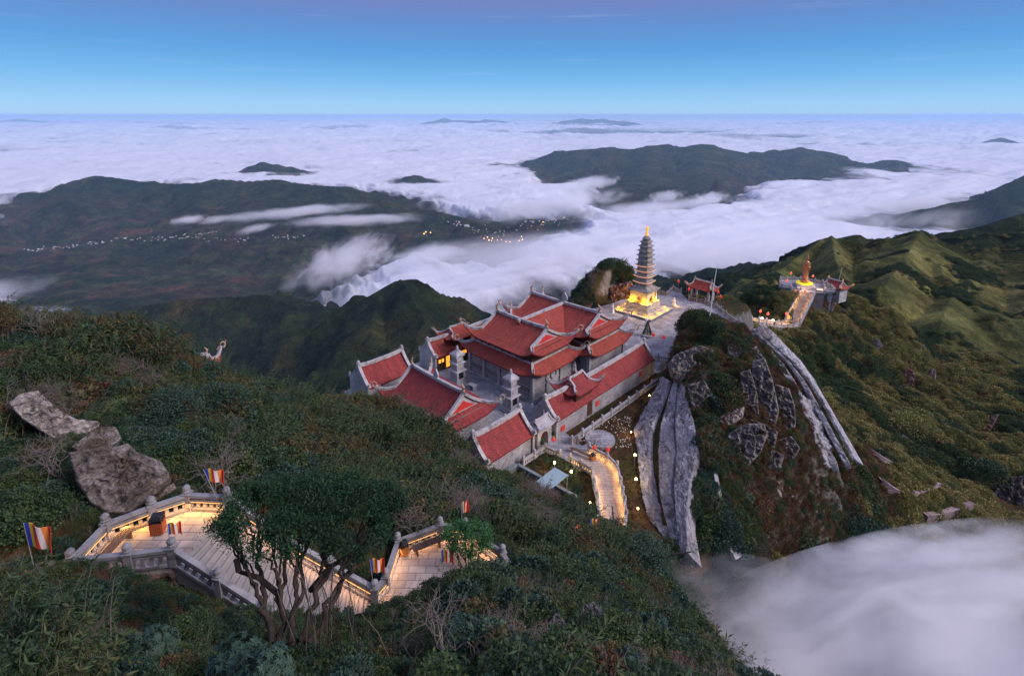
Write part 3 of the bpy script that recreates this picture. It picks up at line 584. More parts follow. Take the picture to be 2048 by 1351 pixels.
cloud_volume('soft cloud lapping the foot of the middle peak', 640, 610, 960, 600, -1110, 420, 110, .0045, 79, ns=.8)
cloud_volume('soft cloud lapping the right-hand far ridges', 1650, 440, 2050, 400, -1090, 900, 120, .0026, 83, ns=.8)


# ================================================================== BUILDINGS
def prof(u, w, rise): q = u / w; return rise * (.60 * q + .40 * q * q)
class Roof:
    """curved tiled roof panels with their own thickness, uv in metres"""
    def __init__(s): s.V = []; s.F = []; s.UV = []
    def panel(s, fn, nu, nv, th=.2):
        """fn(i in 0..1, j in 0..1) -> (x,y,z,u,v)"""
        b = len(s.V); pts = [[fn(i / nu, j / nv) for i in range(nu + 1)] for j in range(nv + 1)]
        idx = lambda i, j, k: b + k * (nu + 1) * (nv + 1) + j * (nu + 1) + i
        for k in (0, 1):
            for row in pts:
                for p in row: s.V.append((p[0], p[1], p[2] - k * th)); s.UV.append((p[3], p[4]))
        for j in range(nv):
            for i in range(nu):
                s.F.append((idx(i, j, 0), idx(i + 1, j, 0), idx(i + 1, j + 1, 0), idx(i, j + 1, 0))); s.F.append((idx(i, j, 1), idx(i, j + 1, 1), idx(i + 1, j + 1, 1), idx(i + 1, j, 1)))
        for i in range(nu):
            s.F.append((idx(i + 1, 0, 0), idx(i, 0, 0), idx(i, 0, 1), idx(i + 1, 0, 1))); s.F.append((idx(i, nv, 0), idx(i + 1, nv, 0), idx(i + 1, nv, 1), idx(i, nv, 1)))
        for j in range(nv):
            s.F.append((idx(0, j, 0), idx(0, j + 1, 0), idx(0, j + 1, 1), idx(0, j, 1))); s.F.append((idx(nu, j + 1, 0), idx(nu, j, 0), idx(nu, j, 1), idx(nu, j + 1, 1)))
    def build(s, name, mat, parent):
        me = bpy.data.meshes.new(name); me.from_pydata(s.V, [], s.F); me.update(); uv = me.uv_layers.new(name='UVMap')
        li = np.zeros(len(me.loops), np.int32); me.loops.foreach_get('vertex_index', li); uv.data.foreach_set('uv', np.array(s.UV, np.float32)[li].ravel()); me.materials.append(mat)
        o = bpy.data.objects.new(name, me); COL.objects.link(o); o.parent = parent; return o
def lift_fn(a, b, lift):
    return lambda x, y: lift * max(0, (abs(x) / a - .55) / .45) ** 2.2 * max(0, (abs(y) / b - .45) / .55) ** 1.6
_orn = {}
def ornament_mesh(sz):
    """upturned dragon-scroll at a roof corner, pointing along +x"""
    k = round(sz, 2)
    if k in _orn: return _orn[k]
    b = MB(); pts = []; rd = []
    for i in range(15):
        q = i / 14; an = -1.35 + q * 4.6; rr = .62 * (1 - .55 * q)
        pts.append((.35 + rr * math.cos(an), 0, .62 + rr * math.sin(an) * 1.05)); rd.append(.17 * (1 - .6 * q))
    b.tube([(x * sz, y * sz, z * sz) for x, y, z in pts], [r_ * sz for r_ in rd], 6)
    for dx, h in ((-.35, .55), (-.05, .42), (-.62, .35)):
        b.tube([((dx) * sz, 0, 0), ((dx - .08) * sz, 0, h * .6 * sz), ((dx + .06) * sz, 0, h * sz)], [.11 * sz, .08 * sz, .02 * sz], 5)
    b.tube([(.9 * sz, 0, .7 * sz), (1.12 * sz, 0, 1.0 * sz), (1.02 * sz, 0, 1.32 * sz)], [.09 * sz, .07 * sz, .02 * sz], 5)
    _orn[k] = b.me('corner_ornament', M['tan'], True); return _orn[k]
def finial_mesh(sz):
    k = ('f', round(sz, 2))
    if k in _orn: return _orn[k]
    b = MB(); b.box(-.28 * sz, .28 * sz, -.16 * sz, .16 * sz, 0, .4 * sz, .2)
    b.tube([(.05 * sz, 0, .3 * sz), (-.18 * sz, 0, .75 * sz), (.0 * sz, 0, 1.15 * sz), (.28 * sz, 0, 1.35 * sz), (.2 * sz, 0, 1.62 * sz)], [.22 * sz, .2 * sz, .17 * sz, .12 * sz, .03 * sz], 6)
    b.tube([(-.1 * sz, 0, .6 * sz), (-.42 * sz, 0, .85 * sz), (-.38 * sz, 0, 1.1 * sz)], [.11 * sz, .08 * sz, .02 * sz], 5)
    _orn[k] = b.me('ridge_finial', M['tan'], True); return _orn[k]
def knob_mesh(sz):
    k = ('k', round(sz, 2))
    if k in _orn: return _orn[k]
    b = MB(); b.box(-.2 * sz, .2 * sz, -.2 * sz, .2 * sz, 0, .5 * sz); b.box(-.32 * sz, .32 * sz, -.26 * sz, .26 * sz, .5 * sz, .66 * sz); b.lathe([(.2 * sz, .66 * sz), (.28 * sz, .8 * sz), (.2 * sz, .98 * sz), (.05 * sz, 1.08 * sz)], 0, 0, 8)
    _orn[k] = b.me('ridge_knob', M['trim']); return _orn[k]

def hip_gable(parent, name, a, b, zE, zR, g, cx=0, cy=0, lift=1.0, rot=False, mat='tile', orn=1.0, fin=1.0, capw=.42, front_gable=True, ends=(1, 1), leafpoint=False):
    """hip-and-gable roof; rot=True turns the ridge along y"""
    TR = (lambda x, y: (cx - y, cy + x)) if rot else (lambda x, y: (cx + x, cy + y))
    lf = lift_fn(a, b, lift); rise = zR - zE; w = a - g; zf = lambda x, y: zE + prof(max(0, min(b - abs(y), (a - abs(x)) if abs(x) > g + 1e-6 else 1e9)), b, rise) + lf(x, y)
    RF = Roof()
    for sgn in (-1, 1):
        def fn(i, j, sgn=sgn):
            u = j * b; hx = max(g, a - u); x = (2 * i - 1) * hx * (-sgn); y = sgn * (b - u); X, Y = TR(x, y)
            return (X, Y, zE + prof(u, b, rise) + lf(x, y), x, u * 1.12)
        RF.panel(fn, 26, 14)
        def fe(i, j, sgn=sgn):
            u = j * w; hy = b - u; y = (2 * i - 1) * hy * sgn; x = sgn * (a - u); X, Y = TR(x, y)
            return (X, Y, zE + prof(u, b, rise) + lf(x, y), y, u * 1.12)
        RF.panel(fe, 18, 6)
    ro = RF.build(name, M[mat], parent)
    # ridge and hip caps
    rp = [TR(-g + 2 * g * k / 12, 0) + (zR + .18 * abs(k / 6 - 1) ** 2.5 - .02,) for k in range(13)]
    MB().sweep(rp, capw * 1.05, capw * 1.1).build('ridge_cap', M['trim'], ro)
    for sx_ in (-1, 1):
        for sy_ in (-1, 1):
            k = b - w; line = [(sx_ * g, sy_ * k * q / 6) for q in range(7)] + [(sx_ * (g + (a - g) * q / 8), sy_ * (k + (b - k) * q / 8)) for q in range(1, 9)]
            pts = []
            for n_, (x, y) in enumerate(line):
                X, Y = TR(x, y); z = zE + prof(b - abs(y), b, rise) + lf(x, y) - .02; pts.append((X, Y, z))
            d = Vector(pts[-1]) - Vector(pts[-3]); d.normalize(); pts.append(tuple(Vector(pts[-1]) + d * .35 + Vector((0, 0, .22))))
            MB().sweep(pts, capw, capw * .95).build('hip_cap', M['trim'], ro)
            if orn: 
                e = link('corner_ornament', ornament_mesh(orn), ro, Vector(pts[-2]) + Vector((0, 0, capw * .7))); e.rotation_euler = (0, 0, math.atan2(pts[-1][1] - pts[-4][1], pts[-1][0] - pts[-4][0]))
        # gable
        k = b - w; n_ = 10; prf = []
        for q in range(-n_, n_ + 1):
            y = k * q / n_; prf.append((y, zE + prof(b - abs(y), b, rise) - .03))
        base = zE + prof(w, b, rise) - .1; V = []; x0 = sx_ * (g - .28); x1 = sx_ * (g - .12)
        ring = [(-k, base)] + prf + [(k, base)]
        for xx in (x0, x1):
            for y, z in ring: X, Y = TR(xx, y); V.append((X, Y, z))
        nn = len(ring); Fc = [tuple(range(nn)), tuple(range(nn, 2 * nn))[::-1]] + [(q, (q + 1) % nn, nn + (q + 1) % nn, nn + q) for q in range(nn)]
        gb = MB().add(V, Fc).build('gable', M['trim'], ro)
        V = []; kk = k * .62; x2 = sx_ * (g - .07)
        for xx in (x1 + .002 * sx_, x2):
            for y, z in ((-kk, base + .22), (kk, base + .22), (0, base + .22 + (zR - base) * .52)): X, Y = TR(xx, y); V.append((X, Y, z))
        MB().add(V, [(0, 1, 2), (3, 5, 4), (0, 3, 4, 1), (1, 4, 5, 2), (2, 5, 3, 0)]).build('gable_panel', M['red_gloss'], gb)
        if fin:
            X, Y = TR(sx_ * (g - .1), 0); e = link('ridge_finial', finial_mesh(fin), ro, (X, Y, zR + .35)); e.rotation_euler = (0, 0, (math.pi / 2 if rot else 0) + (math.pi if sx_ > 0 else 0))
    return ro
def skirt_roof(parent, name, a, b, w, zE, zT, cx=0, cy=0, lift=1.0, mat='tile', orn=1.0, capw=.42):
    lf = lift_fn(a, b, lift); rise = zT - zE; RF = Roof()
    for ax in (0, 1):
        for sgn in (-1, 1):
            def fn(i, j, sgn=sgn, ax=ax):
                u = j * w
                if ax == 0: x = (2 * i - 1) * (a - u) * (-sgn); y = sgn * (b - u); s_ = x
                else: y = (2 * i - 1) * (b - u) * sgn; x = sgn * (a - u); s_ = y
                return (cx + x, cy + y, zE + prof(u, w, rise) + lf(x, y), s_, u * 1.12)
            RF.panel(fn, 24, 6)
    ro = RF.build(name, M[mat], parent)
    ring = [(-(a - w), -(b - w)), ((a - w), -(b - w)), ((a - w), (b - w)), (-(a - w), (b - w))]
    for k in range(4):
        p, q = ring[k], ring[(k + 1) % 4]; MB().sweep([(cx + p[0], cy + p[1], zT - .1), (cx + q[0], cy + q[1], zT - .1)], .34, .32).build('top_band', M['trim'], ro)
        sx_, sy_ = (1 if p[0] > 0 else -1), (1 if p[1] > 0 else -1); pts = []
        for n_ in range(9):
            u = w * (1 - n_ / 8); x = sx_ * (a - u); y = sy_ * (b - u); pts.append((cx + x, cy + y, zE + prof(u, w, rise) + lf(x, y) - .02))
        d = (Vector(pts[-1]) - Vector(pts[-3])).normalized(); pts.append(tuple(Vector(pts[-1]) + d * .35 + Vector((0, 0, .22))))
        MB().sweep(pts, capw, capw * .95).build('hip_cap', M['trim'], ro)
        e = link('corner_ornament', ornament_mesh(orn), ro, Vector(pts[-2]) + Vector((0, 0, capw * .7))); e.rotation_euler = (0, 0, math.atan2(pts[-1][1] - pts[-4][1], pts[-1][0] - pts[-4][0]))
    return ro
def plain_gable(parent, name, L0, L1, hw, zE, zR, cx, mat='tile_pink', wall=True, over=.35, zF=0.0):
    """gable-roofed range along y with raised stone end walls; local coordinates, floor at zF"""
    RF = Roof(); rise = zR - zE
    for sgn in (-1, 1):
        def fn(i, j, sgn=sgn):
            u = j * (hw + over); y = L0 + (L1 - L0) * (i if sgn > 0 else 1 - i); return (cx + sgn * (hw + over - u), y, zE - .1 + prof(u, hw + over, rise) , y, u * 1.2)
        RF.panel(fn, 30, 8, .16)
    ro = RF.build(name, M[mat], parent)
    MB().sweep([(cx, L0 + (L1 - L0) * q / 14, zR - .1 + .35 * abs(q / 7 - 1) ** 5) for q in range(15)], .5, .5).build('ridge_cap', M['trim'], ro)
    MB().box(cx - hw, cx + hw, L0 + .3, L1 - .3, zF, zE).build('wall', M['block'], parent)
    for y, sg in ((L0, -1), (L1, 1)):
        n_ = 8; ring = [(cx - hw - .3, zF), (cx + hw + .3, zF)] + [(cx + (hw + .3) * (1 - q / n_), zE + .05 + prof((hw + .3) * q / n_, hw + .3, rise + .25)) for q in range(n_ + 1)] + [(cx - (hw + .3) * (q / n_), zE + .05 + prof((hw + .3) * (1 - q / n_), hw + .3, rise + .25)) for q in range(1, n_ + 1)]
        V = [(x, y - .18, z) for x, z in ring] + [(x, y + .18, z) for x, z in ring]; nn = len(ring)
        MB().add(V, [tuple(range(nn)), tuple(range(nn, 2 * nn))[::-1]] + [(q, nn + q, nn + (q + 1) % nn, (q + 1) % nn) for q in range(nn)]).build('end_wall', M['block_pale'], parent)
        for s2 in (-1, 1):
            cap = [(cx + s2 * (hw + .3) * (1 - q / 10), y, zE + .06 + prof((hw + .3) * q / 10, hw + .3, rise + .25)) for q in range(11)]
            cap = [(cap[0][0] + s2 * .35, y, cap[0][2] + .12)] + cap; MB().sweep(cap, .5, .22).build('coping', M['trim'], parent)
            link('ridge_knob', knob_mesh(.6), parent, (cx + s2 * (hw + .5), y, zE + .2))
        link('ridge_knob', knob_mesh(1.0), parent, (cx, y, zR + .2))
    return ro

# --- main hall (front) and rear hall
h1 = empty('temple_hall', G(-7.6, 5.4), ROT, 'two-tiered red-roofed temple hall behind the two stone stupas', 'temple hall')
MB().box(-8.0, 8.0, -5.7, 5.7, 0, .5).build('plinth', M['stone'], h1)
wl = MB().box(-7.6, 7.6, -5.3, 5.3, .5, 5.6).build('wall', M['block'], h1)
for x in (-7.6, -3.8, 0, 3.8, 7.6):
    for y in (-5.3, 5.3): MB().box(x - .3, x + .3, y - .3, y + .3, .5, 5.5).build('pilaster', M['stone'], wl)
for sx_ in (-1, 1):
    for y in (-1.8, 1.8): MB().box(sx_ * 7.6 - .25, sx_ * 7.6 + .25, y - .25, y + .25, .5, 5.5).build('pilaster', M['stone'], wl)
    b = MB(); n_ = 20
    V = []
    for q in range(n_):
        an = 2 * math.pi * q / n_
        for rr, xx in ((.62, .02), (.82, .02), (.82, .2), (.62, .2)): V.append((sx_ * (7.6 + xx), rr * math.cos(an), 3.3 + rr * math.sin(an)))
    b.add(V, [(4 * q + k, 4 * q + (k + 1) % 4, 4 * ((q + 1) % n_) + (k + 1) % 4, 4 * ((q + 1) % n_) + k) for q in range(n_) for k in range(4)]); b.build('round_window', M['marble'], wl)
for z in (1.35, 2.3): MB().box(-7.72, 7.72, -5.42, 5.42, z, z + .12).build('string_course', M['marble'], wl)
for x in (-5.7, -1.9, 1.9, 5.7): MB().box(x - 1.2, x + 1.2, -5.38, -5.3, 1.5, 2.25).build('carved_panel', M['stone_dark'], wl)
skirt_roof(h1, 'lower_roof', 9.0, 6.7, 2.1, 4.85, 6.35, lift=1.25, orn=.95)
MB().box(-6.9, 6.9, -4.6, 4.6, 5.6, 8.2).build('clerestory', M['wood'], h1)
for k in range(9):
    x = -6.8 + 1.7 * k
    for y in (-4.65, 4.65): MB().box(x - .13, x + .13, y - .13, y + .13, 6.4, 8.0).build('post', M['wood'], h1)
hip_gable(h1, 'upper_roof', 8.1, 5.9, 7.75, 10.6, 6.0, lift=1.35, orn=.95)
h2 = empty('temple_hall', G(-7.5, 17.6), ROT, 'rear red-roofed temple hall with a cross ridge and leaf-shaped stone on top', 'temple hall')
MB().box(-10.3, 10.3, -5.9, 5.9, 0, .5).build('plinth', M['stone'], h2)
w2 = MB().box(-9.9, 9.9, -5.4, 5.4, .5, 5.7).build('wall', M['block'], h2)
for x in (-9.9, -5, 0, 5, 9.9):
    for y in (-5.4, 5.4): MB().box(x - .3, x + .3, y - .3, y + .3, .5, 5.6).build('pilaster', M['stone'], w2)
skirt_roof(h2, 'lower_roof', 11.3, 6.9, 2.1, 4.85, 6.35, lift=1.25, orn=.95)
MB().box(-9.2, 9.2, -4.7, 4.7, 5.6, 8.2).build('clerestory', M['wood'], h2)
hip_gable(h2, 'upper_roof', 10.4, 6.0, 7.75, 10.7, 8.3, lift=1.35, orn=.95, cy=-.3)
# linking roof between the halls, its ridge running from hall to hall
RF = Roof()
for sgn in (-1, 1):
    def fn(i, j, sgn=sgn):
        u = j * 5.2; y = -13.0 + 12.7 * (i if sgn > 0 else 1 - i); return (sgn * (5.2 - u), y, 7.75 + prof(u, 5.2, 2.85), y, u * 1.15)
    RF.panel(fn, 20, 10)
lr = RF.build('linking_roof', M['tile'], h2); MB().sweep([(0, -13.0, 10.58), (0, -.3, 10.62)], .44, .44).build('ridge_cap', M['trim'], lr)
MB().box(-4.2, 4.2, -12, -4, 0, 7.9).build('linking_wall', M['stone'], h2)
lf_ = MB(); ring = [(0, 1.5), (.32, 1.15), (.55, .75), (.5, .4), (.25, .15), (.18, 0), (-.18, 0), (-.25, .15), (-.5, .4), (-.55, .75), (-.32, 1.15)]
lf_.add([(x * 1.25, -.14, z * 1.25 + 10.95) for x, z in ring] + [(x * 1.25, .14, z * 1.25 + 10.95) for x, z in ring], [tuple(range(11)), tuple(range(11, 22))[::-1]] + [(q, 11 + q, 11 + (q + 1) % 11, (q + 1) % 11) for q in range(11)]); lf_.build('leaf_stone', M['marble'], h2)
# --- entry hall at the front
en = empty('entry_hall', G(-7.2, -13.8), ROT, 'low hall with broad crimson roof nearest the scrub slope', 'temple hall')
MB().box(-7.0, 7.0, -4.0, 4.0, 0, 3.9).build('wall', M['block'], en)
b = MB()
for q in range(20):
    pass
V = []
for q in range(20):
    an = 2 * math.pi * q / 20
    for rr, xx in ((.5, .02), (.68, .02), (.68, .16), (.5, .16)): V.append((7.0 + xx, -.6 + rr * math.cos(an), 2.3 + rr * math.sin(an)))
MB().add(V, [(4 * q + k, 4 * q + (k + 1) % 4, 4 * ((q + 1) % 20) + (k + 1) % 4, 4 * ((q + 1) % 20) + k) for q in range(20) for k in range(4)]).build('round_window', M['marble'], en)
hip_gable(en, 'roof', 8.3, 5.3, 3.25, 6.75, 6.3, lift=1.0, mat='tile_pink', orn=.8, fin=.85)
e = MB(); e.add([(x * 1.0, -.12, z * 1.0 + 7.0) for x, z in ring] + [(x * 1.0, .12, z * 1.0 + 7.0) for x, z in ring], [tuple(range(11)), tuple(range(11, 22))[::-1]] + [(q, 11 + q, 11 + (q + 1) % 11, (q + 1) % 11) for q in range(11)]); e.build('leaf_stone', M['marble'], en)
# --- side galleries and gable houses
gr = empty('side_gallery', G(7.0, 0), ROT, 'long narrow crimson-roofed gallery along the garden railing', 'gallery')
plain_gable(gr, 'roof', -5.0, 22.7, 2.05, 3.0, 5.2, 0)
hip_gable(gr, 'turret_roof', 3.3, 2.6, 5.0, 6.55, 1.75, cy=2.3, lift=.8, rot=True, mat='tile_pink', orn=.5, fin=0, capw=.26)
MB().box(-1.7, 1.7, .2, 4.4, 3.6, 5.1).build('turret_wall', M['wood'], gr)
MB().box(2.05, 2.12, 2.7, 4.0, .2, 2.7).build('door', M['wood'], gr)
gl = empty('side_gallery', G(-21.6, 0), ROT, 'gallery with lit windows across the courtyard from the garden', 'gallery')
plain_gable(gl, 'roof', -4.6, 22.7, 2.05, 3.0, 5.2, 0, mat='tile')
hip_gable(gl, 'turret_roof', 3.3, 2.6, 5.0, 6.55, 1.75, cy=2.3, lift=.8, rot=True, mat='tile', orn=.5, fin=0, capw=.26)
MB().box(-1.7, 1.7, .2, 4.4, 3.6, 5.1).build('turret_wall', M['wood'], gl)
MB().box(2.05, 2.14, -4.2, 22, .1, 2.95).build('front_screen', M['wood'], gl)
for k, y in enumerate((-3.6, -2.9, -1.7, .1, .8, 1.9, 2.6, 4.2, 5.0, 6.6, 7.4)):
    if k in (2,): MB().box(2.14, 2.2, y - .42, y + .42, .3, 2.4).build('lit_doorway', M['window_lit'], gl)
    else: MB().box(2.14, 2.2, y - .24, y + .24, 1.6, 2.25).build('window', M['window_lit'], gl)
ng = empty('gable_house', G(6.4, 0), ROT, 'short crimson-roofed gable house left of the arched gate', 'gable house')
plain_gable(ng, 'roof', -18.6, -9.8, 2.4, 3.0, 5.4, 0)
lg = empty('gable_house', G(-21.3, 0), ROT, 'crimson-roofed gable house with pale end wall behind the entry hall', 'gable house')
plain_gable(lg, 'roof', -18.8, -10.4, 2.6, 3.0, 5.6, 0)
# --- arched gate
gt = empty('arched_gate', G(8.4, -7.4), ROT, 'arched stone gate between the gable house and the long gallery', 'gate')
def arch_wall(hw, h, r_, spring, t0, t1):
    pts = [(-hw, 0), (-r_, 0), (-r_, spring)] + [(-r_ * math.cos(math.pi * q / 12), spring + r_ * math.sin(math.pi * q / 12)) for q in range(1, 12)] + [(r_, spring), (r_, 0), (hw, 0), (hw, h), (-hw, h)]
    n_ = len(pts); V = [(t0, y, z) for y, z in pts] + [(t1, y, z) for y, z in pts]
    return MB().add(V, [tuple(range(n_))[::-1], tuple(range(n_, 2 * n_))] + [(q, (q + 1) % n_, n_ + (q + 1) % n_, n_ + q) for q in range(n_)])
arch_wall(1.5, 3.3, .8, 1.5, -.5, .6).build('arch_wall', M['stone'], gt)
MB().box(-.1, .1, -2.5, -1.5, 0, 3.0).build('side_wall', M['block'], gt); MB().box(-.1, .3, 1.5, 2.6, 0, 2.6).build('side_wall', M['stone'], gt)
for k in range(3): MB().box(.3, .36, 1.75 + .22 * k, 1.85 + .22 * k, .9, 2.2).build('window_bar', M['stone_dark'], gt)
MB().box(-.35, -.25, -.8, .8, 0, 2.2).build('door', M['red_gloss'], gt)
hip_gable(gt, 'roof', 1.95, 1.15, 3.3, 4.15, 1.45, lift=.35, rot=True, mat='stone', orn=0, fin=0, capw=.2)
# --- two stupas
def stupa(label, s_, t_):
    e = empty('stone_stupa', G(s_, t_), ROT, label, 'stupa', 'stone stupas in the courtyard')
    MB().square([(1.35, 0), (1.35, .35), (1.2, .35), (1.2, .7), (1.0, .7), (1.0, 1.0)]).build('base', M['stone'], e)
    zz = 1.0
    for k, (hw, h) in enumerate(((.92, 1.5), (.82, 1.15), (.72, 1.0))):
        bd = MB().square([(hw, zz), (hw, zz + h), (hw + .16, zz + h), (hw + .3, zz + h + .12), (hw + .1, zz + h + .28), (hw - .12, zz + h + .3)]).build('tier', M['stone'], e)
        for (dx, dy) in ((1, 0), (-1, 0), (0, 1), (0, -1)):
            w_ = hw * .55; x0, x1 = (dx * hw, dx * (hw + .03)) if dx else (-w_, w_); y0, y1 = (dy * hw, dy * (hw + .03)) if dy else (-w_, w_)
            MB().box(min(x0, x1), max(x0, x1), min(y0, y1), max(y0, y1), zz + .25, zz + h - .2).build('panel', M['marble'] if not (k == 0 and dx == 1) else M['black'], bd)
        zz += h + .3
    MB().square([(.95, zz), (.98, zz + .08), (.5, zz + .55), (.3, zz + .75)]).build('roof', M['marble'], e)
    MB().lathe([(.25, zz + .75), (.32, zz + .9), (.2, zz + 1.05), (.26, zz + 1.2), (.14, zz + 1.4), (.05, zz + 1.6)], k=10).build('spire', M['marble'], e, True)
stupa('stone stupa in the courtyard nearer the lit gallery', -13.7, -4.2)
stupa('stone stupa in the courtyard nearer the long garden gallery', -1.05, -3.9)
cx_, cy_ = loc_of(W(945, 778, FZ))
tb = empty('altar_table', G(cx_, cy_), ROT, 'small stone altar table on the courtyard paving between the stupas', 'stone table')
MB().box(-.8, .8, -.45, .45, .75, .92).build('top', M['marble'], tb)
for sx_ in (-1, 1): MB().box(sx_ * .5 - .15, sx_ * .5 + .15, -.35, .35, 0, .75).build('leg', M['stone'], tb)

# --- paving of the compound and plaza
def slab(name, pts, z, h, mat, label=None, kind='structure', par=None):
    o = MB().prism([tuple(p[:2]) for p in pts], z - h, z).build(name, mat); 
    return tag(o, label, kind=kind)
M['pave_c'] = M['paving']
def local_slab(name, pts, z0, z1, mat, label):
    e = MB().prism(pts, z0, z1).build(name, mat, loc=tuple(C0)); e.rotation_euler = (0, 0, ROT); return tag(e, label, kind='structure')
local_slab('courtyard', [(-25.5, -19.6), (-16, -20), (2, -20), (8.6, -19.4), (8.9, -5), (9.2, 23.5), (12, 26), (11.5, 31)] + [loc_of(W(x, y, FZ)) for x, y in ((1400, 690), (1478, 653), (1462, 641), (1432, 616), (1410, 607), (1378, 601), (1364, 587), (1346, 580), (1333, 591), (1308, 585), (1262, 592), (1225, 606), (1166, 622))] + [(-17.5, 40), (-19, 33), (-25, 27)], -.4, 0, M['paving'], 'grey stone paving of the temple courtyard and plaza')

# --- pagoda
M['pagoda_stone'] = simple('brownish_grey_stone', (.20, .175, .15), (.34, .31, .27), 1.4, stain=(.13, .12, .105), stain_scale=.8)
PC = W(1285, 620.5, FZ)
pg = empty('stone_pagoda', PC, ROT, 'tall grey stone pagoda with many eaves and a glowing yellow base', 'pagoda')
K = .945
MB().square([(5.25, 0), (5.25, .42)]).build('platform', M['stone_dark'], pg)
MB().square([(5.15, .42), (5.15, .46)]).build('platform_paving', M['marble'], pg)
for k, (hw, z0, z1) in enumerate(((3.95, .46, .72), (3.6, .72, .98), (3.25, .98, 1.24))): MB().square([(hw, z0), (hw, z1)]).build('step', M['marble'], pg)
MB().square([(2.95, 1.24), (2.95, 2.1), (3.05, 2.12), (3.05, 2.3), (2.8, 2.32), (2.8, 2.48), (2.9, 2.5), (2.9, 2.66), (2.6, 2.7)]).build('plinth', M['marble'], pg)
bd = MB().square([(1.95, 2.7), (1.95, 5.45)]).build('base_storey', M['marble'], pg)
for sx_ in (-1, 1):
    for sy_ in (-1, 1): MB().box(sx_ * 2.05 - .22, sx_ * 2.05 + .22, sy_ * 2.05 - .22, sy_ * 2.05 + .22, 2.7, 5.5).build('corner_pillar', M['marble'], bd)
for (dx, dy) in ((1, 0), (-1, 0), (0, 1), (0, -1)):
    point('floodlight', plocal(dx * 2.95, dy * 2.95, 3.2), 60, YEL, .1) if False else None
    s_ = MB().lathe([(.42, 2.7), (.45, 3.0), (.3, 3.3), (.26, 3.6), (.16, 3.75), (.2, 3.95), (.1, 4.15)], dx * 2.25, dy * 2.25, 10).build('niche_figure', M['bronze'], bd, True)
def eave(z, hw, hin, th=.14, up=.12, rise=.5):
    n_ = 6; V = []; Fc = []
    b = MB()
    rings = [(hin, z + rise, 0), (hin + (hw - hin) * .5, z + rise * .32, .25), (hw, z, 1.0), (hw, z - th, 1.0), (hin, z - th, 0)]
    per = []
    for hw_, zz, ln in rings:
        ring_ = []
        for side in range(4):
            for q in range(n_):
                f = -1 + 2 * q / n_; c_, s_ = [(1, 0), (0, 1), (-1, 0), (0, -1)][side]; x, y = hw_, f * hw_
                X, Y = (x * c_ - y * s_, x * s_ + y * c_); ring_.append((X, Y, zz + up * ln * abs(f) ** 3))
        per.append(ring_)
    k = 4 * n_
    for r_ in per: V += r_
    for a_ in range(len(per) - 1):
        for q in range(k): Fc.append((a_ * k + q, (a_ + 1) * k + q, (a_ + 1) * k + (q + 1) % k, a_ * k + (q + 1) % k))
    Fc.append(tuple(range(k))); return b.add(V, Fc)
me_ = eave(5.6, 2.85, 1.5, .16, .18, .95).build('main_eave', M['pagoda_stone'], pg)
zt = [7.55, 8.95, 10.25, 11.5, 12.7, 13.85, 14.95, 16.0, 17.0]; hwt = [1.93, 1.87, 1.82, 1.76, 1.70, 1.64, 1.54, 1.38, 1.15]
prev = 6.5
for k, (z, hw) in enumerate(zip(zt, hwt)):
    st = MB().square([(hw * .74, prev), (hw * .72, z - .1), (hw * .86, z - .05)]).build('storey', M['pagoda_stone'], pg)
    ev = eave(z, hw, hw * .70, .10, .16, .38).build('eave', M['pagoda_stone'], pg)
    if k < 4:
        b = MB()
        for c_, s_ in ((1, 0), (0, 1), (-1, 0), (0, -1)):
            b.sweep([(hw * 1.0 * c_ - hw * f * s_, hw * s_ + hw * f * c_, z - .17 + .16 * abs(f) ** 3) for f in [-1 + q / 4 for q in range(9)]], .07, .07)
        b.build('light_strip', M['strip_pink'] if 'strip_pink' in M else glow('pink_strip_glow', (1, .42, .22), 1.3), ev)
    prev = z + .36
MB().lathe([(.75, 17.3), (.95, 17.55), (1.0, 17.85), (.8, 18.05), (.62, 18.1), (.55, 18.3), (.35, 18.45)], k=8).build('cap', M['pagoda_stone'], pg)
M['gold_glow'] = glow('glowing_gold', (1, .5, .08), .55, (.75, .42, .08))  # emission in the gold stands in for light falling on it
MB().lathe([(.42, 18.45), (.46, 18.65), (.3, 18.75), (.4, 18.95), (.27, 19.1), (.34, 19.3), (.24, 19.45), (.28, 19.65), (.22, 19.8), (.34, 19.95), (.4, 20.2), (.3, 20.45), (.08, 20.65)], k=12).build('spire', M['gold_glow'], pg, True)
def point(name, loc, power, col, rad=.15, parent=None):
    l = bpy.data.lights.new(name, 'POINT'); l.energy = power; l.color = col; l.shadow_soft_size = rad
    o = bpy.data.objects.new(name, l); COL.objects.link(o); o.location = tuple(loc)
    if parent: o.parent = parent
    return o
flood_me = MB().box(-.14, .14, -.1, .1, .0, .16).me('floodlight', glow('amber_glow', (1, .45, .05), 3))
YEL = (1, .46, .005)
def plocal(x, y, z): 
    v = PC + x * E1 + y * E2; return (v[0], v[1], FZ + z)
for k in range(4):
    c_, s_ = [(1, 0), (0, 1), (-1, 0), (0, -1)][k]
    for f in (-.6, .6):
        x, y = 2.75, f * 2.75; point('floodlight', (plocal(x * c_ - y * s_, x * s_ + y * c_, 3.05)), 330, YEL, .1)
    x, y = 4.55, 0
    for f in (-.75, .0, .75):
        y = f * 4.4; point('floodlight', (plocal(x * c_ - y * s_, x * s_ + y * c_, .9)), 75, YEL, .1)
        fl = link('floodlight', flood_me, None, plocal(4.75 * c_ - y * s_, 4.75 * s_ + y * c_, .46), ROT)
        tag(fl, 'small floodlight set on the edge of the pagoda platform', 'floodlight', 'floodlights on the pagoda platform')

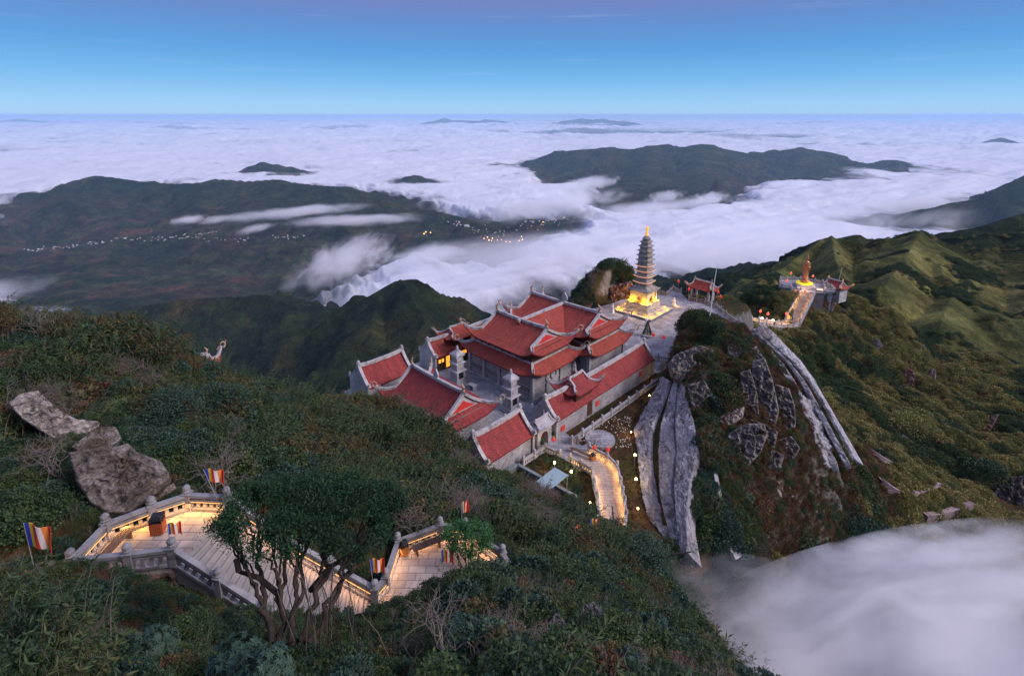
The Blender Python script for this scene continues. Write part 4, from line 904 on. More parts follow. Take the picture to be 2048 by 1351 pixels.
# --- people-sized white statues round the pagoda
def figure_mesh(name, mat, H=1.7):
    b = MB(); b.square([(.42, 0), (.42, .18), (.32, .2), (.32, .5), (.4, .52), (.38, .62)])
    b.lathe([(.30, .62), (.34, .8), (.27, 1.2), (.26, 1.5), (.33, 1.75), (.28, 1.95), (.12, 2.05), (.1, 2.1), (.17, 2.2), (.18, 2.33), (.12, 2.45), (.07, 2.6), (.02, 2.66)], k=12)
    b.tube([(.3, 0, 1.85), (.38, -.1, 1.55), (.12, -.3, 1.5)], [.09, .08, .05], 6); b.tube([(-.3, 0, 1.85), (-.38, -.1, 1.55), (-.12, -.3, 1.5)], [.09, .08, .05], 6)
    return b.me(name, mat, True)
fm_ = figure_mesh('white_statue', M['white'])
for (x, y, lab) in ((1225, 625, 'white standing statue at the left corner of the pagoda'), (1292, 651, 'white standing statue in front of the pagoda'), (1348, 612, 'white standing statue at the right corner of the pagoda, lit from below')):
    s_ = link('white_statue', fm_, None, W(x, y, FZ), ROT); s_.scale = (.85,) * 3; tag(s_, lab, 'statue')
point('statue_uplight', W(1351, 611, FZ) + np.array((.3, -.5, .4)), 40, YEL, .08)
point('statue_uplight', W(1233, 622, FZ) + np.array((.2, -.3, .5)), 25, YEL, .08)

# --- white flagpole on the crag, guardian pole behind the small temple
p0 = W(1418, 648, float(hz(*P(1418, 648, 93)[:2]))) ; p0 = P(1418, 648, 93); zg = float(hz(p0[0], p0[1])) 
fp = empty('flagpole', (p0[0], p0[1], zg - .1), 0, 'tall white bare flagpole on top of the rocky crag', 'flagpole')
MB().lathe([(.5, 0), (.5, .35), (.25, .4)], k=10).build('base', M['marble'], fp); MB().tube([(0, 0, .3), (.25, 0, 6.5), (.55, 0, 10.6)], [.11, .08, .03], 8).build('pole', M['white'], fp)

# ================================================================== BALUSTRADES
M['strip'] = glow('warm_strip', (1, .50, .16), 1.1)
M['step_stone'] = simple('step_stone', (.22, .21, .20), (.35, .33, .31), 1.6, stain=(.26, .25, .24), stain_scale=.9)
_bal = {}
def post_mesh(h, mat='marble', r_=.17):
    k = ('post', round(h, 2), mat, r_)
    if k in _bal: return _bal[k]
    b = MB(); b.square([(r_, 0), (r_, h), (r_ * 1.25, h + .02), (r_ * 1.25, h + .1), (r_ * .8, h + .12)])
    b.lathe([(r_ * .75, h + .12), (r_ * 1.2, h + .2), (r_ * .95, h + .28), (r_ * 1.15, h + .34), (r_ * 1.1, h + .44), (r_ * .6, h + .53), (r_ * .1, h + .56)], k=10)
    _bal[k] = b.me('post', M[mat]); return _bal[k]
def balustrade(label, pts, h=1.0, step=2.2, fine=True, mat='rail', name='stone_balustrade', lit=0.0, post_r=.17, group=None, side=1, skip_first=False):
    """pts: 3d points at the foot. fine: every baluster a part; else the balusters of a bay in one part"""
    e = empty(name, pts[0], 0, label, 'railing', group); o0 = np.array(pts[0], float); first = True
    for a, b_ in zip(pts[:-1], pts[1:]):
        a = np.array(a, float) - o0; b_ = np.array(b_, float) - o0; L = np.hypot(*(b_ - a)[:2]); n = max(1, round(L / step)); d = (b_ - a) / n; hd = math.atan2(d[1], d[0])
        for i in range(n):
            p = a + d * i; q = a + d * (i + 1)
            if not (first and skip_first): link('post', post_mesh(h, mat, post_r), e, p, hd)
            first = False
            up = np.array((0, 0, 1.0)); w_ = post_r * .95
            MB().sweep([p + up * (h - .14), q + up * (h - .14)], .26, .15).build('top_rail', M[mat], e)
            MB().sweep([p + up * (h - .36), q + up * (h - .36)], .16, .11).build('middle_rail', M[mat], e)
            MB().sweep([p + up * .02, q + up * .02], .22, .14).build('bottom_rail', M[mat], e)
            nb = max(2, round(np.hypot(*d[:2]) / .38)); row = MB()
            for k in range(nb):
                c_ = p + (q - p) * (k + .5) / nb; dd = (q - p) / np.hypot(*(q - p)[:2]) * .09
                tgt = MB() if fine else row
                tgt.sweep([c_ - dd + up * .16, c_ + dd + up * .16], .10, h - .52)
                if fine: tgt.build('baluster', M[mat], e)
            if not fine: tag(row.build('baluster_row', M[mat], e), kind='stuff')
            if lit:
                nrm = np.array((-d[1], d[0], 0)) / np.hypot(d[0], d[1]) * side
                MB().sweep([p + d * .1 + up * (h - .40) + nrm * .12, q - d * .1 + up * (h - .40) + nrm * .12], .03, .03).build('light_strip', M['strip'], e)
                mid = (p + q) / 2 + up * (h - .44) + nrm * .2 + o0
                l = bpy.data.lights.new('strip_light', 'AREA'); l.shape = 'RECTANGLE'; l.size = float(np.hypot(*d[:2]) * .85); l.size_y = .06; l.energy = lit * l.size; l.color = (1, .45, .11) if lit >= 9.5 else (1, .50, .26)
                lo = bpy.data.objects.new('strip_light', l); COL.objects.link(lo); lo.location = tuple(mid); z = Vector((-nrm[0] * -.55, -nrm[1] * -.55, -1)); q_ = (z).to_track_quat('-Z', 'Y')
                mrot = Matrix.Rotation(math.atan2(d[1], d[0]), 3, 'Z'); xax = Vector((d[0], d[1], d[2])).normalized(); zax = -z.normalized(); yax = zax.cross(xax).normalized(); zax = xax.cross(yax)
                lo.rotation_euler = Matrix((xax, yax, zax)).transposed().to_euler()
    link('post', post_mesh(h, mat, post_r), e, np.array(pts[-1], float) - o0)
    return e
def Z3(p, z): return (float(p[0]), float(p[1]), z)

# ================================================================== FOREGROUND STAIRS AND LANDINGS
ZT, ZL = STAIR_TOP_Z, STAIR_LOW_Z
wt = lambda x, y: Z3(W(x, y, ZT), ZT)
wl_ = lambda x, y: Z3(W(x, y, ZL), ZL)
pA, pB, pC, pD = wt(218, 1078), wt(309, 1042), wt(379, 1018), wt(458, 1022)
pE, pF = wt(262, 1141), wt(350, 1129); pH = wt(150, 1152)
M['flag_pale'] = M['paving_pale']
tag(MB().prism([q[:2] for q in (pH, pE, pF, pD, pC, pB, pA)], ZT - .5, ZT - .02).build('upper_landing', M['paving_pale']), 'warmly lit stone landing at the head of the stairs', kind='structure')
# retaining wall under the landing: rough stone
def rough_wall(name, pts, z0, z1, label, amp=.35, mat='stone', thick=.6, seed=0):
    pts = np.array([p[:2] for p in pts]); seg = np.r_[0, np.cumsum(np.hypot(*np.diff(pts, axis=0).T))]; nu = int(seg[-1] / .12) + 2; nv = int((z1 - z0) / .12) + 2
    u = np.linspace(0, seg[-1], nu); X = np.interp(u, seg, pts[:, 0]); Y = np.interp(u, seg, pts[:, 1]); tx = np.gradient(X); ty = np.gradient(Y); q = np.hypot(tx, ty); nx, ny = ty / q, -tx / q
    v = np.linspace(z0, z1, nv); U, Vv = np.meshgrid(u, v, indexing='ij'); dsp = amp * (ridged(U / 1.3, Vv / 1.6, 4, 7 + seed) - 1) * (.3 + .7 * sstep(z1, z1 - 1, Vv)); dsp = dsp + (z1 - Vv) * .12
    V = np.stack([(X[:, None] + nx[:, None] * dsp).ravel(), (Y[:, None] + ny[:, None] * dsp).ravel(), Vv.ravel()], 1)
    return tag(link(name, fast_mesh(name, V, grid_faces(nu, nv)[:, ::-1], M[mat])), label, 'wall')
def rock_mat(name, a, b_, c_, stain):
    m, t, o = nodes(name); g_ = t.nodes.new('ShaderNodeNewGeometry').outputs['Position']; n1_ = noise(t, g_, .8, 10, .75, .6, (1, 1, .6)); n2_ = noise(t, g_, 5, 9, .78); n3_ = noise(t, g_, 1.1, 8, .72, .8, (.6, .6, 2.6))
    c = ramp(t, n1_, [(.36, a), (.5, b_), (.64, c_)]); c = mixc(t, ramp(t, noise(t, g_, .45, 7, .75, .5), [(.5, (0, 0, 0)), (.62, (.8, .8, .8))]), c, stain)
    c = mixc(t, 1.0, c, ramp(t, n3_, [(.38, (.45, .43, .42)), (.55, (1.15, 1.15, 1.15))]), 'MULTIPLY'); c = mixc(t, 1.0, c, ramp(t, n2_, [(.35, (.6, .6, .6)), (.62, (1.3, 1.3, 1.3))]), 'MULTIPLY')
    principled(t, o, c, .95, math_(t, 'ADD', math_(t, 'MULTIPLY', n3_, 1.4), math_(t, 'MULTIPLY', n2_, .35)), .9, .3, spec=.1); return m
M['rock'] = rock_mat('weathered_rock', (.10, .088, .08), (.21, .19, .178), (.34, .315, .30), (.10, .07, .04))
M['rock_pale'] = rock_mat('pale_rock_face', (.20, .18, .17), (.36, .33, .31), (.50, .47, .45), (.26, .16, .10))
M['rock_dark'] = simple('dark_rock', (.05, .05, .055), (.12, .12, .125), .9, bstr=.9, bdist=.12)
M['rock_red'] = rock_mat('reddish_rock', (.10, .065, .055), (.22, .15, .13), (.34, .26, .24), (.24, .08, .05))
rough_wall('retaining_wall', [pH, pE, pF, (pF[0] + .4, pF[1] + .5)], ZT - 5, ZT - .3, 'rough grey rock wall under the upper landing railing', mat='rock_pale', seed=3)
balustrade('white stone railing along the rock side of the upper landing', [pA, pB, pC, pD], .95, 2.4, True, lit=20, side=-1)
balustrade('white stone railing on the near edge of the upper landing', [pH, pE, pF], .95, 2.3, True)
balustrade('short railing closing the upper landing beside the wooden bench', [pH, pA], .95, 2.6, True, lit=8, side=-1)
# flight 1
h1d = np.array((.978, -.21, 0)); DROP = .60
pG = np.array(pF) + h1d * 4.7 + np.array((0, 0, -4.7 * .50)); 
pDf = np.array(pD); 
# two flights: F..G / D..mid, then to the lower landing
pI = np.array(wl_(752, 1205)); pJ = np.array(wl_(640, 1330))
n1 = 14; n2 = 22
midD = pDf + (pI - pDf) * .40; midD[2] = pG[2]
st = empty('stone_staircase', pF, 0, 'broad stone staircase dropping from the upper landing behind the flat-topped tree', 'staircase')
def flight(par, a0, a1, b0, b1, n, z0, z1):
    """a near side line, b far side line, steps between"""
    for i in range(n):
        f0, f1 = i / n, (i + 1) / n; z = z0 + (z1 - z0) * f1
        q = [a0 + (a1 - a0) * f0, a0 + (a1 - a0) * (f1 + .06 / n), b0 + (b1 - b0) * (f1 + .06 / n), b0 + (b1 - b0) * f0]
        o = np.array(pF); poly = [(p[0] - o[0], p[1] - o[1]) for p in q]
        stp = MB().prism(poly, z - o[2] - .9, z - o[2]).build('step', M['step_stone'], par)
        q0, q1_, q2_, q3_ = [Vector((p[0], p[1], z - o[2] + .004)) for p in poly]; MB().prism([q0 + (q1_ - q0) * .80, q1_, q2_, q3_ + (q2_ - q3_) * .80], z - o[2] + .002, z - o[2] + .014).build('tread_edge_shade', M['stone_dark'], stp)  # dark tread edge line also stands in for the striped light and shade
flight(st, np.array(pF), pG, pDf, midD, n1, ZT, pG[2])
aJ = pG + (np.array((-6.9, 20.6, ZL)) - pG); flight(st, pG, aJ, midD, pI, n2, pG[2], ZL)
balustrade('long stone railing sloping down the near side of the stairs', [pF, pG, aJ], .95, 2.4, True, name='stone_balustrade', skip_first=True)
balustrade('stone railing down the far side of the stairs behind the tree', [pD, midD, pI], .95, 2.4, True, lit=9, side=-1, skip_first=True)
rough_wall('stair_wall', [pF, pG, aJ], ZL - 4, ZL + .2, 'dark rough wall below the near side of the stairs', mat='rock', seed=5)
# lower landing
q1, q2, q3, q4, q5, q6 = wl_(773, 1180), wl_(797, 1105), wl_(881, 1073), wl_(931, 1075), wl_(1005, 1130), wl_(885, 1165)
tag(MB().prism([q[:2] for q in (tuple(pI), q1, q2, q3, q4, q5, wl_(1010, 1200), wl_(780, 1290), tuple(aJ))], ZL - .5, ZL - .02).build('lower_landing', M['paving_pale']), 'pinkish lit stone landing half way down the stairs', kind='structure')
balustrade('stone railing round the far side of the lower landing, a wooden bench before it', [tuple(pI), q1, q2, q3, q4], .9, 2.2, True, lit=9, side=-1, skip_first=True)
balustrade('stone railing right of the small round tree on the lower landing', [q4, q5, wl_(1040, 1185)], .9, 2.4, True, lit=9, side=-1, skip_first=True)
# landing to the left of the upper one, with lamp
pK = wt(30, 1205)
tag(MB().prism([tuple(W(x, y, ZT)[:2]) for x, y in ((149, 1151), (95, 1185), (20, 1222), (-60, 1190), (40, 1130), (110, 1118))], ZT - .4, ZT - .01).build('side_path', M['paving_pale']), 'lit stone path leading off left of the upper landing', kind='structure')
balustrade('stone railing running down to the lower left corner among bamboo', [pH, pK], .95, 2.4, True, lit=6, side=1, skip_first=True)
# ramp foot where the lower stair meets the path (hidden by bushes)
# ---- bench, bins
def bench(label, loc, rz, L=1.8):
    e = empty('bench', loc, rz, label, 'bench'); 
    for k in range(5): MB().box(-L / 2, L / 2, -.24 + .1 * k, -.16 + .1 * k, .42, .47).build('slat', M['wood_bench'], e)
    for sx_ in (-1, 1): MB().box(sx_ * (L / 2 - .25) - .04, sx_ * (L / 2 - .25) + .04, -.22, .22, 0, .42).build('leg', M['wood_bench'], e)
    return e
def bin_(label, loc, rz, mat, h=.95, w_=.5):
    e = empty('litter_bin', loc, rz, label, 'litter bin')
    n_ = 6
    for k in range(n_):
        for s_ in (-1, 1): 
            MB().box(-w_ / 2 + w_ * k / n_ + .01, -w_ / 2 + w_ * (k + 1) / n_ - .01, s_ * w_ / 2 - .02, s_ * w_ / 2 + .02, .08, h * .66).build('slat', M[mat], e)
            MB().box(s_ * w_ / 2 - .02, s_ * w_ / 2 + .02, -w_ / 2 + w_ * k / n_ + .01, -w_ / 2 + w_ * (k + 1) / n_ - .01, .08, h * .66).build('slat', M[mat], e)
    MB().box(-w_ / 2 + .03, w_ / 2 - .03, -w_ / 2 + .03, w_ / 2 - .03, .04, h * .68).build('liner', M['black'], e)
    b = MB()
    for sx_ in (-1, 1):
        for sy_ in (-1, 1): b.box(sx_ * w_ * .45 - .03, sx_ * w_ * .45 + .03, sy_ * w_ * .45 - .03, sy_ * w_ * .45 + .03, h * .66, h * .84)
    b.build('lid_post', M['black'], e); MB().box(-w_ * .56, w_ * .56, -w_ * .56, w_ * .56, h * .84, h, .35).build('lid', M['black'], e)
    return e
bb = wt(222, 1100); bench('brown slatted bench beside the end railing of the upper landing', Z3(W(232, 1102, ZT), ZT), math.atan2(pA[1] - pH[1], pA[0] - pH[0]), 2.2)
bin_('red slatted litter bin with black lid standing on the upper landing', Z3(W(318, 1064, ZT), ZT), .25, 'wood_red', 1.05, .55)
b1 = W(856, 1098, ZL); bench('dark slatted bench on the lower landing in front of the railing', Z3(b1, ZL), math.atan2(q3[1] - q2[1], q3[0] - q2[0]), 1.9)
M['wood_orange'] = simple('orange_wood', (.42, .17, .04), (.52, .22, .06), 6)
bin_('orange slatted litter bin with black lid beside the lower landing bench', Z3(W(809, 1108, ZL), ZL), .5, 'wood_orange', .95, .42)

# ================================================================== FLAGS
M['f_blue'] = simple('flag_blue', (.03, .05, .35), (.04, .06, .42), 3); M['f_yellow'] = simple('flag_yellow', (.75, .5, .03), (.8, .55, .05), 3)
M['f_red'] = simple('flag_red', (.6, .04, .03), (.65, .06, .04), 3); M['f_white'] = simple('flag_white', (.7, .65, .65), (.75, .7, .7), 3); M['f_orange'] = simple('flag_orange', (.75, .22, .05), (.8, .26, .06), 3)
def flag(label, foot, pole_h, fw, fh, rz=0.0, lean=(0, 0)):
    e = empty('striped_flag', foot, rz, label, 'flag'); top = (lean[0], lean[1], pole_h)
    MB().tube([(0, 0, 0), (lean[0] * .5, lean[1] * .5, pole_h * .5), top], .018 + .0, 6).build('pole', M['metal'], e)
    cols = ['f_blue', 'f_yellow', 'f_red', 'f_white', 'f_orange', 'f_red']; nx_ = 24; ny = 8
    me_v = []; 
    fo = MB()
    verts = []; faces = []; mi = []
    for j in range(ny + 1):
        for i in range(nx_ + 1):
            f = i / nx_; g_ = j / ny; amp = .12 * f
            verts.append((lean[0] * (1 - .12) + .02 + fw * f * .93, lean[1] + amp * math.sin(f * 9 + g_ * 1.6), pole_h - fh * g_ - .18 * fw * f * f + .04 * math.sin(f * 7)))
    for j in range(ny):
        for i in range(nx_):
            a = j * (nx_ + 1) + i; faces.append((a, a + nx_ + 1, a + nx_ + 2, a + 1)); mi.append(min(5, i * 6 // nx_))
    me = bpy.data.meshes.new('cloth'); me.from_pydata(verts, [], faces); me.update()
    for c_ in cols: me.materials.append(M[c_])
    me.polygons.foreach_set('material_index', mi); o = bpy.data.objects.new('cloth', me); COL.objects.link(o); o.parent = e
    md = o.modifiers.new('Solidify', 'SOLIDIFY'); md.thickness = .012
    return e
flag('striped flag flying above the far corner post of the upper landing', (pD[0] - .5, pD[1] - .1, ZT + .9), 1.75, .95, .75, .1, (-.45, 0))
flag('small striped flag drooping beside the red litter bin', (pF[0], pF[1], ZT - .6), 2.75, .55, .6, .4, (-.1, .15))
fz = P(62, 1088, 21.5); flag('big striped flag on the left above the bamboo', (fz[0] - .1, fz[1], fz[2] - 1.6), 2.6, 1.15, 1.1, -.1)
flag('striped flag above the turn of the stairs at the foot of the tree', (pI[0] - .1, pI[1] + .1, ZL + .8), 1.9, .75, .85, .2, (-.1, 0))
flag('striped flag at the far corner of the lower landing', (q4[0] - .2, q4[1], ZL + .7), 1.8, .5, .75, .6)
flag('striped flag left of the small round tree', (W(884, 1150, ZL)[0], W(884, 1150, ZL)[1], ZL), 1.7, .7, .8, .1)
for x, y, d, lab in ((1138, 1080, 40, 'red and white flag in the scrub below the garden path'), (1180, 1062, 46, 'small striped flag in the scrub beside the path\'s lower end')):
    p_ = P(x, y, d); flag(lab, (p_[0], p_[1], p_[2] - 1.2), 2.4, .9, .8, .3)

# ================================================================== GARDEN, RAMP AND GATE FORECOURT
def wz(x, y, z=FZ): return W(x, y, z)
tag(MB().prism([tuple(wz(x, y)[:2]) for x, y in ((1064, 903), (1112, 868), (1130, 864), (1157, 886), (1180, 902), (1186, 922), (1162, 940), (1141, 925), (1120, 914), (1092, 900), (1070, 912))], FZ - .3, FZ + .02).build('forecourt', M['paving']), 'stone paving before the arched gate', kind='structure')
ramp_l = [(1140, 924), (1184, 948), (1188, 975), (1194, 1003), (1198, 1040), (1176, 1075), (1165, 1100)]
ramp_r = [(1178, 902), (1214, 921), (1234, 940), (1241, 972), (1249, 1012), (1252, 1040), (1250, 1075), (1245, 1100)]
def zr(y): return FZ + .06 + max(0, (y - 1030)) * .012
tag(MB().prism([tuple(wz(x, y)[:2]) for x, y in ramp_l + ramp_r[::-1]], FZ - .3, FZ + .07).build('garden_path', M['paving_pale']), 'curving pale garden path lit pink by the railing lights', kind='structure')
balustrade('lit stone railing along the left side of the curving garden path', [tuple(wz(x, y)) for x, y in ramp_l[:1] + ramp_l[1:]], .95, 2.2, False, mat='stone', lit=13, side=1)
balustrade('lit stone railing along the right side of the curving garden path', [tuple(wz(x, y)) for x, y in ramp_r], .95, 2.2, False, mat='stone', lit=13, side=-1)
pc_ = wz(1200, 877); rc = abs(wz(1229, 877)[0] - pc_[0]) * 1.03
b = MB(); b.lathe([(rc, FZ - .3), (rc, FZ + .10), (rc * .97, FZ + .10), (rc * .97, FZ + .06)], pc_[0], pc_[1], 40); tag(b.build('round_terrace', M['paving']), 'round stone terrace in the flower garden', kind='structure')
tag(MB().prism([tuple(wz(x, y)[:2]) for x, y in ((1178, 884), (1196, 893), (1178, 909), (1154, 897))], FZ - .3, FZ + .045).build('terrace_path', M['paving']), 'short paved link to the round terrace', kind='structure')
# railings of the gallery side and forecourt
balustrade('long stone railing between the side gallery and the flower garden', [G(11.6, -4.4), G(11.6, 25.5)], .95, 2.4, False, mat='stone')
balustrade('stone railing between the forecourt and the flower bed', [G(11.6, -4.4), tuple(wz(1156, 888))], .95, 2.2, False, mat='stone')
balustrade('stone railing between the gable house and the lit lamp garden', [tuple(wz(1047, 930)), tuple(wz(1090, 903)), tuple(wz(1120, 916))], .95, 2.4, False, mat='stone')
# slate-coped roof-garden walls
def coped(label, pts, z, h, wd=.45):
    e = empty('coped_wall', pts[0], 0, label, 'wall'); o0 = np.array(pts[0])
    for a, b_ in zip(pts[:-1], pts[1:]): MB().sweep([np.array(a) - o0, np.array(b_) - o0], wd, .22).build('coping', M['blue_metal'], e); MB().sweep([np.array(a) - o0 - (0, 0, h), np.array(b_) - o0 - (0, 0, h)], wd * .7, h).build('wall', M['stone_dark'], e)
coped('slate-coped wall edging the planted roof terrace, the glass canopy resting on it', [tuple(W(1012, 942, FZ + .4)), tuple(W(1036, 930, FZ + .4)), tuple(W(1152, 994, FZ + .4)), tuple(W(1108, 1032, FZ + .4))], FZ, 1.6)
coped('thin coped wall across the planted roof terrace', [tuple(W(1096, 970, FZ + .2)), tuple(W(1062, 998, FZ + .2))], FZ, 1.0, .2)
gc = empty('glass_canopy', W(1104, 957, FZ + 2.0), ROT + .02, 'pale glass canopy roof beside the lit lamps', 'canopy')
MB().box(-1.1, 1.1, -2.0, 1.9, 0, .06).build('glass_panel', M['glass'], gc)
for sy_ in (-1.9, 0, 1.8): MB().box(-1.15, 1.15, sy_ - .05, sy_ + .05, -.1, -.005).build('beam', M['metal'], gc)
for sx_ in (-1, 1):
    for sy_ in (-1.85, 1.75): MB().box(sx_ * 1.0 - .05, sx_ * 1.0 + .05, sy_ - .05, sy_ + .05, -2.2, -.1).build('post', M['metal'], gc)
# lamps
def garden_lamp(label, x, y, power, h=1.1, z=FZ, col=(1, .58, .14), size=.13, d=None):
    p = P(x, y, d) if d else W(x, y, z + h); e = empty('garden_lamp', (p[0], p[1], p[2] - h), 0, label, 'lamp')
    MB().tube([(0, 0, 0), (0, 0, h - size)], .03, 6).build('stem', M['metal'], e); MB().lathe([(.04, h - size), (size, h - size * .6), (size * 1.1, h), (size * .6, h + size * .8), (.02, h + size)], k=10).build('bulb', M['lamp'], e, True)
    point('garden_light', (p[0], p[1] - .05, p[2] + size + .15), power * .45, col, .12)
garden_lamp('bright garden lamp left of the glass canopy corner', 1109, 924, 260, 1.3)
garden_lamp('bright garden lamp between the glass canopy and the path railing', 1143, 942, 260, 1.3)
garden_lamp('lamp beside the retaining wall, upper of two', 1270, 909, 150, 1.6)
garden_lamp('lamp beside the retaining wall, lower of two', 1272, 957, 150, .9)
garden_lamp('small lamp shining through shrubs right of the path', 1276, 1016, 90, .6, size=.08)
garden_lamp('dim lamp in the bushes left of the path', 1180, 1004, 60, .5, size=.07)
garden_lamp('small lamp at the brown bank below the gallery', 1299, 790, 60, .5, size=.08)
garden_lamp('small lamp at the upper end of the gallery railing', 1318, 757, 60, .5, size=.08)
garden_lamp('small lamp among flowers by the retaining wall', 1262, 863, 80, .4, size=.07)
garden_lamp('lamp at the lower left path among bamboo', 62, 1156, 60, .8, z=ZT, size=.09)
# red bench and bin on the path
bench('long dark red bench at the start of the garden path', Z3(W(1162, 909, FZ + .1), FZ + .1), math.atan2(*(wz(1178, 915) - wz(1148, 902))[1::-1]), 3.4)
bin_('orange litter bin by the path railing', Z3(W(1186, 919, FZ + .1), FZ + .1), .3, 'wood_orange', 1.0, .5)
for x, y, s_, lab in ((1105, 874, .55, 'round potted bush right of the arched gate'), (1083, 893, .55, 'round potted bush left of the arched gate')):
    p = wz(x, y); e = empty('potted_bush', p, 0, lab, 'potted plant'); MB().lathe([(.35, 0), (.45, .5), (.4, .52)], k=12).build('pot', M['marble'], e)
    ball = MB()
    for q in range(420):
        v = Vector((random.gauss(0, 1), random.gauss(0, 1), random.gauss(0, 1))).normalized() * (.55 * random.uniform(.75, 1.03)); t1 = v.orthogonal().normalized() * .11; t2 = v.cross(t1).normalized() * .06; c_ = v + Vector((0, 0, .95))
        ball.add([c_ - t1, c_ + t2, c_ + t1 + v * .05, c_ - t2], [(0, 1, 2, 3)])
    ball.build('foliage', M['leaf'], e)
# --- lanterns on thin poles
def lantern(label, x, y, z=None, d=None, h=2.6, lit=False, r_=.26):
    p = P(x, y, d) if d else W(x, y, z); e = empty('red_lantern', (p[0], p[1], p[2] - h), 0, label, 'lantern', 'red lanterns on poles')
    MB().tube([(0, 0, 0), (0, 0, h - r_)], .025, 5).build('pole', M['metal'], e)
    MB().lathe([(r_ * .35, h - r_ * 1.1), (r_ * .8, h - r_ * .7), (r_, h), (r_ * .8, h + r_ * .7), (r_ * .35, h + r_ * 1.1)], k=10).build('shade', M['lantern_lit' if lit else 'lantern'], e, True)
    MB().lathe([(r_ * .5, h + r_ * 1.1), (r_ * .1, h + r_ * 1.5)], k=6).build('cap', M['gold'], e)
for x, y, lab in ((1107, 878, 'red lantern on a pole before the arched gate'), (1189, 894, 'deep red lantern by the link to the round terrace'), (1216, 898, 'pinkish red lantern right of the round terrace link')): lantern(lab, x, y, FZ + 2.2, h=2.2, r_=.28)
for k, (x, y, lab) in enumerate(((1357, 562, 'red lantern at the far back corner of the plaza'), (1374, 566, 'upper red lantern left of the small gate temple'), (1378, 578, 'lower red lantern left of the small gate temple'), (1418, 581, 'red lantern right of the small gate temple'), (1436, 584, 'red lantern over the plaza railing bend'), (1441, 593, 'large red lantern at the top of the statue steps'), (1398, 623, 'red lantern beside the crag shrubs'), (1307, 669, 'red lantern right of the conical tree'), (1327, 674, 'red lantern by the bare shrubs near the gallery end'))): lantern(lab, x, y, FZ + 2.6, r_=.34)
for x, y, lab in ((1281, 747, 'square red sign panel near the far end of the gallery wall'), (1195, 806, 'small red sign panel in the middle of the gallery wall'), (1126, 856, 'small red sign panel near the gate end of the gallery wall')):
    # find the point on the gallery wall plane s = 9.07
    r_ = ray(x, y); tt = ((C0 + 9.12 * E1) @ E1) / (r_ @ E1); p = r_ * tt; o_ = MB().box(-.04, .04, -.42, .42, -.42, .42).build('wall_panel', M['red_gloss'], loc=p); o_.rotation_euler = (0, 0, ROT); tag(o_, lab, 'sign panel')

# conical tree in a planter
pp = wz(1294, 672); e = empty('planter', pp, ROT, 'low stone planter under the conical tree', 'planter'); MB().lathe([(1.15, 0), (1.25, .45), (1.05, .47), (1.0, .35)], k=16).build('bowl', M['marble'], e)
ct = empty('conical_tree', (pp[0], pp[1], FZ + .35), 0, 'dark clipped conical tree in a planter behind the rear hall', 'tree')
MB().tube([(0, 0, 0), (0, 0, 2.6)], [.09, .02], 6).build('trunk', M['bark'], ct); b = MB()
for q in range(2600):
    z = random.random() ** 1.3 * 2.9; r_ = .95 * (1 - z / 3.0) * math.sqrt(random.uniform(.45, 1)) + .03; an = random.uniform(0, 6.283); c_ = Vector((r_ * math.cos(an), r_ * math.sin(an), z + .15)); v = Vector((math.cos(an), math.sin(an), .5)).normalized()
    t1 = v.orthogonal().normalized() * .05; b.add([c_ - t1, c_ + v * .13, c_ + t1], [(0, 1, 2)])
b.build('crown', M['leaf'], ct)

# --- plaza railings and small gate temple
def zp(x, y): return tuple(wz(x, y))
balustrade('plaza railing at the back behind the pagoda', [zp(1310, 585), zp(1333, 591), zp(1346, 579), zp(1362, 586)], .95, 2.4, False)
balustrade('plaza railing in front of the small gate temple', [zp(1378, 600), zp(1410, 606), zp(1432, 615), zp(1462, 640), zp(1478, 650)], .95, 2.4, False)
balustrade('stone railing between rear hall and plaza', [G(5.0, 27.0), G(11.5, 30.5)], .95, 2.4, False, mat='stone')
sg = empty('small_gate_temple', wz(1404, 598), ROT - .1, 'small red-roofed gate pavilion on the far edge of the plaza', 'pavilion')
for sx_ in (-1, 1):
    for sy_ in (-1, 1): MB().box(sx_ * 2.3 - .22, sx_ * 2.3 + .22, sy_ * 1.1 - .22, sy_ * 1.1 + .22, 0, 3.1).build('pillar', M['marble'], sg)
MB().box(-2.6, 2.6, -1.3, 1.3, 2.75, 3.1).build('beam', M['wood'], sg)
hip_gable(sg, 'roof', 3.6, 2.1, 3.15, 4.75, 2.4, lift=.7, orn=.45, fin=.5, capw=.28)

# ================================================================== STATUE TERRACE
ZS = -52.6
sC = P(1608, 572, 164.5); ZS = float(sC[2]); B0 = np.array((sC[0], sC[1], ZS)); RS = R(-18)
bs = empty('bodhisattva_statue', (B0[0], B0[1], ZS + 1.0), RS - R(90) + R(90), 'bronze standing robed statue on a lotus pedestal', 'statue')
MB().lathe([(1.35, 0), (1.35, .25), (1.1, .3), (1.15, .6), (1.45, .8), (1.5, 1.05), (1.2, 1.25), (.75, 1.35), (.7, 1.6), (.95, 1.75), (1.05, 2.0), (.8, 2.15)], k=16).build('lotus_pedestal', M['bronze'], bs, True)
b = MB(); sec = [(.78, .62, 2.1), (.86, .66, 2.5), (.74, .55, 3.3), (.68, .5, 4.2), (.74, .52, 5.0), (.82, .54, 5.8), (.86, .5, 6.4), (.7, .42, 6.85), (.3, .28, 7.1), (.22, .22, 7.25), (.36, .36, 7.5), (.4, .42, 7.8), (.34, .36, 8.15), (.36, .34, 8.35), (.26, .26, 8.7), (.12, .12, 9.15), (.03, .03, 9.3)]
V = []; kk = 20
for rx, ry, z in sec:
    for q in range(kk): an = 2 * math.pi * q / kk; fold = 1 + (.05 * math.cos(an * 7 + z) if z < 6 else 0); V.append((rx * math.cos(an) * fold, ry * math.sin(an) * fold, z))
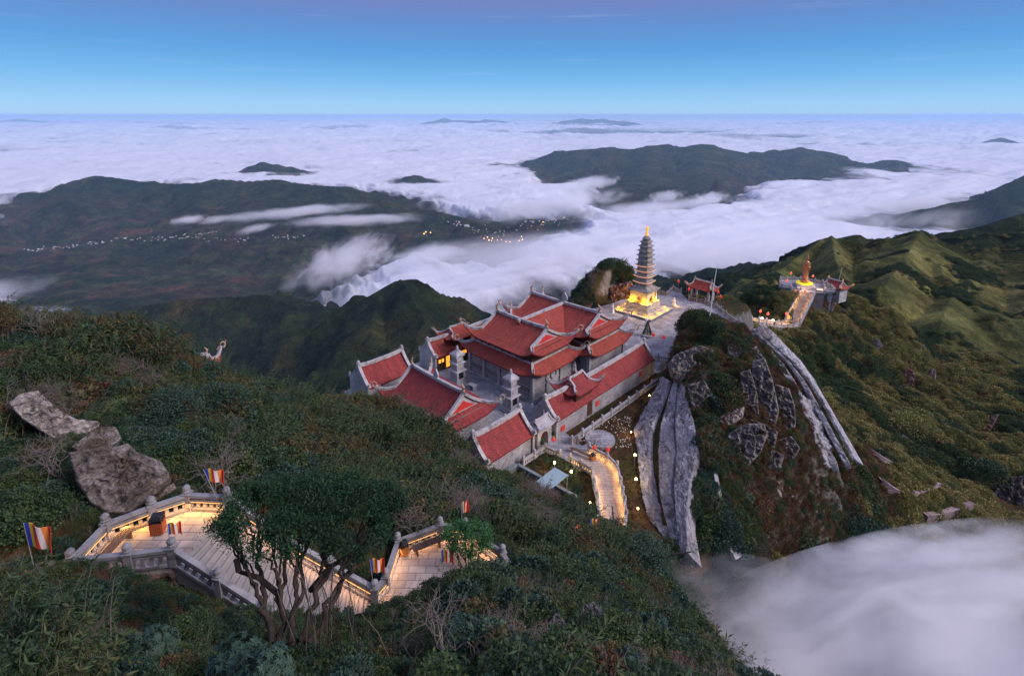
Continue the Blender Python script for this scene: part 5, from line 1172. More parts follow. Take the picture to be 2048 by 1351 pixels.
Fc = [tuple(range(kk))[::-1], tuple((len(sec) - 1) * kk + q for q in range(kk))]
for i in range(len(sec) - 1):
    for q in range(kk): Fc.append((i * kk + q, i * kk + (q + 1) % kk, (i + 1) * kk + (q + 1) % kk, (i + 1) * kk + q))
b.add(V, Fc)
for s_ in (-1, 1):
    b.tube([(s_ * .72, 0, 6.55), (s_ * .98, -.1, 5.8), (s_ * .85, -.45, 5.25), (s_ * .25, -.72, 5.55)], [.27, .25, .2, .12], 8)
    b.tube([(s_ * .88, -.2, 5.4), (s_ * .95, -.25, 4.3), (s_ * .8, -.1, 3.2)], [.22, .16, .06], 6)
    b.tube([(s_ * .36, 0, 8.3), (s_ * .5, .1, 7.6), (s_ * .55, .1, 6.9)], [.1, .1, .06], 6)
b.tube([(0, -.62, 5.5), (0, -.74, 5.8), (0, -.70, 6.1)], [.13, .1, .04], 6)
bo = b.build('body', M['bronze'], bs, True); rm = bo.modifiers.new('Remesh', 'REMESH'); rm.mode = 'VOXEL'; rm.voxel_size = .055; rm.use_smooth_shade = True
b = MB(); b.lathe([(2.3, .0), (2.35, .35), (1.7, .42)], k=28); 
fb = b.build('flower_ring', M['yellow_flowers'], loc=(B0[0], B0[1], ZS + .9)); tag(fb, 'bright yellow ring of flowers round the foot of the bronze statue', 'flower bed')
def SL(x, y): 
    c_, s_ = math.cos(RS), math.sin(RS); return (B0[0] + x * c_ - y * s_, B0[1] + x * s_ + y * c_)
M['rubble'] = blockwork('rubble_wall', (.24, .19, .17), (.36, .30, .27), (.15, .13, .12), .55, .35)
te = empty('statue_terrace', (B0[0], B0[1], ZS), RS, 'grey stone terrace on rough walls carrying the bronze statue', 'terrace')
ter = [(-7.2, -1.5), (-6.0, 4.6), (0, 6.2), (6.0, 4.6), (7.6, 1.0), (7.6, -3.4), (4.5, -4.0), (4.5, -6.0), (-4.5, -6.0), (-4.5, -4.0), (-6.8, -3.2)]
MB().prism(ter, -.5, 0).build('deck', M['paving'], te)
MB().prism([(-4.4, -5.9), (4.4, -5.9), (4.4, 3), (-4.4, 3)], -8, -.5).build('rough_wall', M['rubble'], te)
MB().lathe([(2.9, 0), (2.9, .9), (2.6, .95)], k=20).build('statue_base', M['stone'], te)
MB().box(-2.6, 2.6, -3.4, -2.4, 0, .55).build('altar_step', M['stone'], te)
for x, y in ((-6.6, -2.2), (-6.4, 2.5), (6.9, -2.8), (7.1, .5)): MB().box(x - .22, x + .22, y - .22, y + .22, -6.5, -.5).build('leg', M['marble'], te)
def run(label, pts, lit=0, z=ZS, **k): return balustrade(label, [(*SL(*p[:2]), z if len(p) < 3 else p[2]) for p in pts], .95, 2.4, False, mat='trim', lit=lit, **k)
run('stone railing round the back of the statue terrace', [(-4.5, -4.0), (-6.8, -3.2), (-7.2, -1.5), (-6.0, 4.6), (0, 6.2), (6.0, 4.6), (7.6, 1.0)])
run('stone railing at the front right of the statue terrace', [(7.6, 1.0), (7.6, -3.4), (4.5, -4.0), (4.5, -6.0), (1.9, -6.0)])
run('stone railing at the front left of the statue terrace', [(-4.5, -4.0), (-4.5, -6.0), (-1.9, -6.0)])
# long steps down from the terrace and the winding walk to the plaza
ft = np.array((*SL(0, -6.0), ZS)); fb_ = P(1586, 642, 148.5)
ss = empty('long_stairs', ft, 0, 'pink-lit stairs climbing straight up to the statue terrace', 'staircase')
dv = fb_ - ft; hv = np.array((dv[0], dv[1], 0)); sd_ = np.array((-hv[1], hv[0], 0)) / np.hypot(*hv[:2]) * 1.75; ns = 26
for i in range(ns):
    a = dv * (i / ns); b_ = dv * ((i + 1.05) / ns); z = dv[2] * (i + 1) / ns
    MB().prism([tuple((a + sd_)[:2]), tuple((b_ + sd_)[:2]), tuple((b_ - sd_)[:2]), tuple((a - sd_)[:2])], z - 1.6, z).build('step', M['paving_pale'], ss)
balustrade('railing on the left of the long statue stairs', [tuple(ft + sd_ * -1.08), tuple(fb_ + sd_ * -1.08)], .95, 2.6, False, mat='trim', lit=14, side=1)
balustrade('railing on the right of the long statue stairs', [tuple(ft + sd_ * 1.08), tuple(fb_ + sd_ * 1.08)], .95, 2.6, False, mat='trim', lit=14, side=-1)
wk = [P(1462, 628, 141), P(1480, 641, 142), P(1510, 645, 143.5), P(1540, 649, 145), P(1566, 652, 147), P(1590, 647, 148.5)]
cen = np.array(wk); 
def offs(c_, o_):
    tx = np.gradient(c_[:, 0]); ty = np.gradient(c_[:, 1]); q = np.hypot(tx, ty); return np.stack([c_[:, 0] - ty / q * o_, c_[:, 1] + tx / q * o_, c_[:, 2]], 1)
L_, R_ = offs(cen, 1.5), offs(cen, -1.5)
V = [tuple(p) for p in L_] + [tuple(p) for p in R_] + [tuple(p - (0, 0, 3.5)) for p in L_] + [tuple(p - (0, 0, 3.5)) for p in R_]; n_ = len(cen); Fc = []
for i in range(n_ - 1): Fc += [(i + 1, i, n_ + i, n_ + i + 1), (i, i + 1, 2 * n_ + i + 1, 2 * n_ + i), (n_ + i + 1, n_ + i, 3 * n_ + i, 3 * n_ + i + 1)]
tag(mesh_obj('winding_walk', V, Fc, M['paving_pale']), 'winding paved walk on a wall between the plaza and the statue stairs', kind='structure')
balustrade('near railing of the winding walk', [tuple(p) for p in R_], .95, 2.4, False, mat='trim', lit=10, side=1)
balustrade('far railing of the winding walk', [tuple(p) for p in L_], .95, 2.4, False, mat='trim', lit=20, side=-1)
# upper walk beside the plaza edge down to the winding walk
for k, (x, y, d, lab) in enumerate(((1470, 633, 140.5, 'first'), (1497, 635, 142.5, 'second'), (1524, 636, 144, 'third'), (1546, 640, 146, 'fourth'))):
    p = P(x, y, d); e = empty('walk_floodlight', (p[0], p[1], p[2] - .4), 0, lab + ' white floodlight along the winding walk, counted from the plaza', 'floodlight', 'floodlights along the winding walk')
    MB().box(-.2, .2, -.12, .12, .3, .6).build('lamp_head', M['lamp_white'], e); MB().tube([(0, 0, 0), (0, 0, .3)], .04, 5).build('stem', M['metal'], e); point('walk_light', (p[0], p[1] - .3, p[2] + .3), 100, (1, .6, .42), .15)
for x, y, d, lab in ((1477, 622, 142, 'red lantern at the plaza end of the winding walk'), (1521, 622, 145, 'large red lantern in the middle of the winding walk'), (1536, 627, 146, 'small pale red lantern beside the large one on the walk'), (1573, 627, 148, 'red lantern at the foot of the statue stairs'), (1574, 561, 161, 'red lantern on the left of the statue terrace'), (1582, 546, 170, 'pale lantern behind the left of the statue terrace'), (1626, 552, 170, 'red lantern behind the right of the bronze statue'), (1591, 582, 158, 'faint lantern left of the terrace stair head'), (1610, 582, 158, 'faint lantern right of the terrace stair head')): lantern(lab, x, y, d=d, h=2.2, r_=.36, lit=True)
point('statue_light', (B0[0] - 2.5, B0[1] - 4.5, ZS + .8), 380, (1, .55, .32), .3); point('statue_light', (B0[0] + 3.0, B0[1] - 3.5, ZS + .8), 300, (1, .55, .32), .3)
# jar on the walk
p = P(1577, 636, 147.5); e = MB().lathe([(.3, 0), (.42, .4), (.4, .8), (.22, 1.0), (.28, 1.1)], k=12).build('incense_urn', M['gold_glow'], loc=(p[0], p[1], p[2] - .3), smooth=True); tag(e, 'small golden urn at the corner where the walk meets the stairs', 'urn')
# shrine building right of the statue
sp_ = P(1668, 583, 167); sh = empty('shrine', (sp_[0], sp_[1], sp_[2] - .6), R(-62), 'small red-roofed shrine with glowing gold roof tips right of the bronze statue', 'shrine')
MB().box(-2.9, 2.9, -2.0, 2.0, -2.0, 2.5).build('wall', M['block_pale'], sh); MB().box(-2.0, -.4, -2.06, -2.0, .2, 2.2).build('door', M['wood'], sh); MB().box(.3, 1.8, -2.06, -2.0, .2, 2.2).build('door', M['wood'], sh)
_tan = M['tan']; M['tan'] = M['gold_glow']; _orn.clear(); hip_gable(sh, 'roof', 3.6, 2.8, 2.45, 4.3, 2.3, lift=.6, orn=.5, fin=.5, capw=.26); M['tan'] = _tan; _orn.clear()  # lit look of the roof tips comes from the gold's own emission
pq = P(1677, 562, 172); e = empty('flagpole', (pq[0], pq[1], pq[2] - 1.5), 0, 'thin white pole behind the small shrine', 'flagpole'); MB().tube([(0, 0, 0), (.5, 0, 6.0)], [.07, .03], 6).build('pole', M['white'], e); MB().lathe([(.02, 5.95), (.1, 6.05), (.02, 6.15)], .5, 0, 6).build('knob', M['white'], e)
_ = balustrade('stone railing on the outer side of the small shrine', [tuple(P(1646, 572, 164)), tuple(P(1652, 582, 161))], .95, 2.0, False)
# far roof corner peeping over the left slope
fc = P(384, 722, 66); fr_ = empty('hidden_pavilion', (fc[0], fc[1], fc[2] - 5.7), R(20), 'red roof corner with pale dragon tip peeping above the left scrub', 'pavilion')
MB().box(-2, 1.6, -1.4, 1.4, 0, 4.2).build('wall', M['block_pale'], fr_); hip_gable(fr_, 'roof', 2.9, 2.2, 4.6, 6.2, 1.8, lift=1.2, orn=.75, fin=.5, capw=.3, mat='tile')

# ================================================================== CUT SLOPES
def strip(name, A_, B_, label, mat, th=.5, rough=.25, nu=90, nv=16, seed=0, cat='retaining wall', conform=True):
    """thick rough slab lofted between two world polylines"""
    A_ = np.array(A_); B_ = np.array(B_)
    def res(P_): s_ = np.r_[0, np.cumsum(np.linalg.norm(np.diff(P_, axis=0), axis=1))]; u = np.linspace(0, s_[-1], nu); return np.stack([np.interp(u, s_, P_[:, k]) for k in range(3)], 1)
    a, b_ = res(A_), res(B_); v = np.linspace(0, 1, nv)[None, :, None]; S = a[:, None] * (1 - v) + b_[:, None] * v
    du = np.gradient(S, axis=0); dv_ = np.gradient(S, axis=1); nn = np.cross(du, dv_); nn /= np.linalg.norm(nn, axis=2, keepdims=True) + 1e-9
    if nn[..., 2].mean() < 0: nn = -nn
    if conform: S[..., 2] = np.maximum(S[..., 2] - 1.0, hz(S[..., 0], S[..., 1]) + .12)
    n1_ = .35 * (ridged(S[..., 0] / 3 + S[..., 2] / 2, S[..., 1] / 3, 4, seed + 2) - 1) + .65 * (ridged(S[..., 0] / .9 + S[..., 2] / .5, S[..., 1] / .9, 4, seed + 4, .65) - 1) + .22 * np.round(1.6 * fbm(S[..., 0] / 2.2, S[..., 2] / 1.1, 3, seed + 6)) / 1.6; S2 = S + nn * (th + rough * n1_)[..., None]
    V = np.concatenate([S2.reshape(-1, 3), (S - nn * 2.0).reshape(-1, 3)]); F = grid_faces(nu, nv); n_ = nu * nv
    ring = [i * nv for i in range(nu)] + [(nu - 1) * nv + j for j in range(1, nv)] + [i * nv + nv - 1 for i in range(nu - 2, -1, -1)] + [j for j in range(nv - 2, 0, -1)]
    sd = np.array([(ring[i], ring[(i + 1) % len(ring)], ring[(i + 1) % len(ring)] + n_, ring[i] + n_) for i in range(len(ring))])
    return tag(link(name, fast_mesh(name, V, np.concatenate([F, sd]), M[mat], smooth=False)), label, cat)
def shot(name, k):
    m, t, o = nodes(name); g_ = t.nodes.new('ShaderNodeNewGeometry').outputs['Position']
    a_ = noise(t, g_, 1.3, 10, .8, .5, (1.4, .5, .45)); b_ = noise(t, g_, 7, 7, .78); d_ = noise(t, g_, .35, 6, .7, 1.0)
    c = ramp(t, a_, [(.36, tuple(v * k for v in (.10, .10, .108))), (.47, tuple(v * k for v in (.23, .225, .24))), (.6, tuple(v * k for v in (.40, .39, .41)))]); c = mixc(t, 1.0, c, ramp(t, b_, [(.35, (.5, .5, .5)), (.62, (1.35, 1.35, 1.35))]), 'MULTIPLY')
    c = mixc(t, ramp(t, d_, [(.52, (0, 0, 0)), (.62, (.75, .75, .75))]), c, (.10, .085, .07))
    principled(t, o, c, .95, math_(t, 'ADD', a_, math_(t, 'MULTIPLY', b_, .4)), 1.0, .5, spec=.1); return m
M['shotcrete'] = shot('sprayed_concrete', 1.45); M['shotcrete_pale'] = shot('pale_sprayed_concrete', 1.7)
strip('retaining_wall', [P(*q) for q in ((1322, 762, 91), (1272, 862, 79.5), (1277, 900, 76), (1287, 985, 67), (1302, 1040, 62.5), (1326, 1082, 59.5))], [P(*q) for q in ((1344, 772, 87), (1306, 862, 76.5), (1305, 900, 73), (1310, 985, 64.5), (1326, 1040, 60), (1352, 1085, 57.5))], 'lower strip of sprayed concrete bordering the flower garden', 'shotcrete', rough=.22, nu=200, nv=14, seed=1)
LW = np.array([(1348, 768, 86), (1320, 850, 76.5), (1316, 900, 72.5), (1321, 985, 64), (1334, 1040, 59.5), (1352, 1100, 56.5)], float); RW = np.array([(1370, 778, 83), (1390, 835, 74), (1402, 885, 69), (1385, 945, 64.5), (1380, 1000, 60.5), (1382, 1094, 55.5)], float)
wf = empty('retaining_wall', P(*LW[2]), 0, 'broad upper face of streaked sprayed concrete left of the crag', 'retaining wall')
for k, (f0, f1, lo) in enumerate(((.06, .44, 0), (.49, 1.0, -.5))):
    jit = np.array([[0, 0, 0], [1, 0, 0], [-2, 3, 0], [3, 0, 0], [-2, 0, 0], [0, 0, 0]]) * (k % 2 * 2 - 1)
    a__ = LW + (RW - LW) * f0; b__ = LW + (RW - LW) * f1 + jit; a__[:, 2] += lo; b__[:, 2] += lo
    o_ = strip('face', [P(*q) for q in a__], [P(*q) for q in b__], None, 'shotcrete', .5, .16, 220, 26, seed=4 + k, cat=None); o_.parent = wf; o_.matrix_parent_inverse = Matrix.Translation(-Vector(wf.location))
rsA = [(1488, 652, 98), (1515, 684, 96), (1545, 722, 93), (1565, 762, 90.5), (1580, 810, 87), (1640, 925, 79.5)]; 
cols_ = [(0, 14), (22, 38), (46, 60)]
tw = empty('terraced_stairs', P(1488, 652, 98), 0, 'pale stepped concrete terraces descending the right side of the crag', 'terraced wall')
def sub(label_, off0, off1, rise, k, par):
    A_ = []; B_ = []
    for (x, y, d) in rsA:
        f = (y - 652) / 273; s_ = .35 + .65 * min(1, f * 1.6); A_.append(P(x + off0 * s_ * .8, y - off0 * .16 * s_, d + rise)); B_.append(P(x + off1 * s_ * .78, y - off1 * .16 * s_, d + rise - .25))
    o_ = strip('terrace', A_, B_, None, 'shotcrete_pale', .45, .2, 160, 8, seed=20 + k, cat=None)
    o_.parent = par; o_.matrix_parent_inverse = Matrix.Translation(-Vector(par.location)); 
    for key in ('category',):
        if key in o_: del o_[key]
for k, (a_, b_) in enumerate(((0, 15), (30, 48), (62, 78), (88, 98))): sub('', a_, b_, -1.0, k, tw)
lo_ = [P(*q) for q in ((1583, 818, 85.5), (1600, 860, 82.5), (1622, 895, 80), (1645, 928, 78))]; hi_ = [P(*q) for q in ((1618, 808, 88), (1636, 845, 85), (1656, 880, 82), (1672, 922, 79.5))]
o_ = strip('terrace', lo_, hi_, None, 'shotcrete_pale', .5, .4, 120, 30, seed=31, cat=None); o_.parent = tw; o_.matrix_parent_inverse = Matrix.Translation(-Vector(tw.location))
if 'category' in o_: del o_['category']
# thin concrete gutter on the scrub face
gp = [(1416, 884, 70.5), (1430, 950, 66), (1442, 1010, 62.5), (1452, 1060, 60)]; Pg = [P(*q) for q in gp]; Pg = [np.array((p[0], p[1], float(hz(p[0], p[1])) + .15)) for p in Pg]
g_e = empty('drain_gutter', Pg[0], 0, 'thin straight concrete gutter running down the scrubby slope', 'gutter'); MB().sweep([p - Pg[0] for p in Pg], .45, .3).build('channel', M['trim'], g_e); MB().sweep([Pg[-1] - Pg[0], Pg[-1] - Pg[0] + np.array((.8, -1.5, -1.2))], 1.0, .5).build('outlet', M['stone'], g_e)
# low stone path walls on the right slope
def slope_wall(label, pts, hgt=.9, name='path_wall'):
    q = []
    for x, y, d in pts: p = P(x, y, d); q.append(np.array((p[0], p[1], float(hz(p[0], p[1])) + .1)))
    q = np.array(q); f_ = np.linspace(0, len(q) - 1, 18); q = np.stack([np.interp(f_, range(len(q)), q[:, k]) for k in range(3)], 1)
    for _i in range(50): q[1:-1] = (q[:-2] + q[1:-1] * 2 + q[2:]) / 4
    e = empty(name, q[0], 0, label, 'wall'); MB().sweep([p - q[0] - (0, 0, .5) for p in q], .8, hgt + .4).build('wall', M['rubble_pink'], e); MB().sweep([p - q[0] + (0, 0, hgt - .1) for p in q], .9, .08).build('path_top', M['rubble_pink'], e)
M['rubble_pink'] = blockwork('pinkish_rubble', (.27, .19, .18), (.40, .30, .29), (.14, .11, .11), .5, .3)
slope_wall('short curved stone path wall on the brown slope', [(1735, 925, 97), (1765, 934, 97), (1800, 930, 99), (1820, 918, 101)], .7)
slope_wall('longer curved stone path wall lower on the slope', [(1755, 965, 92), (1775, 988, 90.5), (1820, 988, 92), (1850, 980, 95), (1885, 955, 99)], .9)
slope_wall('straight rubble wall half lost in the mist', [(1848, 1040, 92), (1880, 1040, 93), (1938, 1034, 96)], 1.6)

# ================================================================== ROCKS
def ico(sub_):
    bm = bmesh.new(); bmesh.ops.create_icosphere(bm, subdivisions=sub_, radius=1); V = np.array([v.co[:] for v in bm.verts]); F = np.array([[v.index for v in f.verts] for f in bm.faces]); bm.free(); return V, F
_I5 = ico(5); _I4 = ico(4)
def rock(label, c_, size, rz=0, tilt=0, mat='rock', seed=0, nplanes=14, amp=.05, name='boulder', roll=0, big=False):
    """faceted boulder: a sphere cut back to random planes, then roughened"""
    V, F = _I5 if big else _I4; rg = np.random.default_rng(seed); nn = rg.normal(size=(nplanes, 3)); nn /= np.linalg.norm(nn, axis=1, keepdims=True); dd = rg.uniform(.62, .95, nplanes)
    dots = V @ nn.T; rr = np.where(dots > .05, dd / np.maximum(dots, .05), 9).min(1); rr = np.minimum(rr, 1.05); V2 = V * rr[:, None]
    nz_ = ridged(V2[:, 0] * 2.2 + seed, V2[:, 1] * 2.2 + V2[:, 2] * 1.7, 5, seed % 50) - 1; V2 = V2 * (1 + amp * nz_)[:, None] * np.array(size)
    me = fast_mesh(name, V2, F, M[mat], smooth=False); o = link(name, me, None, c_); o.rotation_euler = (roll, tilt, rz); return tag(o, label, 'rock')

def tdepth(x, y, d0=8, d1=230):
    r_ = ray(x, y); D = np.arange(d0, d1, .25); k = np.where(hz(r_[0] * D, r_[1] * D) > r_[2] * D)[0]; return float(D[k[0]]) if len(k) else d1
def crag_rock(label, outline, d=None, thick=1.4, mat='rock', seed=0, bulge=.35, up=.55, proud=.5, name='boulder', rough=.05):
    """angular boulder: an irregular outline standing at its own depth, faceted face, solid body behind"""
    rg = np.random.default_rng(seed); O = np.array(outline, float); cxy = O.mean(0)
    if d is None: d = tdepth(*cxy) - proud
    Cc = P(cxy[0], cxy[1], d); vd = Cc / np.linalg.norm(Cc); n_ = -vd * (1 - up) + np.array((0, 0, 1)) * up; n_ /= np.linalg.norm(n_)
    pts = [];
    for x, y in O: r_ = ray(x, y); pts.append(r_ * ((Cc @ n_) / (r_ @ n_)))
    pts = np.array(pts) - Cc; sc_ = np.abs(pts).max(); nA_ = 150; seg = np.r_[0, np.cumsum(np.linalg.norm(np.diff(np.vstack([pts, pts[:1]]), axis=0), axis=1))]; u = np.linspace(0, seg[-1], nA_, endpoint=False); Pq = np.vstack([pts, pts[:1]]); B_ = np.stack([np.interp(u, seg, Pq[:, k]) for k in range(3)], 1)
    e1_ = np.cross(n_, (0, 0, 1.0)) if abs(n_[2]) < .95 else np.array((1.0, 0, 0)); e1_ /= np.linalg.norm(e1_); e2_ = np.cross(n_, e1_)
    rings = []; fr_ = np.linspace(0.02, 1, 40); pl = rg.normal(size=(16, 2)) * .75; off = rg.uniform(.45, 1.0, 16) * bulge; ph = rg.uniform(0, 3.14)
    for f in fr_:
        q = B_ * f; a = (q @ e1_) / sc_; b_ = (q @ e2_) / sc_; h = np.min(off[None] + (a[:, None] * pl[None, :, 0] + b_[:, None] * pl[None, :, 1]) * bulge * 1.5, axis=1); h = np.maximum(h, .35 * bulge); h = np.minimum(h, (1 - f) * 1.9 + .02); ar = a * math.cos(ph) + b_ * math.sin(ph) + .12 * fbm(a * 3 + seed, b_ * 3, 3, 5); fr2 = (ar * 4.2) % 1.0; h = h - .035 * fr2 - .09 * np.clip(1 - np.abs(fbm(a * 1.8 + seed, b_ * 1.8, 3, seed % 30 + 2)) * 14, 0, 1); nz_ = (ridged(a * 2.6 + seed, b_ * 2.6 + seed, 5, seed % 40, .55) - 1) * rough * 1.6
        rings.append(q + n_ * ((h + nz_ * min(1, (1.1 - f) * 3)) * sc_)[:, None])
    nb = 5
    for k in range(1, nb + 1):
        f = 1 + .06 * math.sin(k) ; rings.append(B_ * (f - .05 * k) + n_ * (-thick * k / nb) + rg.normal(size=(nA_, 3)) * .0)
    V = np.concatenate(rings) + 0; nr_ = len(rings); F = []
    for i in range(nr_ - 1):
        for k in range(nA_): F.append((i * nA_ + k, i * nA_ + (k + 1) % nA_, (i + 1) * nA_ + (k + 1) % nA_, (i + 1) * nA_ + k))
    F = np.array(F); me = fast_mesh(name, V, F, M[mat], smooth=False); bm = bmesh.new(); bm.from_mesh(me); bm.verts.ensure_lookup_table(); bm.faces.new([bm.verts[k] for k in range(nA_)]); bm.faces.new([bm.verts[(nr_ - 1) * nA_ + k] for k in range(nA_)][::-1]); bmesh.ops.recalc_face_normals(bm, faces=bm.faces); bm.to_mesh(me); bm.free()
    return tag(link(name, me, None, Cc), label, 'rock')
def cr_(label, outline, *a, **k):
    O = np.array(outline, float); c_ = O.mean(0); crag_ = 1330 < c_[0] < 1610 and 680 < c_[1] < 940; f = 1.10 if crag_ else 1.0
    a = list(a)
    if crag_ and len(a) > 6: a[6] = a[6] * .62
    if crag_: a[4] = a[4] * 1.25; k.setdefault('rough', .09)
    return crag_rock(label, [tuple(q) for q in c_ + (O - c_) * f], *a, **k)
cr_('huge pale slab-like boulder leaning on the left slope', [(16, 806), (42, 786), (76, 781), (112, 815), (152, 838), (200, 843), (196, 858), (158, 893), (118, 884), (84, 862), (44, 836)], None, 1.6, 'rock_pale', 3, .22, .24, 3.0)
cr_('wedge of grey rock between the pale slab and the big block', [(142, 893), (198, 852), (232, 853), (243, 876), (222, 897), (165, 906)], None, 1.6, 'rock', 9, .3, .3, 2.2)
cr_('massive grey block of rock above the upper landing', [(136, 905), (175, 898), (215, 897), (256, 886), (275, 904), (322, 922), (338, 944), (342, 962), (322, 985), (290, 1003), (262, 1026), (215, 1028), (180, 1006), (152, 962)], None, 2.6, 'rock', 15, .34, .20, 2.3, rough=.07)
cr_('flat shelf of rock behind the landing railing', [(284, 1000), (300, 984), (348, 966), (353, 975), (318, 996), (292, 1010)], None, .5, 'rock_pale', 22, .15, .4, 1.0)
cr_('bulky boulder at the top left of the crag', [(1340, 728), (1352, 712), (1398, 694), (1428, 704), (1427, 738), (1402, 762), (1366, 768), (1345, 752)], None, 3, 'rock', 31, .42, .35, 2.3)
cr_('pale broken rock beside the gallery end', [(1312, 742), (1326, 722), (1345, 730), (1346, 752), (1326, 760)], None, 1.6, 'rock_pale', 33, .3, .4, .9)
cr_('dark rectangular cliff block low on the crag', [(1460, 868), (1492, 850), (1526, 850), (1531, 872), (1518, 904), (1496, 927), (1470, 912), (1455, 888)], None, 2.6, 'rock', 40, .22, .12, 2.3)
cr_('tall rock column beside the terraced stairs', [(1508, 726), (1530, 722), (1545, 764), (1556, 818), (1548, 852), (1530, 838), (1520, 796), (1506, 768)], None, 2.4, 'rock', 44, .3, .1, 2.3)
cr_('second rock column in the crag, left of the tall one', [(1482, 748), (1500, 742), (1513, 786), (1516, 826), (1500, 832), (1486, 796)], None, 2.2, 'rock', 47, .3, .1, 2.0)
cr_('rock pillar against the concrete terraces', [(1552, 772), (1578, 780), (1588, 812), (1590, 850), (1572, 866), (1556, 830)], None, 2.2, 'rock', 48, .3, .1, 1.8)
cr_('jagged rock at the right foot of the crag', [(1540, 905), (1556, 880), (1582, 874), (1598, 896), (1586, 915), (1556, 918)], None, 1.8, 'rock', 51, .3, .3, 1.5)
cr_('pale ledge of rock in the crag scrub', [(1428, 845), (1456, 826), (1486, 816), (1484, 832), (1458, 850), (1434, 852)], None, 1.2, 'rock_pale', 55, .25, .5, .7)
cr_('large grey cliff face between the rock columns and the dark block', [(1466, 800), (1500, 838), (1530, 850), (1552, 862), (1545, 895), (1530, 876), (1500, 856), (1470, 846)], None, 2.4, 'rock', 49, .25, .1, 1.5)
cr_('rugged brown cliff under the bulky boulder', [(1378, 772), (1408, 764), (1430, 800), (1426, 838), (1400, 838), (1384, 806)], None, 2.4, 'rock', 50, .3, .1, 1.5)
cr_('low ledge under the dark cliff block', [(1500, 928), (1546, 902), (1566, 912), (1560, 934), (1530, 938)], None, 1.2, 'rock', 58, .25, .4, .7)
cr_('rock in the upper crag beside the stair head', [(1492, 700), (1512, 694), (1526, 716), (1520, 738), (1498, 730)], None, 1.6, 'rock', 60, .3, .3, .9)
cr_('small rock knob right of the flagpole', [(1456, 690), (1474, 684), (1486, 702), (1474, 716), (1456, 708)], None, 1.2, 'rock', 61, .3, .3, .6)
cr_('dark pointed rock, left of the pair at the bottom', [(1090, 1256), (1111, 1224), (1121, 1228), (1141, 1262), (1134, 1276), (1098, 1276)], None, .9, 'rock_dark', 63, .3, .1, 1.3)
cr_('dark squarish rock, right of the pair at the bottom', [(1142, 1228), (1168, 1210), (1186, 1201), (1202, 1216), (1224, 1246), (1231, 1284), (1160, 1284)], None, 1.2, 'rock_dark', 67, .3, .1, 1.3)
cr_('reddish rock outcrop below the hill behind the pagoda', [(1176, 610), (1196, 590), (1228, 572), (1262, 562), (1274, 584), (1262, 602), (1226, 612), (1196, 620)], None, 4, 'rock_red', 71, .3, .3, 1.0, rough=.12)
cr_('smaller reddish outcrop left below the pagoda hill', [(1150, 614), (1168, 600), (1186, 604), (1180, 620), (1160, 624)], None, 3, 'rock_red', 74, .3, .3, .6, rough=.12)
cr_('tall pale rock fin on the green right slope', [(1808, 742), (1820, 730), (1830, 750), (1830, 775), (1820, 788), (1812, 770)], None, 2, 'rock_red', 80, .3, .15, .9)
cr_('pale rock ledge right of the rock fin', [(1848, 768), (1862, 738), (1872, 738), (1872, 756), (1858, 770)], None, 2, 'rock', 83, .3, .3, .9)
cr_('grey outcrop below the shrine ridge', [(1735, 678), (1752, 672), (1766, 690), (1758, 700), (1740, 690)], None, 2, 'rock', 86, .3, .3, .8)
cr_('small outcrop on the ridge line', [(1834, 696), (1848, 688), (1854, 700), (1840, 710)], None, 2, 'rock', 89, .3, .3, .8)
cr_('pinkish slab in the right scrub', [(1958, 862), (1980, 832), (1998, 828), (1984, 856), (1966, 874)], None, 2, 'rock_red', 92, .25, .3, .9)
cr_('broken pale rock at the lower edge of the green slope', [(1794, 880), (1806, 868), (1818, 876), (1808, 890)], None, 1.6, 'rock_pale', 95, .3, .3, .7)
cr_('grooved rock face at the right edge above the mist', [(1960, 1016), (1984, 984), (2020, 958), (2075, 940), (2080, 1010), (2010, 1020)], None, 3, 'rock', 98, .25, .3, 1.6, rough=.1)
cr_('brown rock below the terrace of the statue', [(1632, 612), (1650, 598), (1672, 606), (1664, 622), (1640, 626)], None, 3, 'rock_red', 101, .3, .3, .9)
for k in range(26):
    x = random.uniform(1440, 1580); y = random.uniform(940, 1110); d_ = 80
    p = None
    for dd_ in np.arange(50, 110, .5):
        q = P(x, y, dd_)
        if q[2] < float(hz(q[0], q[1])): p = q; break
    if p is None: continue
    s_ = random.uniform(.18, .5); rock('pale stone lying on the scree below the crag', p, (s_ * 1.4, s_, s_ * .7), random.uniform(0, 6), 0, 'rock_pale', 200 + k, 9, .06, name='scree_stone'); bpy.context.scene.objects[-1]
for o_ in list(COL.objects):
    if o_.name.startswith('scree_stone'): o_['group'] = 'pale stones on the scree below the crag'

# ================================================================== VEGETATION
def leaves_to_mesh(name, C_, D_, N_, L_, Wd, mat, extra=None, fold=.0):
    """one rhomb per leaf: centre base C, direction D, normal N, length L, width W"""
    C_ = np.asarray(C_); D_ = D_ / (np.linalg.norm(D_, axis=1, keepdims=True) + 1e-9); S_ = np.cross(D_, N_); S_ /= (np.linalg.norm(S_, axis=1, keepdims=True) + 1e-9)
    L_ = np.asarray(L_)[:, None]; Wd = np.asarray(Wd)[:, None]; U_ = np.cross(S_, D_)
    a = C_; b = C_ + D_ * L_ * .45 + S_ * Wd - U_ * fold * L_ * 0; c = C_ + D_ * L_ - U_ * L_ * .18; d = C_ + D_ * L_ * .45 - S_ * Wd
    n = len(C_); V = np.stack([a, b, c, d], 1).reshape(-1, 3); F = np.arange(4 * n).reshape(-1, 4)
    me = fast_mesh(name, V, F, mat, smooth=False)
    return me
def rnd_dirs(n, up=0.0):
    v = rng.normal(size=(n, 3)); v[:, 2] += up; return v / np.linalg.norm(v, axis=1, keepdims=True)
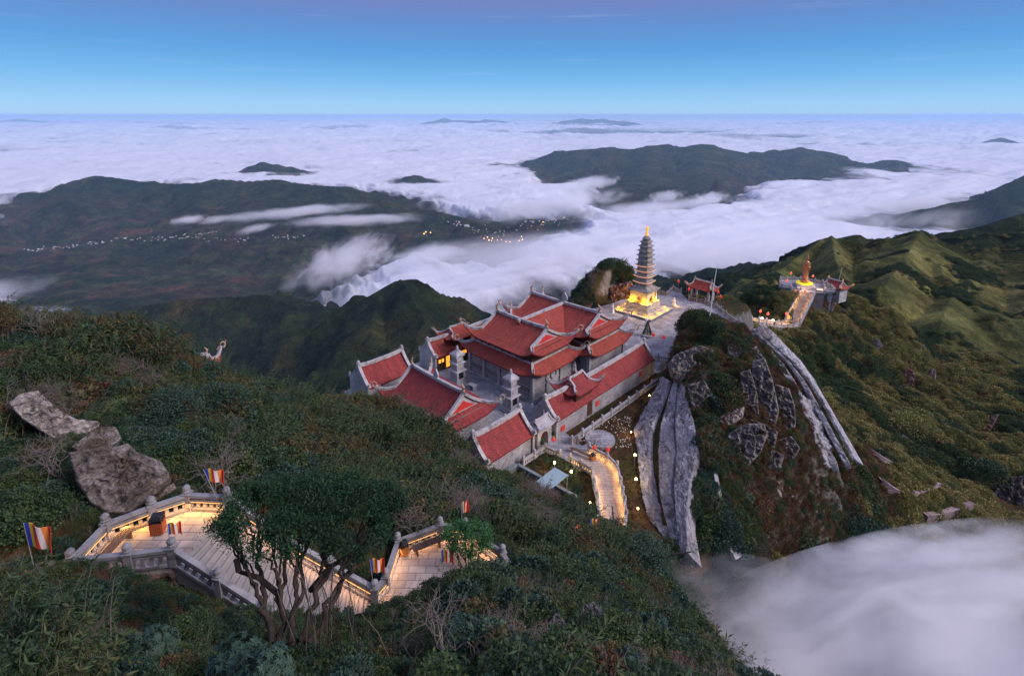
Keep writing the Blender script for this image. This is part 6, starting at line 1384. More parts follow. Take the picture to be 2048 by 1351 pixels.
def dome_bush(name, mat, n=900, r_=1.0, h=.9, leaf=.13, clumps=9, wide=.38):
    cc = rnd_dirs(clumps, .5) * np.array((.62, .62, .55)) * r_; cc[:, 2] = np.abs(cc[:, 2]) * h; cr_ = rng.uniform(.32, .55, clumps) * r_
    k = rng.integers(0, clumps, n); d = rnd_dirs(n, .35); rad_ = cr_[k] * rng.uniform(.72, 1.05, n); Cc = cc[k] + d * rad_[:, None]; D = d + rnd_dirs(n) * .8; L_ = rng.uniform(.7, 1.35, n) * leaf
    return leaves_to_mesh(name, Cc, D, rnd_dirs(n, .8), L_, L_ * wide, M[mat])
def whorl_bush(name, mat, n=60, r_=.9, leaf=.17, per=8):
    cc = rnd_dirs(n, .6) * np.array((.95, .95, .75)) * r_ * rng.uniform(.7, 1.0, (n, 1)); cc[:, 2] = np.abs(cc[:, 2]); Cs = []; Ds = []; Ns = []
    for c in cc:
        ax = c / np.linalg.norm(c) + rng.normal(size=3) * .35 + (0, 0, .5); ax /= np.linalg.norm(ax); t1 = np.cross(ax, (1, 0, .3)); t1 /= np.linalg.norm(t1); t2 = np.cross(ax, t1); a0 = rng.uniform(0, 6)
        for q in range(per):
            an = a0 + 2 * math.pi * q / per; d = t1 * math.cos(an) + t2 * math.sin(an) + ax * rng.uniform(-.1, .45); Cs.append(c); Ds.append(d); Ns.append(ax)
    m_ = len(Cs); L_ = rng.uniform(.8, 1.25, m_) * leaf; return leaves_to_mesh(name, Cs, np.array(Ds), np.array(Ns), L_, L_ * .2, M[mat])
def bamboo(name, mat, n=26, h=1.6, leaf=.2, lean=.5, stems=True):
    Cs = []; Ds = []; tb = MB()
    for i in range(n):
        b_ = np.array((rng.normal() * .35, rng.normal() * .35, 0)); hh = h * rng.uniform(.6, 1.1); ld = np.array((lean + rng.normal() * .35, rng.normal() * .35, 0)); pts = []
        for q in range(6): f = q / 5; pts.append(b_ + np.array((0, 0, hh * f * (1 - .12 * f))) + ld * hh * .45 * f * f)
        tb.tube(pts, [.012, .011, .01, .008, .006, .003], 3, False)
        for q in range(22): f = rng.uniform(.35, 1.0); p = b_ + np.array((0, 0, hh * f * (1 - .12 * f))) + ld * hh * .45 * f * f; Cs.append(p); d = ld * .9 + rng.normal(size=3) * .8; d[2] += -.1 + .3 * (1 - f); Ds.append(d)
    m_ = len(Cs); L_ = rng.uniform(.7, 1.3, m_) * leaf; me = leaves_to_mesh(name, Cs, np.array(Ds), rnd_dirs(m_, 1.0), L_, L_ * .09, M[mat])
    if stems:
        bm = bmesh.new(); bm.from_mesh(me); tm = tb.me('t', M['twig']); k = len(bm.faces); bm.from_mesh(tm); me.materials.append(M['twig']); bm.faces.ensure_lookup_table()
        for f in bm.faces[k:]: f.material_index = 1
        bm.to_mesh(me); bm.free()
    return me
def grass_clump(name, mat, n=120, h=.6, wd=.012, lean=.5):
    Cc = np.c_[rng.normal(size=(n, 2)) * .3, np.zeros(n)]; D = np.c_[rng.normal(size=(n, 2)) * lean + (.2, 0), np.ones(n)]; L_ = rng.uniform(.5, 1.1, n) * h
    return leaves_to_mesh(name, Cc, D, rnd_dirs(n), L_, np.full(n, wd), M[mat])
def twig_bush(name, n=16, h=1.1, mat='twig'):
    b = MB()
    def br(p, d, l, r_, k):
        pts = [p]; 
        for q in range(3): d = (d + Vector((random.gauss(0, .28), random.gauss(0, .28), random.gauss(0, .18)))).normalized(); p = p + d * l / 3; pts.append(p)
        b.tube(pts, [r_, r_ * .85, r_ * .7, r_ * .55], 4, False)
        if k > 0:
            for q in range(2 if k < 3 else 3): br(p, (d + Vector((random.gauss(0, .6), random.gauss(0, .6), random.gauss(.05, .4)))).normalized(), l * random.uniform(.6, .85), r_ * .6, k - 1)
    for q in range(n // 4): br(Vector((random.gauss(0, .12), random.gauss(0, .12), 0)), Vector((random.gauss(0, .5), random.gauss(0, .5), 1)).normalized(), h * .5, .03, 4)
    return b.me(name, M[mat])
VAR = {
 'green_a': dome_bush('green_shrub', 'leaf', 1500, 1.0, .9, .12), 'green_b': dome_bush('green_shrub', 'leaf', 1500, 1.0, 1.1, .10, 14),
 'blue_a': dome_bush('grey_green_shrub', 'leaf_blue', 1500, 1.0, .8, .12, 10), 'blue_w': whorl_bush('rhododendron', 'leaf_blue', 170, 1.0, .15), 'green_w': whorl_bush('rhododendron', 'leaf', 150, .9, .16),
 'olive_a': dome_bush('olive_shrub', 'leaf_olive', 1300, .95, .85, .10, 12), 'brown_a': dome_bush('dry_shrub', 'leaf_brown', 1100, .9, .7, .10, 10), 'hill_a': dome_bush('hill_shrub', 'leaf_hill', 900, 1.0, .7, .15, 8), 'hill_b': dome_bush('hill_shrub', 'leaf_hill', 900, 1.0, 1.0, .14, 11),
 'bam_o': bamboo('bamboo_clump', 'leaf_olive', 26, 1.7, .2), 'bam_g': bamboo('bamboo_clump', 'leaf', 24, 1.6, .22), 'grass_b': grass_clump('grass_clump', 'leaf_brown', 150, .75), 'grass_o': grass_clump('grass_clump', 'leaf_olive', 150, .7), 'twig': twig_bush('bare_shrub'), 'twig2': twig_bush('bare_shrub', 20, 1.4),
 'grass_far': grass_clump('grass_clump', 'leaf_hill', 70, .8, .035, .6),
}
SRC = bpy.data.collections.new('plant_sources'); KEYS = sorted(VAR)
for i, k in enumerate(KEYS):
    o_ = bpy.data.objects.new('%02d_%s' % (i, k), VAR[k]); SRC.objects.link(o_)
def scatter(name, pts, idx, scl, rot, label, tilt=None):
    me = bpy.data.meshes.new(name); n = len(pts); me.vertices.add(n); me.vertices.foreach_set('co', np.asarray(pts, np.float32).ravel())
    for an, ty, dat in (('idx', 'INT', np.asarray(idx, np.int32)), ('scl', 'FLOAT', np.asarray(scl, np.float32)), ('rot', 'FLOAT', np.asarray(rot, np.float32))):
        a = me.attributes.new(an, ty, 'POINT'); a.data.foreach_set('value', dat)
    o_ = bpy.data.objects.new(name, me); COL.objects.link(o_); ng_ = bpy.data.node_groups.new(name, 'GeometryNodeTree')
    ng_.interface.new_socket('Geometry', in_out='INPUT', socket_type='NodeSocketGeometry'); ng_.interface.new_socket('Geometry', in_out='OUTPUT', socket_type='NodeSocketGeometry')
    gi = ng_.nodes.new('NodeGroupInput'); go = ng_.nodes.new('NodeGroupOutput'); ip = ng_.nodes.new('GeometryNodeInstanceOnPoints'); ci = ng_.nodes.new('GeometryNodeCollectionInfo'); ci.inputs['Collection'].default_value = SRC
    ci.inputs['Separate Children'].default_value = True; ci.inputs['Reset Children'].default_value = True; ip.inputs['Pick Instance'].default_value = True
    def na(nm, ty): q = ng_.nodes.new('GeometryNodeInputNamedAttribute'); q.data_type = ty; q.inputs[0].default_value = nm; return q.outputs[0]
    cx = ng_.nodes.new('ShaderNodeCombineXYZ'); l = ng_.links.new; l(na('rot', 'FLOAT'), cx.inputs[2]); l(gi.outputs[0], ip.inputs['Points']); l(ci.outputs[0], ip.inputs['Instance']); l(na('idx', 'INT'), ip.inputs['Instance Index'])
    l(cx.outputs[0], ip.inputs['Rotation']); l(na('scl', 'FLOAT'), ip.inputs['Scale']); l(ip.outputs[0], go.inputs[0]); md = o_.modifiers.new('plants', 'NODES'); md.node_group = ng_
    return tag(o_, label, kind='stuff')
# --- where plants may stand
def pxpoly(pts, z): return [tuple(W(x, y, z)[:2]) for x, y in pts]
EXCL = [(TOPP, .25), (LOWP, .3), ([pF[:2], pG[:2], aJ[:2], pI[:2], midD[:2], pD[:2]], .45)]
EXCL.append(([G(*q)[:2] for q in [(-26, -19.4), (10, -19.4), (9.6, -4.8), (12, -4.8), (12, 26), (10.5, 31), (9, 40), (9.5, 52), (11, 62), (12, 71), (5, 74), (0, 69), (-6, 68), (-13, 62), (-18, 54), (-17.5, 44), (-19, 33), (-25, 27)]], .4))
EXCL.append((pxpoly([(1068, 905), (1112, 870), (1157, 886), (1178, 898), (1214, 921), (1236, 940), (1243, 972), (1251, 1012), (1254, 1060), (1247, 1105), (1163, 1105), (1196, 1040), (1186, 975), (1182, 950), (1120, 912)], FZ), .35))
EXCL.append(([(pc_[0] + (rc + .1) * math.cos(a_), pc_[1] + (rc + .1) * math.sin(a_)) for a_ in np.linspace(0, 6.28, 24)], .1))
EXCL.append((pxpoly([(1178, 884), (1196, 893), (1178, 909), (1154, 897)], FZ), .2))
def wpoly(a, b): return [tuple(P(*q)[:2]) for q in a] + [tuple(P(*q)[:2]) for q in b[::-1]]
EXCL.append((wpoly([(1322, 762, 91), (1272, 862, 79.5), (1277, 900, 76), (1287, 985, 67), (1302, 1040, 62.5), (1326, 1082, 59.5)], [(1344, 772, 87), (1306, 862, 76.5), (1305, 900, 73), (1310, 985, 64.5), (1326, 1040, 60), (1352, 1085, 57.5)]), .2))
EXCL.append((wpoly([(1352, 772, 86), (1320, 850, 76.5), (1316, 900, 72.5), (1321, 985, 64), (1338, 1040, 59.5), (1362, 1088, 57)], [(1362, 785, 82), (1390, 835, 74), (1402, 885, 69), (1385, 945, 64.5), (1378, 1000, 60.5), (1376, 1088, 56)]), .2))
EXCL.append(([SL(*p) for p in ter], .5)); EXCL.append(([tuple((ft + sd_ * 1.2)[:2]), tuple((fb_ + sd_ * 1.2)[:2]), tuple((fb_ - sd_ * 1.2)[:2]), tuple((ft - sd_ * 1.2)[:2])], .4))
EXCL.append(([tuple(p[:2]) for p in L_] + [tuple(p[:2]) for p in R_[::-1]], .5))
tsA = [P(x, y, d)[:2] for (x, y, d) in rsA]; tsB = [P(x + 62, y - 10, d)[:2] for (x, y, d) in rsA]; EXCL.append(([tuple(p) for p in tsA] + [tuple(p) for p in tsB[::-1]], .2))
EXCL.append((SIDEP, .1))
EXCL.append(([(sh.location.x + 4.2 * math.cos(a_), sh.location.y + 4.2 * math.sin(a_)) for a_ in np.linspace(0, 6.28, 12)], .2))
def allowed(X, Y, grow=0.0, rocks=True):
    ok = np.ones(X.shape, bool)
    for poly, mg in EXCL: ok &= poly_sdf(X, Y, poly) < -(mg + grow)
    for o_ in (COL.objects if rocks else []):
        if o_.name.startswith('boulder') and o_.dimensions[0] > .9:
            r_ = max(o_.dimensions[0], o_.dimensions[1]) * .38; lx_ = o_.location; dn = math.hypot(lx_[0], lx_[1]); sh_ = r_ * .5 + .3; ok &= (X - lx_[0] * (1 - sh_ / dn)) ** 2 + (Y - lx_[1] * (1 - sh_ / dn)) ** 2 > (r_ * 1.0 + .2) ** 2
    return ok
bpy.context.view_layer.update()
def infov(X, Y, Z, mg=60):
    dpt = Y * cP - Z * sP; up_ = Y * sP + Z * cP; px_ = 1024 + F_PX * X / np.maximum(dpt, .1); py_ = PP_Y - F_PX * up_ / np.maximum(dpt, .1); return (dpt > 3) & (px_ > -mg) & (px_ < 2048 + mg) & (py_ < 1351 + mg * 3) & (py_ > 0), px_, py_, dpt
def visible(X, Y, Z, dpt):
    """coarse line of sight over the near terrain"""
    ok = np.ones(X.shape, bool)
    for f in np.linspace(.12, .96, 26): ok &= hz(X * f, Y * f) < Z * f + 1.2 + 1.5 * (1 - f)
    return ok
def candidates(n, x0, x1, y0, y1):
    X = rng.uniform(x0, x1, n); Y = rng.uniform(y0, y1, n); Z = hz(X, Y); k, px_, py_, dp = infov(X, Y, Z); k &= allowed(X, Y); X, Y, Z, px_, py_, dp = (q[k] for q in (X, Y, Z, px_, py_, dp)); v = visible(X, Y, Z, dp); return tuple(q[v] for q in (X, Y, Z, px_, py_, dp))
near = candidates(4200, -45, 40, 3, 46)
mid = candidates(20000, -75, 75, 30, 100)
far_ = candidates(46000, 10, 215, 60, 205)
def zone_mix(X, Y, px_, py_, dp):
    """plant kind by place: world-space noise patches"""
    nz_ = fbm(X / 7, Y / 7, 3, 131); nz2 = fbm(X / 3, Y / 3, 3, 137); nb = fbm(X / 18, Y / 18, 3, 141); u = rng.random(len(X)); out_ = np.empty(len(X), object)
    right = X > 30
    for i in range(len(X)):
        if right[i]:
            a = nb[i] + .35 * nz2[i] + .25 * (u[i] - .5)
            crag_ = abs(X[i] - 40) < 14 and 55 < Y[i] < 100
            if crag_: out_[i] = ('grass_b' if a > .05 else 'brown_a' if a > -.08 else 'olive_a' if a > -.2 else 'green_b')
            else: out_[i] = ('hill_a' if a > .25 else 'hill_b' if a > -.02 else 'olive_a' if a > -.12 else 'brown_a' if a > -.17 else 'green_b') if u[i] > .25 else 'grass_far'
        else:
            a = nz_[i] + .4 * (u[i] - .5)
            if -28 < X[i] < -8 and Y[i] > 34 or nb[i] > .30: out_[i] = ('bam_o' if a > .15 else 'bam_g') if u[i] < .40 else ('green_b' if a < .1 else 'blue_a' if u[i] < .8 else 'olive_a')
            else: out_[i] = 'blue_a' if a > .35 else 'green_a' if a > .12 else 'green_b' if a > -.05 else 'bam_g' if a > -.2 else 'brown_a' if a > -.28 else 'green_w' if a > -.38 else 'olive_a' if a > -.48 else 'twig'
    return out_
def pack(c, keep_fn, smin, smax, dens):
    X, Y, Z, px_, py_, dp = c; k = rng.random(len(X)) < dens; X, Y, Z, px_, py_, dp = (q[k] for q in (X, Y, Z, px_, py_, dp)); kind = zone_mix(X, Y, px_, py_, dp); s_ = rng.uniform(smin, smax, len(X)) * (1 + .65 * fbm(X / 6, Y / 6, 3, 151)); return X, Y, Z, px_, py_, dp, kind, s_
A_ = pack(near, None, .45, .95, .9); B_ = pack(mid, None, .75, 1.45, 1.0); C_ = pack(far_, None, .8, 1.7, 1.0)
garden = pxpoly([(1120, 905), (1330, 700), (1400, 760), (1330, 1100), (1240, 1110)], FZ)
allp = [np.concatenate([a, b, c]) for a, b, c in zip(A_, B_, C_)]
X, Y, Z, px_, py_, dp, kind, s_ = allp
gm = poly_sdf(X, Y, garden) > 0; s_ = np.where(gm, s_ * .28, s_); kind = np.where(gm, np.where(rng.random(len(X)) < .6, 'grass_b', 'grass_o'), kind)
plat = poly_sdf(X, Y, PLATEAU) > -.5; s_ = np.where(plat & ~gm, s_ * .5, s_)
# keep the view onto stairs, landings, railings and walls clear: low plants close in front of them
for poly, amt in (([(-24, 20.5), (-8, 12.5), (-3.2, 15.8), (-1.8, 23), (-6, 26), (-15, 26)], .32),): cl_ = poly_sdf(X, Y, poly) > 0; s_ = np.where(cl_, s_ * amt, s_)
bk_ = (X > -14) & (X < -2) & (Y > 5.5) & (Y < 15); s_ = np.where(bk_, s_ * .62, s_)
cragm = np.exp(-(((X - 41) / 9) ** 2 + ((Y - 74) / 15) ** 2)) > .4; s_ = np.where(cragm, s_ * .62, s_); kp = ~(cragm & (rng.random(len(X)) < .25)) ; X, Y, Z, px_, py_, dp, kind, s_ = (q[kp] for q in (X, Y, Z, px_, py_, dp, kind, s_))
brown = (np.exp(-(((X - 44) / 9) ** 2 + ((Y - 52) / 14) ** 2)) > .5) | (np.exp(-(((X - 62) / 9) ** 2 + ((Y - 90) / 17) ** 2)) > .5); kind = np.where(brown & (rng.random(len(X)) < .7), np.where(rng.random(len(X)) < .5, 'brown_a', 'grass_b'), kind); s_ = np.where(brown, s_ * .6, s_)
Z = Z - .12 * s_
size_px = s_ * F_PX / dp * (np.isin(kind, ['grass_b', 'grass_o', 'grass_far', 'twig'])* -.5 + 1); fr = (px_ > 0) & (px_ < 2048) & (py_ < 1351 + 40)
order = np.argsort(-size_px * fr); nI = 270
NM = {'green_a': ('shrub', 'dark green rounded shrub'), 'green_b': ('shrub', 'dark green uneven shrub'), 'blue_a': ('shrub', 'grey-green rounded shrub'), 'blue_w': ('rhododendron', 'grey-green rhododendron'), 'green_w': ('rhododendron', 'green rhododendron with whorled leaves'), 'olive_a': ('shrub', 'olive brown shrub'), 'brown_a': ('shrub', 'dry brown shrub'), 'hill_a': ('shrub', 'pale olive shrub'), 'hill_b': ('shrub', 'pale olive shrub'), 'bam_o': ('bamboo_clump', 'yellowish bamboo clump leaning in the wind'), 'bam_g': ('bamboo_clump', 'green bamboo clump'), 'grass_b': ('grass_tuft', 'dry brown grass tuft'), 'grass_o': ('grass_tuft', 'olive grass tuft'), 'twig': ('bare_shrub', 'leafless twiggy shrub'), 'grass_far': ('grass_tuft', 'grass tuft')}
def place_name(x, y):
    if y < 17: return 'on the bank nearest the viewer, ' + ('in the lower left' if x < -5 else 'along the bottom' if x < 3 else 'by the two dark rocks')
    if x < -17 and y < 28: return 'beside the upper landing and the big rocks'
    if x < -20: return 'on the crest of the left slope'
    if y < 32: return 'between the stairs and the lower landing' if x < 0 else 'on the slope right of the lower landing'
    return 'on the scrub slope below the crimson-roofed houses' if x < 6 else 'below the curving garden path'
for i in order[:nI]:
    nm, lab = NM[kind[i]]; where = place_name(X[i], Y[i]); o_ = link(nm, VAR[kind[i]], None, (X[i], Y[i], Z[i]), rng.uniform(0, 6.28) if not kind[i].startswith('bam') else rng.normal() * .5); o_.scale = (float(s_[i]),) * 3
    tag(o_, f'{lab} {where}', 'bamboo' if nm == 'bamboo_clump' else 'grass' if nm == 'grass_tuft' else 'shrub', f'{lab}s {where}')
rest = order[nI:]; ix = np.array([KEYS.index(k) for k in kind[rest]]); bmk = np.array([k.startswith('bam') for k in kind[rest]])
scatter('undergrowth', np.stack([X[rest], Y[rest], Z[rest]], 1), ix, s_[rest], np.where(bmk, rng.normal(size=len(rest)) * .5, rng.uniform(0, 6.28, len(rest))), 'shrubs, bamboo and grass covering the mountainside')
# fine ground cover between the shrubs close by
Xg = rng.uniform(-30, 28, 14000); Yg = rng.uniform(3, 40, 14000); Zg = hz(Xg, Yg); k, a_, b_, d_ = infov(Xg, Yg, Zg); k &= allowed(Xg, Yg, -.15, False) & visible(Xg, Yg, Zg, d_); Xg, Yg, Zg = Xg[k], Yg[k], Zg[k]; kk_ = rng.choice(['grass_o', 'grass_b', 'green_b', 'blue_a', 'green_a', 'bam_g', 'twig'], len(Xg), p=[.2, .12, .2, .15, .18, .12, .03]); 
scatter('ground_cover', np.stack([Xg, Yg, Zg - .05], 1), [KEYS.index(q) for q in kk_], rng.uniform(.22, .5, len(Xg)), rng.uniform(0, 6.28, len(Xg)), 'low leaves and grass between the nearer shrubs')
Xm = rng.uniform(60, 620, 60000); Ym = rng.uniform(190, 720, 60000); Zm = far_lookup(Xm, Ym); k, a_, b_, d_ = infov(Xm, Ym, Zm); gu = fbm(Xm / 60, Ym / 60, 4, 211); k &= (gu + .25 * rng.random(len(Xm)) > .48) & (Zm > -330); Xm, Ym, Zm, gu = Xm[k][:16000], Ym[k][:16000], Zm[k][:16000], gu[k][:16000]
scatter('hill_scrub', np.stack([Xm, Ym, Zm - .3], 1), [KEYS.index('green_b' if g__ > .35 else 'hill_b' if r__ < .5 else 'hill_a') for g__, r__ in zip(gu, rng.random(len(Xm)))], rng.uniform(1.2, 3.2, len(Xm)), rng.uniform(0, 6.28, len(Xm)), 'scrub on the green mountains behind the statue')
Xc = rng.uniform(26, 66, 9000); Yc = rng.uniform(52, 100, 9000); Zc = hz(Xc, Yc); k, a_, b_, d_ = infov(Xc, Yc, Zc); k &= allowed(Xc, Yc, 0, False); Xc, Yc, Zc = Xc[k], Yc[k], Zc[k]; kk_ = rng.choice(['grass_b', 'brown_a', 'grass_o', 'olive_a', 'green_b', 'twig'], len(Xc), p=[.32, .22, .2, .12, .11, .03])
scatter('crag_scrub', np.stack([Xc, Yc, Zc - .05], 1), [KEYS.index(q) for q in kk_], rng.uniform(.4, 1.0, len(Xc)), rng.uniform(0, 6.28, len(Xc)), 'rust brown grass and low scrub on the crag')
# white flowers in the garden bed
fl_p = []; 
for q in range(420):
    x = random.uniform(1115, 1262); y = random.uniform(832, 895); p = W(x, y, FZ + .3); s2, t2 = loc_of(p)
    if s2 > 12.1 and (p[0] - pc_[0]) ** 2 + (p[1] - pc_[1]) ** 2 > (rc + .3) ** 2 and poly_sdf(np.array([p[0]]), np.array([p[1]]), EXCL[4][0])[0] < -.3: fl_p.append(p)
b = MB()
for p in fl_p: r_ = random.uniform(.05, .1); b.add([(p[0] - r_, p[1], p[2]), (p[0], p[1] - r_, p[2]), (p[0] + r_, p[1], p[2]), (p[0], p[1] + r_, p[2]), (p[0], p[1], p[2] + r_)], [(0, 1, 4), (1, 2, 4), (2, 3, 4), (3, 0, 4), (0, 3, 2, 1)])
tag(b.build('flower_bed', M['petal']), 'white flowers scattered through the garden bed', kind='stuff')

M['leaf_tree'] = leaf_mat('dark_green_tree_leaves', [(.1, (.010, .032, .014)), (.4, (.022, .068, .026)), (.7, (.045, .12, .045)), (.95, (.09, .17, .06))])
# ---- trees grown towards their canopy
def grow_tree(b, p, targs, r_, rmin=.006, wig=.16, frac=(.28, .42)):
    n = len(targs)
    def wiggle(p, q, r0, r1):
        m_ = max(3, int((q - p).length / .22)); L_ = (q - p).length; pts = [p]; off = Vector((0, 0, 0))
        for i in range(1, m_): off = off * .6 + Vector((random.gauss(0, 1), random.gauss(0, 1), random.gauss(0, 1))) * wig * L_ / m_ * .9; pts.append(p + (q - p) * (i / m_) + off)
        pts.append(q); b.tube(pts, [r0 + (r1 - r0) * i / m_ for i in range(m_ + 1)], 6 if r0 > .03 else 4, False); return pts[-1]
    if n <= 1:
        for t_ in targs: wiggle(p, t_, r_, rmin)
        return
    c = sum(targs, Vector()) / n; q = p + (c - p) * random.uniform(*frac); r2 = max(rmin, r_ * .86); wiggle(p, q, r_, r2)
    ax = Vector((random.gauss(0, 1), random.gauss(0, 1), random.gauss(0, .3))); best = None
    for k in range(4):
        a = Vector((random.gauss(0, 1), random.gauss(0, 1), random.gauss(0, .3))).normalized(); v = sum(((t_ - c).dot(a)) ** 2 for t_ in targs)
        if best is None or v > best[0]: best = (v, a)
    ts = sorted(targs, key=lambda t_: t_.dot(best[1])); h = max(1, int(n * random.uniform(.38, .62)))
    for grp in (ts[:h], ts[h:]):
        if grp: grow_tree(b, q, grp, max(rmin, r_ * (len(grp) / n) ** .42 * .97), rmin, wig, frac)
def tufts(name, pts, nrm, per, leaf, mat, parent, wide=.16, spread=.16, droop=.1):
    n = len(pts) * per; k = np.repeat(np.arange(len(pts)), per); C0_ = np.array(pts)[k] + rng.normal(size=(n, 3)) * spread * np.array((1, 1, .55)); D = np.array(nrm)[k] * .35 + rnd_dirs(n) * 1.0; D[:, 2] -= droop; L_ = rng.uniform(.7, 1.3, n) * leaf
    return link(name, leaves_to_mesh(name, C0_, D, rnd_dirs(n, 1.6), L_, L_ * wide, M[mat]), parent)
tb_ = P(577, 1262, 15.2); tb_[2] = min(tb_[2], float(hz(tb_[0], tb_[1]))) 
ft_ = empty('flat_topped_tree', tb_, 0, 'dark twisting tree with a broad flat green crown before the stairs', 'tree')
cc_ = P(618, 1045, 17.2); T = []; Nn = []
for q in range(430):
    an = random.uniform(0, 6.283); rr = math.sqrt(random.random()); x, y = rr * math.cos(an), rr * math.sin(an); z = math.sqrt(max(0, 1 - rr * rr * .96))
    lump = 1 + .34 * float(perlin(np.array([x * 2.3]), np.array([y * 2.3]), 9)[0])
    if float(perlin(np.array([x * 3.1 + 5]), np.array([y * 3.1]), 17)[0]) < -.30: continue
    T.append(Vector((cc_[0] + x * 3.0 * lump, cc_[1] + y * 1.75 * lump + .2, cc_[2] + z * .85 * lump - .18 * random.random() + .10 * x)));
    v = Vector((x * .5, y * .5, 1)).normalized(); Nn.append(tuple(v))
b = MB(); base = Vector(tb_); T2 = [t_ - base for t_ in T]; stems = sorted(T2, key=lambda t_: t_.x); ng4 = 5
for k in range(ng4):
    grp = stems[k * len(stems) // ng4:(k + 1) * len(stems) // ng4]; off = Vector(((k - 2) * .14, random.uniform(-.12, .12), 0))
    s0 = Vector((off.x * .4, off.y * .4, -.4)); s1 = off + Vector(((k - 2) * .12, 0, .9)); b.tube([s0, (s0 + s1) / 2 + Vector((random.gauss(0, .05), random.gauss(0, .05), 0)), s1], [.22, .15, .105], 8, False); grow_tree(b, s1, grp, .10, .007, .42, (.18, .34))
for (x1, y1, x0, y0) in ((478, 1142, 560, 1190), (470, 1120, 478, 1142), (700, 1110, 620, 1180)):
    a_ = Vector(P(x0, y0, 16.2)) - base; c_ = Vector(P(x1, y1, 16.4)) - base; b.tube([a_, (a_ + c_) / 2 + Vector((0, 0, .22)), c_], [.09, .08, .055], 7, False)
b.build('trunk', M['bark'], ft_, True)
tufts('crown', [tuple(t_) for t_ in T2], Nn, 85, .11, 'leaf_tree', ft_, .17, .15)
tl = P(935, 1150, 30.0); tl[2] = ZL - .2
st_ = empty('round_topped_tree', tl, 0, 'small tree with a bright green round crown on the lower landing', 'tree'); b = MB(); c_ = Vector(P(936, 1080, 31)) - Vector(tl); T3 = []; N3 = []
for q in range(110):
    v = Vector(rnd_dirs(1, .5)[0]); v.z = abs(v.z) if random.random() < .85 else v.z * .5; lump = 1 + .45 * float(perlin(np.array([v.x * 2.2]), np.array([v.y * 2.2 + v.z]), 23)[0]); T3.append(c_ + Vector((v.x * 1.3, v.y * 1.15, v.z * .78)) * lump); N3.append(tuple(v))
for k in range(4):
    grp = sorted(T3, key=lambda t_: t_.x)[k * 27:(k + 1) * 27 + 2]; grow_tree(b, Vector(((k - 1.5) * .1, 0, 0)), grp, .05, .008, .3)
b.build('trunk', M['bark'], st_, True); tufts('crown', [tuple(t_) for t_ in T3], N3, 42, .15, 'leaf_bright', st_, .22, .15)
# big shrubby trees
def big_bush(label, x, y, d, r_, mat, n=3200, leaf=.13, h=.85, name='bushy_tree', clumps=16, wide=.38):
    p = P(x, y, d); g_ = float(hz(p[0], p[1])); z = min(p[2] - r_ * .55, g_ + r_ * .4); e = empty(name, (p[0], p[1], z), rng.uniform(0, 6), label, 'tree')
    c = link('crown', dome_bush('crown', mat, n, r_, h, leaf, clumps, wide), e, (0, 0, 0)); b = MB()
    for q in range(4): b.tube([(0, 0, min(-.3, g_ - z - .3)), (random.gauss(0, .2) * r_, random.gauss(0, .2) * r_, .1 * r_), (random.gauss(0, .5) * r_, random.gauss(0, .5) * r_, .55 * r_)], [.07 * r_, .05 * r_, .02 * r_], 6, False)
    b.build('trunk', M['bark'], e)
big_bush('dark blue-green round bushy tree above the mist, the upper left one', 1672, 1020, 80, 4.2, 'leaf_blue', 5200, .27)
big_bush('dark blue-green bushy tree right of the other, at the mist edge', 1748, 1050, 80, 4.0, 'leaf_blue', 5200, .27)
big_bush('dark green bushy tree sinking into the mist', 1610, 1095, 68, 3.6, 'leaf', 4800, .24)
big_bush('dark tree at the mist edge left of the path wall', 1700, 1085, 74, 3.8, 'leaf_blue', 5000, .25)
big_bush('dark tree below the short curved path wall', 1690, 960, 88, 2.8, 'leaf', 4200, .24)
big_bush('large olive tree on the lower right slope', 1815, 840, 120, 5.0, 'leaf_hill', 5200, .32)
big_bush('large dark tree beneath the ridge scrub on the right', 1900, 860, 122, 6.0, 'leaf', 5600, .34)
big_bush('dark bushy tree right of the curved path walls', 1965, 935, 108, 5.0, 'leaf', 5200, .32)
big_bush('dark bush hiding the foot of the garden path', 1225, 1085, 43, 2.6, 'leaf', 5200, .13)
big_bush('rounded dark bush right of the path foot, near the retaining wall', 1290, 1100, 42, 2.4, 'leaf_blue', 4800, .13)
big_bush('dark green bush right of the round-topped tree', 985, 1165, 27, 1.6, 'leaf_blue', 4200, .10)
big_bush('broad dark bush in front of the lower landing', 875, 1215, 22, 1.5, 'leaf', 4200, .09)
big_bush('grey-green rhododendron thicket at the bottom centre', 985, 1290, 13.5, .85, 'leaf_blue', 3000, .09, name='rhododendron')
big_bush('grey-green bush on the left crest beside the pale slab', 235, 775, 40, 1.7, 'leaf_blue', 4600, .12)
big_bush('dark grey-green bush above the big rocks', 340, 800, 38, 2.4, 'leaf_blue', 4600, .12)
big_bush('domed dark bush on the crest above the landing', 430, 790, 42, 2.5, 'leaf_blue', 4600, .13)
big_bush('flat-topped green bush on the far left crest', 175, 715, 41, 1.8, 'leaf_blue', 4200, .12)
big_bush('rounded bush at the corner of the entry hall roof', 800, 835, 64, 2.4, 'leaf', 4200, .15)
big_bush('dark bush before the end wall of the far gable house', 720, 800, 68, 2.0, 'leaf', 3800, .15)
